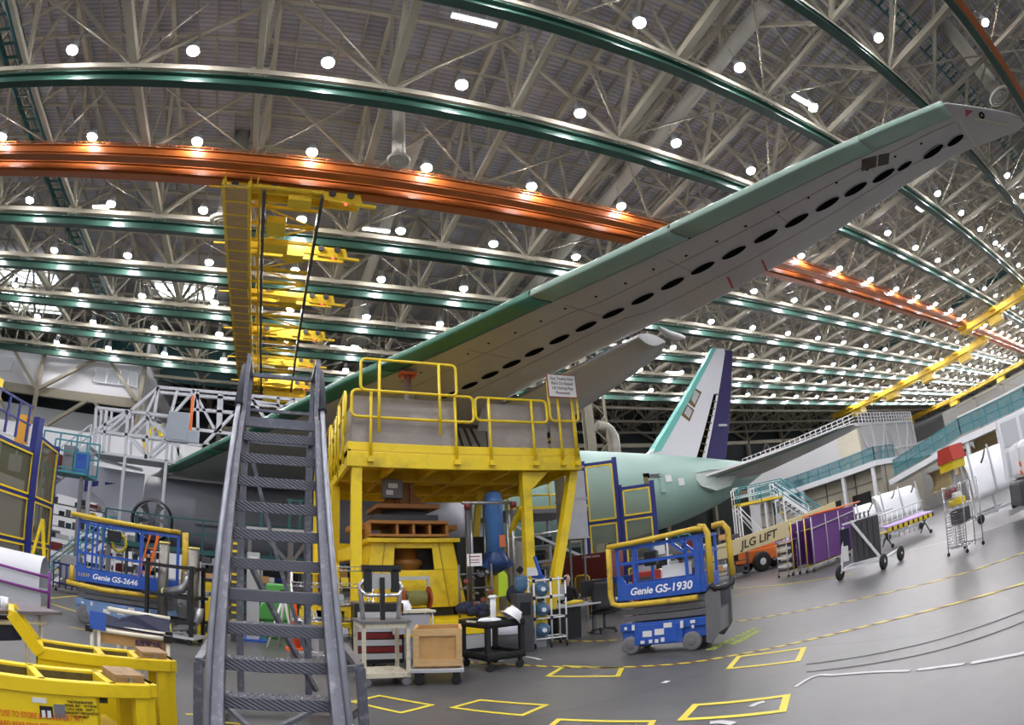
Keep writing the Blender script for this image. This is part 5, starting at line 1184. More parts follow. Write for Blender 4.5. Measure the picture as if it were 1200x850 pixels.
# PVC pipe cart behind the fixtures
p = atd(108, 755, 6.3); q = atd(197, 768, 6.2); rz = math.atan2(q.y - p.y, q.x - p.x); w = math.hypot(q.x - p.x, q.y - p.y)
p0 = V(p.x, p.y, 0); h0 = p.z + .1
t = thing('pvc_rack', 'cream plastic pipe rack with navy cloth pad, behind the yellow fixtures', 'rack', p0, rz)
mb = MB()
zt_ = atd(150, 744, 6.2).z
for x in (0, .08, w - .0): mb.tube((x, 0, .1), (x, 0, zt_), .022, 10)
for x in (.25, .33, w * .62): mb.tube((x, .35, .1), (x, .35, zt_), .02, 10)
mb.tube((-.05, 0, zt_), (w + .03, 0, zt_), .026, 12).tube((-.02, .25, zt_ + .02), (w, .25, zt_ + .02), .026, 12).tube((.1, .5, zt_ + .2), (w, .5, zt_ + .18), .03, 12)
mb.build('pipe_frame', mat('pvc_cream', (.72, .66, .52), .4), t)
MB().box((-.03, 0, zt_), (.08, .08, .07)).box((w, 0, zt_), (.09, .08, .08)).box((w, .25, zt_ + .02), (.08, .08, .07)).build('joint', BLK, t)
MB().prism([V(.03, .22, zt_ + .02), V(w, .22, zt_ + .0), V(w, .5, zt_ + .17), V(w * .75, .5, zt_ + .19), V(w * .5, .4, zt_ + .16), V(w * .3, .4, zt_ + .1), V(.05, .42, zt_ + .13)], V(0, 0, .02)).build('cloth_pad', NAVY, t)
MB().b2((.05, .02, zt_ - .14), (w - .03, .05, zt_)).build('cardboard', PLY, t)
MB().b2((w * .58, -.03, zt_ - .24), (w * .92, -.02, zt_ - .04)).build('dark_poster', mat('poster', (.05, .02, .06), .4, dirt=(.6, .4, .1), damt=.8, dscale=14), t)
MB().b2((.08, -.02, zt_ - .36), (w * .42, -.01, zt_ - .26)).build('green_label', mat('green_tape', (.35, .6, .1), .6), t)
MB().b2((-.02, -.04, zt_ + .0), (.16, -.03, zt_ + .2)).build('blue_card', mat('blue_card', (.04, .12, .5), .5), t)
# second pvc cart at the left edge
p = atd(-10, 722, 4.9); q = atd(60, 712, 5.6); 
t = thing('folding_bench', 'white pipe bench with dark padded top behind the yellow fixtures', 'bench', (p.x, p.y, 0), math.atan2(q.y - p.y, q.x - p.x)); w = math.hypot(q.x - p.x, q.y - p.y); z = p.z
mb = MB().tube((0, 0, z - .05), (w * .9, 0, z - .06), .022).tube((w * .55, 0, z - .05), (w * .55, 0, .05), .02).tube((w * .95, .1, z + .05), (w * .95, .1, .05), .02).tube((0, 0, z - .3), (w * .6, 0, .05), .02).tube((.1, .3, z), (.1, .3, .05), .02)
mb.build('pipe_frame', mat('pvc_cream', (.72, .66, .52), .4), t); MB().b2((-.2, -.1, z + .04), (w * 1.05, .4, z + .07)).build('padded_top', mat('bench_pad', (.13, .11, .12), .7, var=.2), t); MB().b2((-.1, .02, z - .22), (w * .5, .05, z)).build('cloth_side', NAVY, t)
# ================================================================ floor markings (paint and tape lying on the floor)
TY = mat('floor_tape_yellow', (.62, .52, .04), .55, var=.1, vscale=4)
TW = mat('floor_mark_white', (.5, .5, .5), .7, var=.3, vscale=6)
HZ = bpy.data.materials.new('hazard_tape'); HZ.use_nodes = True
_n = HZ.node_tree.nodes; _l = HZ.node_tree.links; _tc = _n.new('ShaderNodeTexCoord'); _mp = _n.new('ShaderNodeMapping'); _mp.inputs['Rotation'].default_value = (0, 0, .2)
_w = _n.new('ShaderNodeTexWave'); _w.inputs['Scale'].default_value = 1.6; _l.new(_tc.outputs['Object'], _mp.inputs[0]); _l.new(_mp.outputs[0], _w.inputs[0])
_r = _n.new('ShaderNodeValToRGB'); _r.color_ramp.interpolation = 'CONSTANT'; _r.color_ramp.elements[0].color = (.62, .5, .05, 1); _r.color_ramp.elements[1].color = (.16, .07, .02, 1); _r.color_ramp.elements[1].position = .68
_l.new(_w.outputs[1], _r.inputs[0]); _l.new(_r.outputs[0], _n['Principled BSDF'].inputs['Base Color'])
def ribbon(pts, w, name, m, lb, z=.004, closed=False):
    P = [V(p[0], p[1], z) for p in pts]; n = len(P); vs = []; fs = []
    for i in range(n):
        a = P[(i - 1) % n] if closed or i > 0 else P[i]; b = P[(i + 1) % n] if closed or i < n - 1 else P[i]
        if closed:
            d1 = (P[i] - P[(i - 1) % n]).normalized(); d2 = (P[(i + 1) % n] - P[i]).normalized(); nn = (V(-d1.y, d1.x, 0) + V(-d2.y, d2.x, 0)); k = 2 / max(nn.length_squared, .4); nn = nn * k
        else: d = (b - a).normalized(); nn = V(-d.y, d.x, 0)
        vs += [P[i] + nn * w / 2, P[i] - nn * w / 2]
    for i in range(n if closed else n - 1): j = (i + 1) % n; fs.append((2 * i, 2 * i + 1, 2 * j + 1, 2 * j))
    mb = MB(); mb._add(vs, fs); o = mb.build(name, m); md = o.modifiers.new('t', 'SOLIDIFY'); md.thickness = .003; md.offset = 1
    return tag(o, lb, 'floor marking')
def px(*L): return [fl(*p) for p in L]
def smooth(pts, n=6):
    P = [Vector(p) for p in pts]; out = []
    for i in range(len(P) - 1):
        p0, p1, p2, p3 = P[max(i - 1, 0)], P[i], P[i + 1], P[min(i + 2, len(P) - 1)]
        for k in range(n):
            t = k / n; out.append(.5 * ((2 * p1) + (p2 - p0) * t + (2 * p0 - 5 * p1 + 4 * p2 - p3) * t * t + (3 * p1 - p0 - 3 * p2 + p3) * t ** 3))
    return out + [P[-1]]
ribbon(smooth(px((538, 776), (610, 780), (700, 783), (800, 778), (880, 765), (1000, 738), (1100, 713), (1200, 684))), .09, 'hazard_tape_line', HZ, 'nearer long yellow and black hazard tape line curving across the floor')
ribbon(smooth(px((855, 730), (940, 716), (1040, 695), (1120, 675), (1200, 648))), .09, 'hazard_tape_line', HZ, 'farther long yellow hazard tape line, running towards the wire rack')
ribbon(smooth(px((650, 751), (690, 752), (730, 750))), .08, 'hazard_tape_line', HZ, 'short hazard tape line before the desk and office chair')
ribbon(px((642, 793), (724, 793), (729, 783), (662, 781)), .075, 'tape_rectangle', TY, 'yellow taped rectangle on the floor between black cart and scissor lift', closed=True)
ribbon(px((854, 784), (935, 775), (942, 760), (866, 770)), .075, 'tape_rectangle', TY, 'yellow taped rectangle touching the hazard tape beyond the blue scissor lift', closed=True)
ribbon(px((799, 844), (917, 834), (922, 816), (815, 827)), .075, 'tape_rectangle', TY, 'yellow taped rectangle with a white scuff inside', closed=True)
ribbon(px((530, 830), (612, 839), (640, 827), (563, 821)), .06, 'tape_rectangle', TY, 'yellow taped rectangle below the wooden crate', closed=True)
ribbon(px((413, 823), (470, 836), (506, 827), (445, 816)), .06, 'tape_rectangle', TY, 'yellow taped rectangle beside the grey ladder foot', closed=True)
ribbon(px((640, 856), (755, 862), (765, 846), (655, 844)), .06, 'tape_rectangle', TY, 'yellow taped rectangle cut by the bottom edge of the photo', closed=True)
ribbon(px((218, 838), (232, 838), (245, 846), (290, 850)), .06, 'tape_corner', TY, 'yellow tape corner under the grey stair ladder')
def scuff(pts, w, lb):
    return ribbon(smooth(px(*pts), 3), w, 'paint_scuff', TW, lb)
scuff(((932, 806), (946, 797), (960, 792), (975, 792)), .045, 'white scuffed paint streak, bent end of the broken white line')
scuff(((975, 792), (1000, 790), (1030, 788), (1066, 787)), .05, 'thin white painted piece next to the bent end of the broken line')
scuff(((1075, 786), (1105, 782), (1130, 779)), .06, 'short white painted piece in the middle of the broken line')
scuff(((1138, 778), (1165, 773), (1200, 766)), .07, 'widest white painted piece, last of the broken line')
scuff(((880, 829), (888, 825), (896, 823)), .07, 'white scuff inside a yellow taped rectangle')
scuff(((832, 848), (845, 847), (860, 849)), .08, 'white scuff at the bottom edge below the taped rectangle')
scuff(((610, 770), (622, 771), (634, 774)), .07, 'white paint patch beside the water cooler foot')
ribbon(px((777, 800), (783, 800)), .1, 'paper_scrap', WHT, 'small white paper scrap on the floor in front of the scissor lift')
TM = mat('tyre_mark', (.06, .06, .06), .5)
ribbon(smooth(px((945, 779), (1020, 768), (1100, 750), (1200, 716))), .03, 'tyre_mark', TM, 'dark tyre mark curving above the broken white line')
ribbon(smooth(px((945, 788), (1030, 777), (1110, 760), (1200, 729))), .03, 'tyre_mark', TM, 'dark tyre mark just above the broken white line')
LIM = mat('floor_stencil_lime', (.42, .52, .05), .7)
a = fl(868, 748); s = tag(text('DO NOT BLOCK\nAISLEWAY', .22, LIM, None, (a.x, a.y, .004), (0, 0, 0), 'floor_stencil', .001), 'faded lime stencilled words on the floor beyond the GS-1930 scissor lift', 'floor marking')
b = fl(890, 737); s.rotation_euler = (0, 0, math.atan2(b.y - a.y, b.x - a.x))
for (P, w, lb) in ((((40, 703), (100, 698), (160, 694)), .08, 'thin yellow aisle line behind the GS-2646 scissor lift'), (((0, 690), (60, 708), (105, 722)), .08, 'thin yellow aisle line before the silver covered cart'), (((80, 735), (120, 742), (180, 752)), .05, 'faded yellow line under the GS-2646 scissor lift'),
                   (((860, 690), (930, 684), (1000, 672)), .07, 'faint yellow floor line before the purple panels'), (((850, 702), (900, 690), (940, 682)), .05, 'faint yellow floor line nearer than the purple panels'), (((1065, 645), (1120, 632), (1200, 608)), .08, 'pale aisle line behind the wire rack')):
    ribbon(smooth(px(*P), 4), w, 'aisle_line', TY if 'pale' not in lb else TW, lb)
# ================================================================ right side
def frame_at(pa, pb):
    a, b = fl(*pa), fl(*pb); a.z = 0; return a, math.atan2(b.y - a.y, b.x - a.x), (b - a).length
# dark panel dolly with three wheels
a, rz, w = frame_at((987, 680), (1034, 668))
t = thing('panel_dolly', 'three wheeled dolly carrying dark grey fluted panels with white frame', 'dolly', a, rz)
mb = MB().bar((0, 0, .25), (w + .1, 0, .25), .06).bar((0, .0, .25), (.12, .2, 1.35), .05).bar((w + .0, 0, .28), (.35, .2, 1.45), .06).bar((w, 0, .25), (w + .5, 1.2, .3), .06).bar((0, 0, .25), (.5, 1.3, .3), .06).bar((.1, .2, 1.42), (w + .45, .5, 1.45), .05)
mb.build('frame', WHT, t)
DP = mat('dark_fluted_panel', (.06, .06, .065), .55)
mb = MB()
for i in range(5): mb.b2((.33 + i * .16, .25, .35), (.47 + i * .16, .45, 1.42)).b2((.47 + i * .16, .3, .35), (.49 + i * .16, .45, 1.42))
mb.build('fluted_panel', DP, t); MB().b2((.02, .1, .7), (.28, .3, 1.3)).build('dark_bag', NAVY, t); MB().b2((.07, .05, .45), (.22, .1, .85)).build('label_box', LBL, t)
mb = MB()
for i in range(7): mb.tube((.15 + i * .12, .3, 1.45), (.15 + i * .12, .3, 1.6), .025, 6).tube((.12 + i * .12, .3, 1.56), (.2 + i * .12, .3, 1.58), .02, 6)
mb.build('latch_row', GRYD, t)
for x, y, r in ((-.05, 0, .2), (w + .05, .0, .2), (w + .55, 1.0, .2)):
    q = MB().wheel((x, y, r), r, .1, (.9, -.4, 0), 24).build('wheel', RUB, t); MB().hub((x, y, r), r * .7, .11, (.9, -.4, 0)).build('hub', WHT, q)
# purple panel racks
a, rz, w = frame_at((954, 671), (1000, 652))
PURP = mat('purple_panel', (.14, .04, .21), .6, var=.08)
for j in range(4):
    t = thing('panel_rack', ('front purple panel rack with white upright tubes', 'second purple panel rack behind the front one', 'third purple panel rack', 'rearmost purple panel rack next to the small bin rack')[j], 'rack', (a.x + .1 * j, a.y + .32 * j, 0), rz)
    MB().b2((.05 - j * .12, 0, .3), (w + .6 - j * .2, .04, 1.95 - .04 * j)).build('purple_panel', PURP, t)
    mb = MB()
    for x in (0, w * .33, w * .66, w + .4): mb.tube((x - j * .12, -.05, .12), (x - j * .12, -.05, 1.9), .022, 8)
    mb.tube((-.1, -.05, .22), (w + .5, -.05, .22), .025).tube((0, -.05, 1.5), (w + .4, -.05, 1.75), .02); mb.build('tube_frame', GRYL if j % 2 == 0 else YEL2, t)
    for x in (0, w + .3): MB().wheel((x - j * .12, 0, .07), .07, .05, (0, 1, 0), 12).build('caster', BLK, t)
t = thing('orange_bar', 'long orange bar lying over the purple panel racks', 'bar', a, rz); MB().tube((.2, -.1, 1.97), (w + 1.0, -.1, 2.05), .03).tube((.4, .5, 1.97), (w + .4, .5, 2.0), .03).build('tube', ORP, t)
a, rz, w = frame_at((913, 678), (929, 676))
t = thing('bin_rack', 'small rack of stacked white and black trays beside the purple panels', 'rack', a, rz)
mb = MB()
for x in (0, .55):
    for y in (0, .5): mb.tube((x, y, .1), (x, y, 1.25), .02)
mb.build('frame', GRYL, t)
for i in range(7): MB().b2((.02, -.02, .22 + i * .15), (.53, .5, .30 + i * .15)).build('tray', WHT if i % 2 else GRYD, t)
MB().b2((-.08, -.05, 1.27), (.65, .6, 1.31)).build('purple_top', PURL, t)
for x in (0, .55): MB().wheel((x, 0, .05), .05, .03, (0, 1, 0), 10).build('caster', BLK, t)
# wire rack
a, rz, w = frame_at((1112, 653), (1136, 648))
t = thing('wire_rack', 'tall chrome wire rack on casters, full of parts, under the red hood', 'rack', a, rz)
mb = MB()
for x in (0, .75):
    for y in (0, .55, 1.1): mb.tube((x, y, .12), (x, y, 1.9), .018)
for z in (.2, .8, 1.3, 1.85):
    for x in [i * .075 for i in range(11)]: mb.tube((x, 0, z), (x, 1.1, z), .007, 4)
    for y in (0, 1.1, .55): mb.tube((0, y, z), (.75, y, z), .012, 5)
for i in range(22): z = .25 + i * .075; mb.tube((0, 0, z), (.75 if i < 12 else .5, 0, z), .006, 4).tube((0, 0, z), (0, 1.1, z), .006, 4)
for i in range(12): mb.tube((i * .068, 0, .2), (i * .068, 0, .8), .006, 4)
mb.build('wire_frame', SIL, t)
for x, y in ((0, 0), (.75, 0), (.75, 1.1), (0, 1.1)): MB().wheel((x, y, .06), .06, .03, (0, 1, 0), 12).build('caster', BLK, t)
for (nm, m, lo, hi, lb) in (('parts_bin', YEL2, (.1, .1, 1.31), (.6, .5, 1.5), 'yellow bin on the tall chrome wire rack'), ('dark_bundle', GRYD, (.12, .1, .82), (.6, .7, 1.2), 'dark coiled bundle in the tall chrome wire rack'),
                            ('plastic_bag', WHT, (.1, .1, 1.5), (.45, .5, 1.66), 'white plastic bag on the tall chrome wire rack'), ('drawer_unit', DRED, (.02, .05, 1.55), (.3, .5, 1.8), 'dark red trays on top of the tall chrome wire rack')):
    o = MB().b2(lo, hi); o = tag(o.build(nm, m, None, bevel=.04, loc=a, rz=rz), lb, nm.replace('_', ' ')); o.scale = (.85, .6, .82)
for o_ in list(COL.objects):
    if o_.name.startswith(('wire_rack',)): o_.scale = (.85, .6, .82)
# red hooded box with yellow base
p = atd(1134, 566, 15.5)
t = thing('red_hood_box', 'red topped yellow box standing on a post behind the chrome wire rack', 'box', (p.x + .2, p.y + .8, 0), rz)
MB().bar((.2, .2, 0), (.2, .2, 1.95), .08).build('post', GRYL, t)
MB().b2((-.05, -.05, 1.9), (.5, .5, 2.15)).build('base', YEL2, t); MB().prism([V(-.1, -.08, 2.12), V(.55, -.08, 2.12), V(.47, -.08, 2.5), V(.0, -.08, 2.5)], (0, .6, 0)).build('hood', mat('hood_red', (.5, .05, .03), .5), t)
# stretcher like cart
a, rz, w = frame_at((1045, 643), (1092, 625))
t = thing('flat_cart', 'long low cart with lilac cloth and yellow edge, beside the dark panel dolly', 'cart', a, rz)
mb = MB().prism([V(-.1, 0, .75), V(w + .2, 0, .75), V(w + .4, .9, .85), V(.2, .9, .8)], (0, 0, .05)); mb.build('cloth', PURL, t)
mb = MB()
for i in range(9): mb.b2((-.1 + i * (w + .3) / 9, -.03, .62), (-.1 + (i + .6) * (w + .3) / 9, 0, .76))
mb.b2((-.1, 0, .60), (w + .2, .9, .64)).build('yellow_edge', YEL2, t); MB().b2((-.1, -.015, .62), (w + .2, 0, .76)).build('black_skirt', BLK, t)
mb = MB()
for x in (.1, w): mb.bar((x, .1, .1), (x, .5, .6), .04).bar((x, .7, .1), (x, .3, .6), .04)
mb.build('stand_leg', GRYD, t)
for x in (.1, w): MB().wheel((x, .05, .08), .08, .05, (0, 1, 0), 12).build('caster', BLK, t)
mb = MB()
for i in range(12): mb.tube((-.3 + i * .3, 1.6, .2), (-.3 + i * .3, 1.6, 1.25), .02, 6)
mb.tube((-.4, 1.6, 1.25), (3.4, 1.6, 1.3), .025).tube((-.4, 1.6, .9), (3.4, 1.6, .9), .02)
t2 = thing('rail_rack', 'white rail rack behind the long low cart', 'rack', a, rz); mb.build('rails', WHT, t2)
# big white curved panels on stands
WP = mat('glossy_white_panel', (.8, .81, .83), .18)
def white_panel(pa, D, L, H, z0, rz, lb, curve=.9):
    p = atd(pa[0], pa[1], D); t = thing('white_panel_stand', lb, 'panel on stand', (p.x, p.y, 0), rz)
    P = [[V(L * i / 8, curve * (1 - math.cos(j / 8 * 1.25)) * 1.3, z0 + H * math.sin(j / 8 * 1.35) / math.sin(1.35)) for j in range(9)] for i in range(9)]
    o = MB().grid(P).build('curved_panel', WP, t); md = o.modifiers.new('t', 'SOLIDIFY'); md.thickness = .05
    mb = MB()
    for x in (.1, L * .5, L - .1):
        mb.bar((x, .1, .2), (x, curve, z0 + H), .07).bar((x, .0, .2), (x, 1.3, .2), .07).bar((x, -.1, z0 + .1), (x, .2, z0 + H + .15), .06)
    mb.bar((0, .1, .25), (L, .1, .25), .08).bar((0, 1.3, .25), (L, 1.3, .25), .08).build('stand', GRYL, t)
    for x in (.2, L - .2): MB().wheel((x, 0, .15), .15, .08, (0, 1, 0), 14).build('caster', BLK, t)
    for x in (L * .25, L * .75): MB().path([(x, -.02, z0 + H * .75), (x + .1, -.06, z0 + H * .85), (x + .25, .0, z0 + H * 1.0)], .04, 6).build('hook', GRYD, t)
white_panel((983, 620), 28, 2.7, 1.15, .75, -.42, 'long white curved panel on a wheeled stand, behind the purple racks')
white_panel((1035, 607), 27, 2.5, 1.25, .85, -.48, 'long white curved panel behind the lilac covered low cart')
white_panel((1142, 590), 19.5, 2.0, 1.45, .75, -.72, 'largest white curved panel, behind the chrome wire rack')
# white door like panel and truck corner at the right edge
p = atd(1181, 575, 17)
t = thing('white_frame_panel', 'white panel with rounded rectangular recesses, standing beyond the chrome wire rack', 'panel', (p.x, p.y, 0), -.85)
mb = MB().b2((0, 0, 1.0), (1.6, .08, 2.7)); o = mb.build('panel', WP, t, bevel=.02)
for i in range(2):
    for j in range(2): MB().b2((.12 + i * .75, -.02, 1.12 + j * .8), (.72 + i * .75, .0, 1.8 + j * .8)).build('recess', mat('panel_grey', (.55, .56, .58), .3), o, bevel=.08)
MB().b2((.1, -.03, .3), (.75, .1, .95)).b2((.85, -.03, .3), (1.5, .1, .95)).build('window', BLK, t, bevel=.05); MB().b2((0, .0, .15), (1.6, .1, .3)).build('foot', GRYL, t)
p = atd(1192, 610, 14.5)
t = thing('tow_tractor', 'dark corner of a white tow tractor with orange lamps, only partly in view', 'tractor', (p.x, p.y - .3, 0), -1.1)
MB().b2((-.1, 0, .45), (2.2, 1.4, 1.05)).build('body', GRYD, t, bevel=.08); MB().b2((.0, .05, 1.05), (2.1, 1.35, 1.9)).build('cab', WP, t, bevel=.15)
for z in (1.15, 1.35): MB().b2((-.02, .05, z), (.02, .15, z + .1)).build('lamp', ORP, t)
for x in (.4, 1.8): MB().wheel((x, .02, .35), .35, .2, (0, 1, 0), 20).build('wheel', RUB, t)
# boom lift
a = atd(893, 660, 27.5); a.z = 0
t = thing('boom_lift', 'orange based boom lift with cream boom lettered JLG LIFT', 'boom lift', (a.x, a.y, 0), -.35)
mb = MB().b2((-.6, .1, .5), (1.9, 1.7, 1.1)).b2((-.2, .3, 1.1), (1.2, 1.5, 1.7)); mb.build('chassis', mat('boom_orange', (.6, .14, .02), .5), t, bevel=.05)
for x, y in ((0, 0), (1.7, 0), (0, 1.8), (1.7, 1.8)):
    q = MB().wheel((x, y, .48), .48, .3, (0, 1, 0), 24).build('wheel', RUB, t); MB().hub((x, y, .48), .34, .32, (0, 1, 0)).build('hub', WHT, q)
BM = mat('boom_cream', (.55, .47, .26), .5)
b0, b1 = atd(836, 650, 25.5), atd(980, 597, 26.5)
bt = thing('lift_boom', 'long cream boom arm lettered JLG LIFT, slanting behind the purple panel racks', 'boom', b0, 0)
d = b1 - b0; hl = math.hypot(d.x, d.y); bt.rotation_euler = (0, 0, math.atan2(d.y, d.x)); sl = d.z / hl
mb = MB().prism([V(0, 0, -.34), V(hl, 0, d.z - .37), V(hl, 0, d.z + .37), V(0, 0, .34)], (0, .35, 0)); mb.build('boom', BM, bt, bevel=.02)
text('JLG LIFT', .5, TBLK, bt, (2.1, -.012, 2.1 * sl - .02), (PI / 2, -math.atan(sl), 0), shear=.25, sx=.95)
text('NOT THANK LIFT 6', .2, TBLK, bt, (4.4, -.012, 4.4 * sl - .02), (PI / 2, -math.atan(sl), 0), shear=.2)
MB().bar((3, .2, 3 * sl), (3.4, .3, -b0.z), .3).bar((hl - 1.2, .2, (hl - 1.2) * sl), (hl - .9, .4, -b0.z), .25).build('boom_support', BM, bt)
# ================================================================ mezzanine blocks on the right
MZ = mat('mezz_beige', (.42, .38, .29), .6, var=.08); 
blk = struct(MB().b2((46, 24.5, 0), (62, 40, 5.0)).build('wall_mezzanine', MZ))
mb = MB()
for y in (24, 27.5, 31, 34.5, 38, 41.5): mb.b2((45.9, y, .3), (46, y + .06, 5))
for z in (1.3, 2.6, 3.9): mb.b2((45.93, 24.5, z), (46, 40, z + .05))
mb.build('panel_joints', GRYD, blk); MB().b2((45.85, 34, 2.0), (46, 35.3, 4.2)).build('service_hatch', GRYL, blk)
for y in (26, 29.5): MB().b2((45.8, y, 0), (46.0, y + 2.0, 3.2)).build('dark_bay', BLK, blk)
MB().b2((44.6, 24.2, 5.05), (62, 40, 5.5)).build('mezzanine_edge', WHT, blk)
mb = MB()
for y in (24.6, 28, 33, 38): mb.b2((44.7, y, 0), (45.0, y + .3, 5.1))
mb.build('wall_post', WHT, blk)
GLT = mat('teal_mesh_panel', (.08, .24, .27), .4, alpha=.55)
def teal_rail(pts, lb, h=1.15, parent=None):
    t = thing('teal_railing', lb, 'railing', pts[0]); o = Vector(pts[0]); mb = MB(); pm = MB()
    for a, b in zip(pts, pts[1:]):
        a = Vector(a) - o; b = Vector(b) - o; n = max(1, int((b - a).length / 1.3))
        for i in range(n + 1): p = a.lerp(b, i / n); mb.bar(p, p + V(0, 0, h), .07)
        for z in (.08, h * .5, h): mb.bar(a + V(0, 0, z), b + V(0, 0, z), .06)
        pm.prism([a + V(0, 0, .1), b + V(0, 0, .1), b + V(0, 0, h), a + V(0, 0, h)], (.02, .0, 0))
    mb.build('posts_and_rails', TEAL, t); pm.build('mesh_panel', GLT, t); return t
teal_rail([(44.7, 40, 5.5), (44.7, 24.3, 5.5), (49, 24.3, 5.5)], 'teal mesh railing on the lower mezzanine over the beige wall')
bw = struct(MB().b2((62, 35.6, 0), (80, 56, 12.0)).build('wall_block', mat('block_white', (.62, .62, .62), .6, var=.04)))
mb = MB()
for x in (62, 66, 70, 74, 78, 80): mb.bar((x, 35.5, 5.5), (x, 35.5, 12), .25)
for z in (5.6, 8.5, 11.9): mb.bar((62, 35.5, z), (80, 35.5, z), .22)
for x in (62, 70): mb.bar((x, 35.45, 12), (x + 4, 35.45, 6), .25, .1); mb.bar((x + 8, 35.45, 12), (x + 5, 35.45, 6), .25, .1)
mb.build('frames', WHT, bw); MB().b2((61.9, 45.5, 5.55), (62, 47, 8)).build('doorway', mat('door_brown', (.12, .09, .04), .6), bw); MB().b2((61.6, 35.3, 5.5), (62.2, 38.6, 12)).build('cream_panel', CRM, bw)
mb = MB()
for (a, b) in (((61.8, 56, 12), (61.8, 35.4, 12)), ((61.8, 35.4, 12), (80, 35.4, 12))):
    a = Vector(a); b = Vector(b); n = int((b - a).length / .9)
    for i in range(n + 1): p = a.lerp(b, i / n); mb.bar(p, p + V(0, 0, 1.3), .1)
    for z in (.05, .45, .85, 1.3): mb.bar(a + V(0, 0, z), b + V(0, 0, z), .09)
t = thing('roof_railing', 'white lattice railing on the roof of the white block', 'railing', (0, 0, 0)); mb.build('rails', WHT, t)
m2 = [atx(1050, 562, 60), atx(1130, 512, 60), atx(1200, 478, 60)]
m2 = [V(45, 22.6, 3.7), V(45, 15.5, 4.75), V(45, 9, 4.65), V(45, -6, 4.65)]
t = struct(MB().b2((45, -6, 4.1), (47.6, 15.5, 4.62)).build('trim_2', WHT))
mb = MB()
for y in (-4, 0, 4, 8, 12, 15): mb.b2((45.2, y, 0), (45.5, y + .3, 4.1))
mb.build('wall_post', WHT, t); MB().bar((46.3, 15.5, 4.4), (46.3, 23.3, 3.3), 2.6, .45).build('ramp', WHT, t)
teal_rail(m2, 'long teal mesh railing of the raised walkway over the golden panels', 1.3)
MB().bar((45, 15.5, 6.15), (45, -6, 6.05), .2, .12).build('white_cap', WHT, t)
GOLD = mat('gold_panel', (.42, .33, .17), .35, .2, var=.25, vscale=1)
random.seed(21)
for i in range(9):
    y = 20 - i * 2.4; z = .9 + (i % 3) * .75
    P = [[V(u * 2.3, 1.1 * math.sin(v * PI / 8), .9 * (1 - math.cos(v * PI / 8))) for v in range(9)] for u in (0, .25, .5, .75, 1)]
    o = MB().grid(P).build('curved_skin_panel', GOLD, None, loc=(46.4 + .4 * (i % 2), y, z + .3), rz=-PI / 2 + random.uniform(-.1, .1)); md = o.modifiers.new('t', 'SOLIDIFY'); md.thickness = .06
    tag(o, 'golden curved skin panel stored under the raised walkway', 'panel', 'golden panels under the walkway')
struct(MB().b2((100, -12, 0), (112, 60, 10.5)).b2((52, -12, 0), (53, 23, 4)).build('wall_far_right', mat('far_block_grey', (.33, .33, .31), .65, var=.1)))
struct(MB().b2((120, 20, 0), (150, 45, 16)).build('wall_far_block', mat('far_block_grey', (.33, .33, .31), .65, var=.1)))
mb = MB()
for y in (-6, 0, 6, 12, 18, 24, 30): mb.bar((99.7, y, 0), (99.7, y, 13.5), .5).bar((99.7, y, 10.5), (99.7, y + 6, 13.5), .35)
mb.bar((99.7, -10, 13.5), (99.7, 34, 13.5), .5).build('x', TAN); bpy.data.objects['x'].name = 'trim_3'; struct(bpy.data.objects['trim_3'])
# ================================================================ clutter under the aft fuselage
def stair_stand(x, y, rz, n, lb, rail=TEAL, w=1.0, deck=2.0, dm=YEL2):
    t = thing('work_stand', lb, 'work stand', (x, y, 0), rz); H = n * .22
    mb = MB()
    for s in (0, w): mb.bar((0, s, 0), (n * .24, s, H), .05, .18)
    for s in (0, w):
        for xx in (n * .24, n * .24 + deck): mb.bar((xx, s, 0), (xx, s, H), .08)
        mb.bar((n * .24, s, .15), (n * .24 + deck, s, H - .1), .05)
    mb.build('frame', WHT, t)
    for i in range(n): MB().b2((i * .24 + .05, 0, (i + .7) * .22), (i * .24 + .27, w, (i + .7) * .22 + .04)).build('tread', GRY, t)
    MB().b2((n * .24, 0, H), (n * .24 + deck, w, H + .08)).build('deck', dm, t)
    mb = MB()
    for s in (0, w):
        mb.tube((0, s, .9), (n * .24, s, H + 1.0), .03).tube((0, s, .5), (n * .24, s, H + .5), .025).tube((n * .24, s, H + 1.0), (n * .24 + deck, s, H + 1), .03).tube((n * .24, s, H + .5), (n * .24 + deck, s, H + .5), .025)
        for xx in (n * .24, n * .24 + deck / 2, n * .24 + deck): mb.tube((xx, s, H), (xx, s, H + 1), .025)
        mb.tube((0, s, 0), (0, s, .9), .03).tube((n * .12, s, H / 2), (n * .12, s, H / 2 + .95), .025)
    mb.build('hand_rail', rail, t); return t
stair_stand(28.6, 18.3, 2.45, 16, 'white stair stand with teal rails deepest under the aircraft tail', TEAL, 1.2, 2.5)
stair_stand(30.3, 20.0, 2.45, 17, 'white railed stair stand beside the teal railed one under the tail', WHT, 1.2, 2.5)
stair_stand(33.5, 21.6, 2.45, 13, 'low white stair stand before the tail stands', TEAL, 1.0, 1.6)
stair_stand(26.5, 27.0, 2.4, 8, 'small stair stand near the boom lift', TEAL, .9, 1.4)
def cabinet(x, y, rz, w, h, n, m, fm, lb, grp=None):
    t = thing('drawer_cabinet', lb, 'cabinet', (x, y, 0), rz, grp); MB().b2((0, 0, .05), (w, .6, h)).build('body', m, t, bevel=.01)
    for i in range(n): MB().b2((.05, -.02, .12 + i * (h - .2) / n), (w - .05, 0, .06 + (i + .8) * (h - .2) / n + .05)).build('drawer', fm, t)
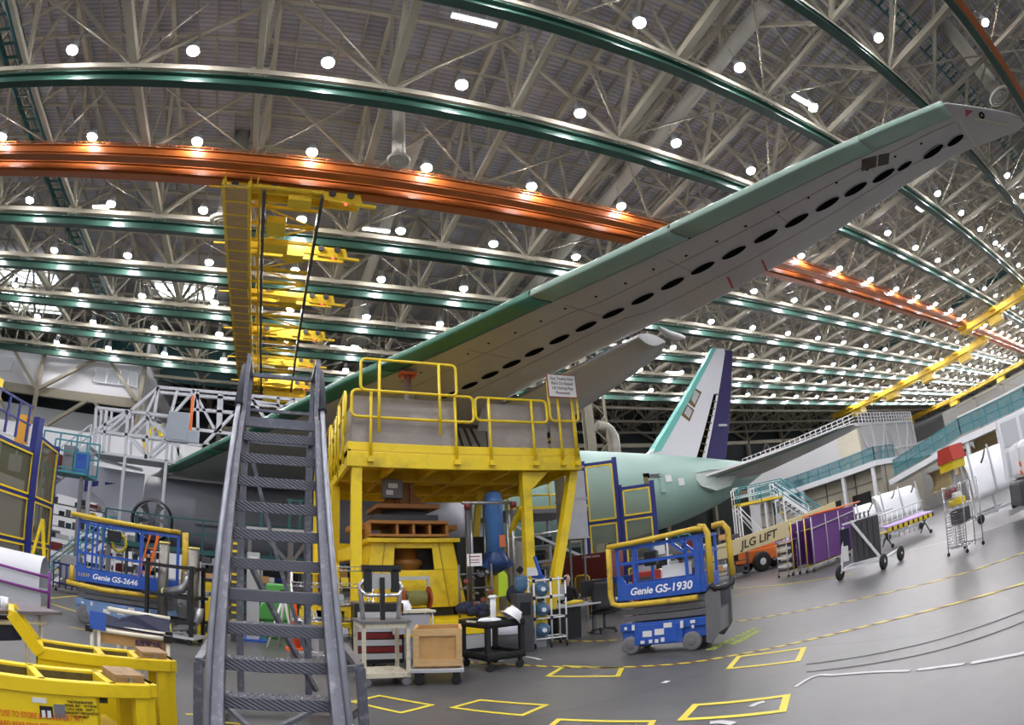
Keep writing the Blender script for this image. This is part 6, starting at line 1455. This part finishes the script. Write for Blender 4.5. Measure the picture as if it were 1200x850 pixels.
for i in range(5): 
    q = fl(846 + i * 9, 661 - i * 1.0); D = 36; q = q * (D / math.hypot(q.x, q.y)); cabinet(q.x, q.y, -.7, .62, 1.25, 6, BLK, GRYL if i in (2, 4) else GRYD, ORD[i] + ' along the row of black drawer cabinets, counted from the scissor lift')
random.seed(9)
pal = [GRYL, GRYD, DRED, YEL2, BLUD, TEALD, GRY, GRYD, CRM, WHT, GRY, STL, PLY, BLK, BLK]
NBOX = [0]
def rackunit(x, y, rz, w, h, lb, n=4, dens=4):
    t = thing('storage_rack', lb, 'rack', (x, y, 0), rz); mb = MB()
    for xx in (0, w):
        for yy in (0, .7): mb.bar((xx, yy, 0), (xx, yy, h), .05)
    for i in range(n): mb.b2((0, 0, .25 + i * (h - .3) / (n - 1) - .03), (w, .7, .25 + i * (h - .3) / (n - 1)))
    mb.build('frame', random.choice([GRYL, GRY, GRYD]), t)
    k = 0
    for i in range(n):
        z = .255 + i * (h - .3) / (n - 1); xx = .05
        while xx < w - .3:
            bw_, bh = random.uniform(.28, .6), random.uniform(.15, min(.45, (h / n) * .8)); 
            if random.random() < .8 and NBOX[0] < 285:
                NBOX[0] += 1
                o = MB().b2((xx, .05, z), (xx + bw_, .6, z + bh)).b2((xx + .02, .03, z + bh * .3), (xx + bw_ * .5, .05, z + bh * .7)).build('stored_box', random.choice(pal), None, loc=(x, y, 0), rz=rz)
                tag(o, 'box stored on the ' + lb.split(',')[0], 'box', 'boxes on the ' + lb.split(',')[0][:40]); k += 1
            xx += bw_ + .06
for j, (pxx, pyy, D, w, h, lb) in enumerate(((742, 678, 17, 2.2, 1.7, 'rack of parts behind the desk end of the GS-1930 lift'), (768, 676, 18, 1.9, 1.6, 'rack of parts behind the middle of the GS-1930 lift'), (792, 672, 20.5, 2.0, 1.6, 'rack of parts behind the grey end box of the GS-1930 lift'),
                                       (640, 690, 26, 2.0, 1.9, 'rack behind the slanted brace of the platform'), (800, 655, 26, 3, 1.9, 'rack of parts behind the scissor lift rails'))):
    q = ray(pxx, pyy); q = V(q.x, q.y, 0).normalized() * D; rackunit(q.x, q.y, -math.atan2(q.x, q.y) , w, h, lb)
for j, (pxx, D, lb, m) in enumerate(((758, 16, 'red canister among the racks behind the GS-1930 lift', RED), (790, 16.5, 'white machine housing behind the GS-1930 lift', WHT), (812, 20, 'orange machine part past the GS-1930 lift', ORP), (845, 33, 'white cabinet past the yellow pipes of the GS-1930 lift', WHT))):
    q = ray(pxx, 690); q = V(q.x, q.y, 0).normalized() * D; t = thing('machine_cabinet', lb, 'machine', q, -.6); MB().b2((-.4, -.3, 0), (.4, .3, 1.25)).build('body', m, t, bevel=.03); MB().b2((-.3, -.32, .7), (.1, -.3, 1.1)).build('panel', GRYD, t)
# red container and other things behind the desk
p = atd(656, 682, 19); q = atd(716, 674, 18); rz = math.atan2(q.y - p.y, q.x - p.x); w = math.hypot(q.x - p.x, q.y - p.y)
t = thing('red_tool_bin', 'dark red ribbed gang box behind the desk', 'tool box', (p.x, p.y, 0), rz); zt_ = atd(686, 650, 18.5).z; zb_ = atd(686, 680, 18.5).z
MB().b2((0, 0, zb_), (w, .9, zt_)).build('box', DRED, t, bevel=.01)
mb = MB()
for i in range(5): z = zb_ + .1 + i * (zt_ - zb_ - .15) / 5; mb.b2((0.02, -.03, z), (w - .02, 0, z + .07))
mb.build('ribs', DRED, t); MB().b2((.1, .1, 0), (.2, .8, zb_)).b2((w - .2, .1, 0), (w - .1, .8, zb_)).build('stand_leg', GRYD, t); text('TAMPER SMALL', .1, LTX, t, (w * .65, -.035, zt_ - .1), (PI / 2, 0, 0))
t = thing('blue_bin_tray', 'blue low tray box behind the seated person', 'tray', (p.x + .7, p.y - 1.3, 0), rz); MB().b2((0, 0, .95), (1.3, .4, 1.15)).b2((0.1, .1, 0), (.2, .3, .95)).b2((1.1, .1, 0), (1.2, .3, .95)).build('tray', BLU, t)
t = thing('yellow_chair', 'yellow framed brown folding chair before the red gang box', 'chair', (p.x - .1, p.y - 1.2, 0), rz)
MB().path([(0, 0, .0), (0, 0, 1.25), (.08, 0, 1.32), (.42, 0, 1.32), (.5, 0, 1.25), (.5, 0, 0)], .025, 8).build('frame', Y, t); MB().b2((.04, -.01, .75), (.46, .02, 1.28)).b2((.02, -.4, .62), (.48, .02, .66)).build('seat_and_back', BRZ, t)
# square silver duct
t = thing('square_duct', 'silver square ventilation duct hanging behind the slanted brace of the platform', 'duct', atd(672, 633, 16)); z0 = t.location.z; z1 = 4.3
MB().b2((-.32, -.3, 0), (.32, .3, z1 - z0)).build('duct', mat('galvanised', (.45, .45, .46), .35, .6, var=.15, vscale=4), t); MB().b2((-.34, -.32, 1.1), (.34, .32, 1.16)).b2((-.34, -.32, 2.0), (.34, .32, 2.06)).b2((-.34, -.32, 0), (.34, .32, .05)).build('duct_flange', GRYL, t)
mb = MB().b2((-.25, -.2, -z0), (-.2, -.15, .02)).b2((.2, -.2, -z0), (.25, -.15, .02)).build('support_legs', GRY, t)
t = thing('steel_frame_platform', 'grey steel framed platform with yellow rail behind the slanted platform brace', 'platform', (9.2, 17.5, 0), 0)
MB().b2((-1.6, 0, 3.6), (1.6, 3, 3.75)).build('deck', GRY, t)
mb = MB()
for x in (-1.5, 1.4):
    for y in (.1, 2.8): mb.bar((x, y, 0), (x, y, 3.6), .12)
mb.build('platform_leg', STL, t); MB().bar((-1.5, .1, 3.3), (1.4, .1, 1.9), .09).bar((-3.2, .1, 1.75), (1.4, .1, 2.0), .1).build('brace', STL, t)
mb = MB()
for x in (-1.5, -.7, .1, .9, 1.5): mb.tube((x, .1, 3.7), (x, .1, 4.8), .035)
mb.tube((-1.5, .1, 4.8), (1.5, .1, 4.8), .035).tube((-1.5, .1, 4.25), (1.5, .1, 4.25), .035).b2((-1.6, .05, 3.75), (1.6, .1, 3.85)).build('guard_rail', Y, t)
# blue guard frames with yellow edged mesh, middle right
MESH = mat('olive_mesh_panel', (.10, .09, .045), .6, var=.15, vscale=60, alpha=.62)
MESHC = mat('thin_mesh_panel', (.25, .25, .15), .5, alpha=.22)
def guard(loc, rz, cols, lb, mesh=MESH, bar=BLUD):
    """cols: [(x0,x1,[z breaks])]"""
    t = thing('guard_frame', lb, 'machine guard', loc, rz); mb = MB()
    for (x0, x1, zs) in cols:
        mb.bar((x0, 0, 0), (x0, 0, zs[-1] + .15), .18).bar((x1, 0, 0), (x1, 0, zs[-1] + .15), .18)
        for z in zs: mb.bar((x0, 0, z), (x1, 0, z), .12)
    mb.build('blue_frame', bar, t)
    for (x0, x1, zs) in cols:
        for z0, z1 in zip(zs, zs[1:]):
            e = MB(); a, b, c, d = x0 + .12, x1 - .12, z0 + .09, z1 - .09
            for p, q in (((a, c), (b, c)), ((b, c), (b, d)), ((b, d), (a, d)), ((a, d), (a, c))): e.bar((p[0], -.06, p[1]), (q[0], -.06, q[1]), .06)
            f = e.build('yellow_edge', Y, t); MB().b2((a, -.02, c), (b, .0, d)).build('mesh', mesh, f)
    return t
p = atd(690, 650, 21); q = atd(728, 640, 21); r_ = atd(770, 640, 21)
rz = math.atan2(q.y - p.y, q.x - p.x); w1 = (V(q.x, q.y, 0) - V(p.x, p.y, 0)).length; w2 = (V(r_.x, r_.y, 0) - V(q.x, q.y, 0)).length
zt1 = atd(705, 540, 21).z; zt2 = atd(750, 570, 21).z
guard((p.x, p.y, 0), rz, [(0, w1, [.4, 1.6, zt1 - 2.3, zt1 - .1]), (w1 + .1, w1 + w2, [.4, 1.4, zt2 - 1.1, zt2])], 'tall blue frame with yellow edged mesh panels, before the green fuselage', MESHC)
# ================================================================ left side
p = fl(8, 692); q = fl(42, 688)
D0 = 20.0
def dp(px, D=D0): d = ray(px, 660); return V(d.x, d.y, 0).normalized() * D
a = dp(-40, 17.5); b = dp(28, 19.5); c = dp(52, 21.5)
zt_ = atd(38, 488, 19.5).z
rz = math.atan2(b.y - a.y, b.x - a.x); w = (b - a).length
zb1 = atd(10, 620, 18.5).z; zb2 = atd(10, 517, 18.5).z
guard(a, rz, [(0, w, [.3, zb1 - .3, zb1 + 1.2, zb2])], 'blue machine guard with olive mesh panels, long wing beside the silver covered cart')
MB().bar((w, 0, 0), (w, 0, zt_), .28).build('corner_post', BLUD, bpy.data.objects[[o.name for o in COL.objects if o.name.startswith('guard_frame')][-1]])
rz2 = math.atan2(c.y - b.y, c.x - b.x)
guard(b + (c - b).normalized() * .3, rz2, [(0, (c - b).length, [.3, zb1 - .3, zb1 + 1.2, zb2 + .6])], 'blue machine guard with olive mesh panels, short wing past the tall corner post')
t = thing('orange_guard_post', 'orange yellow upright sheet on top of the blue olive mesh guard', 'guard panel', (b.x - .55, b.y - .1, zb2 + .2)); MB().b2((-.25, -.05, 0), (.25, .05, zt_ - zb2 - .2)).build('sheet', mat('amber_sheet', (.75, .35, .02), .5), t)
t = thing('upper_railing', 'blue tube railing with yellow board on top of the olive mesh guard', 'railing', (a.x, a.y, zb2 + .2), rz)
mb = MB()
for i in range(5): mb.bar((i * w / 5, 0, 0), (i * w / 5, 0, 1.2), .07)
mb.bar((0, 0, 1.2), (w * .85, 0, 1.2), .07).bar((0, 0, .6), (w * .85, 0, .6), .06).build('rails', BLUD, t); MB().b2((0, -.03, 0), (w * .22, .03, 1.5)).build('yellow_board', Y, t)
# yellow A frame beside it
t = thing('yellow_brace', 'yellow triangular brace at the foot of the blue olive mesh guard', 'brace', dp(28, 17.5)); MB().bar((0, 0, 0), (.5, .1, 2.3), .09).bar((.5, .1, 2.3), (.75, .2, 0), .09).bar((0, 0, .1), (.75, .2, .1), .07).build('frame', Y, t)
# silver covered cart with purple rails
t = thing('covered_cart', 'silver covered cart with purple rails beside the blue guard', 'cart', dp(-18, 13.2), .15)
P = [[V(x, .5 - .5 * math.cos(v), .55 + .75 * math.sin(v) ** .7) for v in [k * PI / 8 for k in range(9)]] for x in (0, .35, .7, 1.05, 1.35)]
MB().grid(P).build('silver_cover', mat('silver_cloth', (.55, .56, .58), .4, .2), t); MB().b2((0, 0, .2), (1.4, 1, .55)).build('base', GRYL, t)
mb = MB().tube((-.2, -.06, .95), (1.6, -.06, .88), .03).tube((-.2, -.06, .6), (1.6, -.06, .55), .03).tube((1.6, -.06, .15), (1.6, -.06, 1.0), .03); mb.build('purple_rail', mat('purple_paint', (.2, .03, .22), .5), t)
for x in (.1, 1.3): MB().wheel((x, 0, .1), .1, .06, (0, 1, 0), 12).build('caster', BLK, t)
t = thing('paper_cup', 'white paper cup on the dark padded bench', 'cup', atd(5, 700, 5.1)); MB().lathe([(.028, -.12), (.04, 0.0), (.036, 0), (.026, -.11)], n=16).build('cup', WHT, t)
# deck stair
def dpl(px, py, D): p = atd(px, py, D); return V(p.x, p.y, 0)
a = fl(42, 682); a.z = 0; b = fl(80, 687); b.z = 0
t = stair_stand(a.x + .6, a.y + .2, .55, 10, 'grey stair with teal rails up to the dark teal deck', TEAL, 1.3, .3)
# dark teal deck with railing under the wing root
TD = mat('deck_teal', (.012, .085, .085), .5)
t = thing('teal_deck', 'dark teal work deck with railing under the wing root', 'deck', (-6.9, 22.8, 0))
MB().b2((0, 0, 2.1), (8.4, 3.5, 2.3)).build('deck', TD, t)
mb = MB()
for i in range(7):
    x = i * 1.38; mb.bar((x, .05, 2.3), (x, .05, 3.5), .07)
for z in (2.9, 3.5): mb.bar((0, .05, z), (8.4, .05, z), .06)
mb.build('railing', TD, t)
mb = MB()
for x in (.2, 4.2, 8.2):
    for y in (.2, 3.2): mb.bar((x, y, 0), (x, y, 2.1), .14)
mb.build('deck_leg', GRY, t)
MB().b2((-.06, .2, 2.28), (.3, 1.4, 2.34)).build('yellow_nosing', Y, t)
t = thing('floor_fan', 'large round black fan under the wing root', 'fan', (-5.2, 24.3, 2.31)); MB().lathe([(.85, -.15), (.95, -.1), (.95, .1), (.85, .15)], (0, 0, 1.05), 28, (0, 1, 0), False).build('fan_ring', BLK, t)
mb = MB()
for k in range(6):
    an = k * PI / 3; mb.prism([V(.1 * math.cos(an), 0, 1.05 + .1 * math.sin(an)), V(.8 * math.cos(an - .2), -.06, 1.05 + .8 * math.sin(an - .2)), V(.8 * math.cos(an + .3), .06, 1.05 + .8 * math.sin(an + .3))], (0, .02, 0))
mb.lathe([(.14, -.1), (.14, .1)], (0, 0, 1.05), 14, (0, 1, 0)).build('blades', GRYD, t); MB().bar((-.5, 0, 0), (-.3, 0, .3), .08).bar((.5, 0, 0), (.3, 0, .3), .08).b2((-.6, -.2, 0), (.6, .2, .06)).build('stand', BLK, t)
# white tubular scaffold above the wing root
SCW = mat('scaffold_grey_white', (.52, .53, .56), .45)
def A(px, py, Y_): return aty(px, py, Y_)
t = thing('tubular_scaffold', 'white square tube scaffold above the wing root', 'scaffold', (0, 0, 0))
F = 25.5
def lat(lst, Y_, w, nm, m=SCW):
    mb = MB()
    for (x0, y0, x1, y1) in lst: mb.bar(A(x0, y0, Y_), A(x1, y1, Y_), w)
    return mb.build(nm, m, t)
front = [(113, 478, 110, 527), (113, 478, 150, 482), (150, 482, 198, 488), (150, 482, 147, 534), (107, 529, 150, 535), (150, 535, 195, 541), (112, 505, 150, 510), (150, 510, 197, 515), (125, 480, 121, 531), (198, 488, 195, 541), (150, 482, 112, 505), (150, 484, 126, 505), (174, 485, 171, 538), (171, 489, 197, 512), (150, 512, 172, 536), (172, 536, 195, 515), (152, 508, 172, 488),
         (153, 482, 186, 454), (186, 454, 181, 485), (186, 454, 172, 484), (186, 454, 228, 458), (228, 458, 203, 486), (228, 458, 220, 520), (208, 457, 200, 487), (195, 541, 230, 546)]
lat(front, F, .13, 'front_lattice')
back = [(186, 454, 280, 462), (188, 460, 280, 468), (228, 459, 251, 503), (232, 458, 232, 505), (257, 462, 255, 505), (226, 480, 276, 484), (225, 503, 275, 509), (276, 483, 240, 520), (240, 520, 232, 548), (260, 463, 258, 508), (294, 464, 420, 474), (294, 474, 400, 481), (326, 466, 326, 482), (294, 466, 311, 492), (360, 470, 358, 484), (294, 470, 326, 475), (345, 468, 330, 480), (218, 520, 248, 524), (218, 546, 245, 520), (205, 520, 216, 545), (210, 516, 208, 545)]
lat(back, 29, .15, 'rear_lattice')
lat([(x0 + 6, y0 + 2, x1 + 6, y1 + 2) for (x0, y0, x1, y1) in front[:17]], 26.6, .1, 'inner_lattice')
mb = MB()
for (px_, py_) in ((110, 527), (147, 534), (195, 541)):
    p = A(px_, py_, F); mb.bar(p, (p.x, p.y, 2.3), .14)
p = A(230, 546, 25.5); mb.build('support_legs', SCW, t)
mb = MB()
for (x0, y0, x1, y1) in ((107, 529, 195, 541),): a, b = A(x0, y0, F), A(x1, y1, F); mb.prism([a, b, b + V(0, 1.5, 0), a + V(0, 1.5, 0)], (0, 0, -.08))
mb.build('deck_plate', GRYL, t)
q = A(210, 500, 25.2); t2 = thing('grey_switch_box', 'large grey electrical box hung on the white scaffold', 'electrical box', q); MB().b2((-.55, -.15, -.75), (.45, .15, .65)).build('box', mat('switch_grey', (.3, .33, .37), .5), t2, bevel=.03); MB().b2((-.48, -.17, -.65), (.38, -.15, .55)).build('door', mat('switch_grey', (.3, .33, .37), .5), t2)
q = A(227, 512, 25.2); t2 = thing('grey_switch_box', 'small grey electrical box hung on the white scaffold', 'electrical box', q); MB().b2((-.3, -.12, -.3), (.25, .12, .25)).build('box', mat('switch_grey', (.3, .33, .37), .5), t2, bevel=.02)
q0 = A(226, 464, 25.4); q1 = A(223, 506, 25.4); tag(MB().bar(q0 - q1, (0, 0, 0), .12).build('orange_cover', ORP, None, loc=q1), 'orange upright strip on the white scaffold', 'cover')
t2 = thing('yellow_robot_arm', 'yellow machine arm inside the white scaffold', 'machine arm', A(172, 538, 28.5)); MB().bar((0, 0, 0), (-.2, 0, 1.0), .25).bar((-.2, 0, 1.0), (.4, 0, 2.0), .22).bar((.4, 0, 2.0), (.7, -.2, 1.2), .15).build('arm', Y, t2); MB().ell((-.2, 0, 1.0), (.2, .2, .2)).ell((.4, 0, 2), (.18, .18, .18)).build('joint', GRYD, t2)
# stair and white balustrade left of the scaffold
t = thing('white_stair', 'white stair with grey rails rising to the white scaffold', 'stair', (0, 0, 0))
mb = MB()
a, b = A(48, 566, 24.2), A(104, 523, 24.2)
for dy in (0, 1.0):
    mb.bar(a + V(0, dy, 0), b + V(0, dy, 0), .12, .25).bar(a + V(0, dy, 1), b + V(0, dy, 1), .07).bar(a + V(0, dy, .5), b + V(0, dy, .5), .05)
    for i in range(6): p = a.lerp(b, i / 5) + V(0, dy, 0); mb.bar(p, p + V(0, 0, 1), .06)
for i in range(10): p = a.lerp(b, i / 9); mb.box(p + V(0, .5, 0), (.3, 1, .05))
mb.bar(a, (a.x, a.y, 0), .12).bar(a + V(0, 1, 0), (a.x, a.y + 1, 0), .12).build('frame', SCW, t)
# teal basket with people sized clutter
t = thing('teal_basket', 'small teal railed basket with red and grey items, beside the white stair', 'basket', A(47, 546, 22.2))
mb = MB()
for x in (0, .8, 1.6, 2.2):
    for y in (0, 1.4): mb.bar((x, y, 0), (x, y, 1.5), .06)
for z in (0.1, .8, 1.5):
    for y in (0, 1.4): mb.bar((0, y, z), (2.2, y, z), .06)
mb.b2((0, 0, -.1), (2.2, 1.4, 0)).build('frame', TEAL, t); z0 = t.location.z
MB().bar((.3, .3, -z0), (.3, .3, 0), .15).bar((1.9, .3, -z0), (1.9, .3, 0), .15).build('legs', GRY, t)
for (x, m, h_, lb) in ((.2, RED, .7, 'red case in the teal basket'), (.9, GRY, 1.1, 'grey case in the teal basket'), (1.5, BLU, .9, 'blue case in the teal basket')):
    tag(MB().b2((x, .3, 0), (x + .5, .9, h_)).b2((x + .1, .28, h_ * .6), (x + .3, .3, h_ * .75)).build('equipment_case', m, None, loc=t.location, bevel=.03), lb, 'case')
# white work racks with red bars under the open bay
def spot(px, D): d = ray(px, 660); return V(d.x, d.y, 0).normalized() * D
for j, (pxx, D, w_, h_, lb) in enumerate(((88, 29.5, 2.5, 3.9, 'tall white work rack at the stair end of the teal deck'), (120, 32, 3, 3.8, 'white work rack behind the teal deck, below the open bay'), (55, 31, 3, 3.9, 'tall crowded rack behind the teal stair'), (155, 33, 2, 2.6, 'rack below the wing root fairing'),
                                          (235, 20.5, 2.2, 1.8, 'low rack between the pipe cart and the ladder'), (262, 18.5, 2.0, 1.8, 'rack under the belly, between pipe cart and grey ladder'), (30, 26, 2, 2.0, 'rack at the foot of the teal stair'), (310, 20, 2.0, 1.3, 'low rack behind the green machine'), (365, 17.5, 1.8, 1.6, 'rack behind the traffic delineator'), (400, 21, 2.0, 2.0, 'rack behind the yellow access ladder'), (470, 24, 3, 2.2, 'rack behind the yellow machine'), (560, 24, 3, 2.4, 'rack behind the blue cylinder'), (620, 21, 2, 2.6, 'rack behind the grey tank'))):
    q = spot(pxx, D); rackunit(q.x, q.y, -math.atan2(q.x, q.y), w_, h_, lb, 4 if h_ < 3 else 7)
# blue trolley with silver box
t = thing('blue_trolley', 'dark blue railed trolley with a silver box near the GS-2646 scissor lift', 'trolley', fl(62, 692), .1)
t.location.z = 0; mb = MB()
for i in range(6): mb.tube((i * .24, 0, .12), (i * .24, 0, 1.0), .025)
mb.tube((0, 0, 1.0), (1.2, 0, 1.0), .03).tube((0, 0, .3), (1.2, 0, .3), .03).build('rails', BLUD, t); MB().b2((.2, .1, .5), (.95, .6, 1.35)).build('silver_box', STL, t, bevel=.02); MB().b2((0, 0, .12), (1.2, .7, .18)).build('deck', GRY, t)
for x in (.1, 1.1): MB().wheel((x, .05, .06), .06, .04, (0, 1, 0), 10).build('caster', BLK, t)
# objects seen through the ladder
t = thing('support_post', 'grey square support post with label, seen through the ladder', 'post', spot(297, 13)); MB().b2((-.14, -.14, 0), (.14, .14, 2.05)).build('post', GRYL, t); MB().b2((-.1, -.15, 1.6), (.1, -.14, 1.95)).build('label', LBL, t); MB().b2((-.3, -.3, 0), (.3, .3, .05)).build('foot', BLU, t)
t = thing('green_machine', 'bright green machine casting seen through the ladder', 'machine', spot(322, 13.5)); MB().prism([V(-.35, 0, .45), V(.35, 0, .45), V(.35, 0, 1.35), V(-.2, 0, 1.35), V(-.2, 0, .95), V(-.35, 0, .8)], (0, .4, 0)).b2((-.3, .05, 0), (.3, .35, .45)).build('casting', mat('machine_green', (.1, .42, .1), .45), t, bevel=.05)
t = thing('traffic_cone', 'orange traffic delineator with white band, seen through the ladder', 'cone', spot(345, 11.8)); MB().lathe([(.12, .04), (.06, .9), (.045, 1.0), (.06, 1.05), (.0, 1.08)], n=18).b2((-.18, -.18, 0), (.18, .18, .04)).build('cone', mat('cone_orange', (.85, .13, .03), .5), t); MB().lathe([(.088, .5), (.075, .68)], n=18).build('white_band', WHT, t)
t = thing('tripod', 'white and dark folded tripod stand seen through the ladder', 'tripod', spot(333, 12)); MB().tube((0, 0, 1.15), (-.35, 0, 0), .025).tube((0, 0, 1.15), (.2, .1, 0), .025).tube((0, 0, 1.15), (-.1, .3, 0), .025).build('legs', WHT, t); MB().box((0, 0, 1.2), (.15, .1, .12)).build('head', BLK, t)
t = thing('grey_table_frame', 'grey steel table frame with teal clamp tools, seen through the upper ladder', 'frame', spot(330, 16)); zz = atd(330, 620, 16).z
MB().b2((-1.0, 0, zz - .1), (.9, .8, zz)).build('top', GRYL, t)
mb = MB().bar((.25, .3, 0), (.25, .3, zz), .16).bar((.25, .3, zz - 1), (-.6, .3, zz - .1), .1).bar((.25, .3, zz - 1), (.85, .3, zz - .1), .1).bar((-.9, .3, 0), (-.9, .3, zz), .1); mb.build('legs', GRY, t)
mb = MB().bar((-.6, .2, zz), (-.6, .2, zz + .6), .06).bar((.2, .2, zz), (.2, .2, zz + .9), .08).bar((.5, .2, zz), (.5, .2, zz + .9), .08).bar((-.8, .2, zz + .5), (.8, .2, zz + .5), .07).bar((0.1, .2, zz + .85), (.6, .2, zz + .85), .07); mb.build('clamps', TD, t)
t = thing('yellow_marked_post', 'dark post with yellow bars, seen behind the grey stair ladder', 'post', spot(276, 12.5)); MB().b2((-.09, -.05, 0), (.09, .05, 2.4)).build('post', GRYD, t)
mb = MB()
for i in range(12): mb.b2((-.07, -.07, .3 + i * .17), (.06, -.05, .35 + i * .17))
mb.build('yellow_bar', YEL2, t)
t = thing('yellow_chock', 'yellow triangular tow bracket between the pipe cart and the ladder', 'bracket', spot(241, 13)); MB().prism([V(-.4, 0, 0), V(.4, 0, 0), V(.35, 0, .95), V(.1, 0, .95)], (0, .1, 0)).build('plate', Y, t); MB().prism([V(-.1, -.01, .1), V(.2, -.01, .1), V(.15, -.01, .45)], (0, .12, 0)).build('cut_out', GRYD, t)
# ================================================================ light and colour
w = bpy.data.worlds.new('world'); sc.world = w; w.use_nodes = True
bg = w.node_tree.nodes['Background']; bg.inputs[0].default_value = (.86, .9, 1, 1); bg.inputs[1].default_value = .5
sc.view_settings.view_transform = 'Standard'; sc.view_settings.look = 'None'; sc.view_settings.gamma = 1; sc.view_settings.use_curve_mapping = False
sc.view_settings.exposure = .7
sc.cycles.use_denoising = True
sc.cycles.max_bounces = 6; sc.cycles.diffuse_bounces = 4; sc.cycles.glossy_bounces = 3; sc.cycles.sample_clamp_indirect = 6
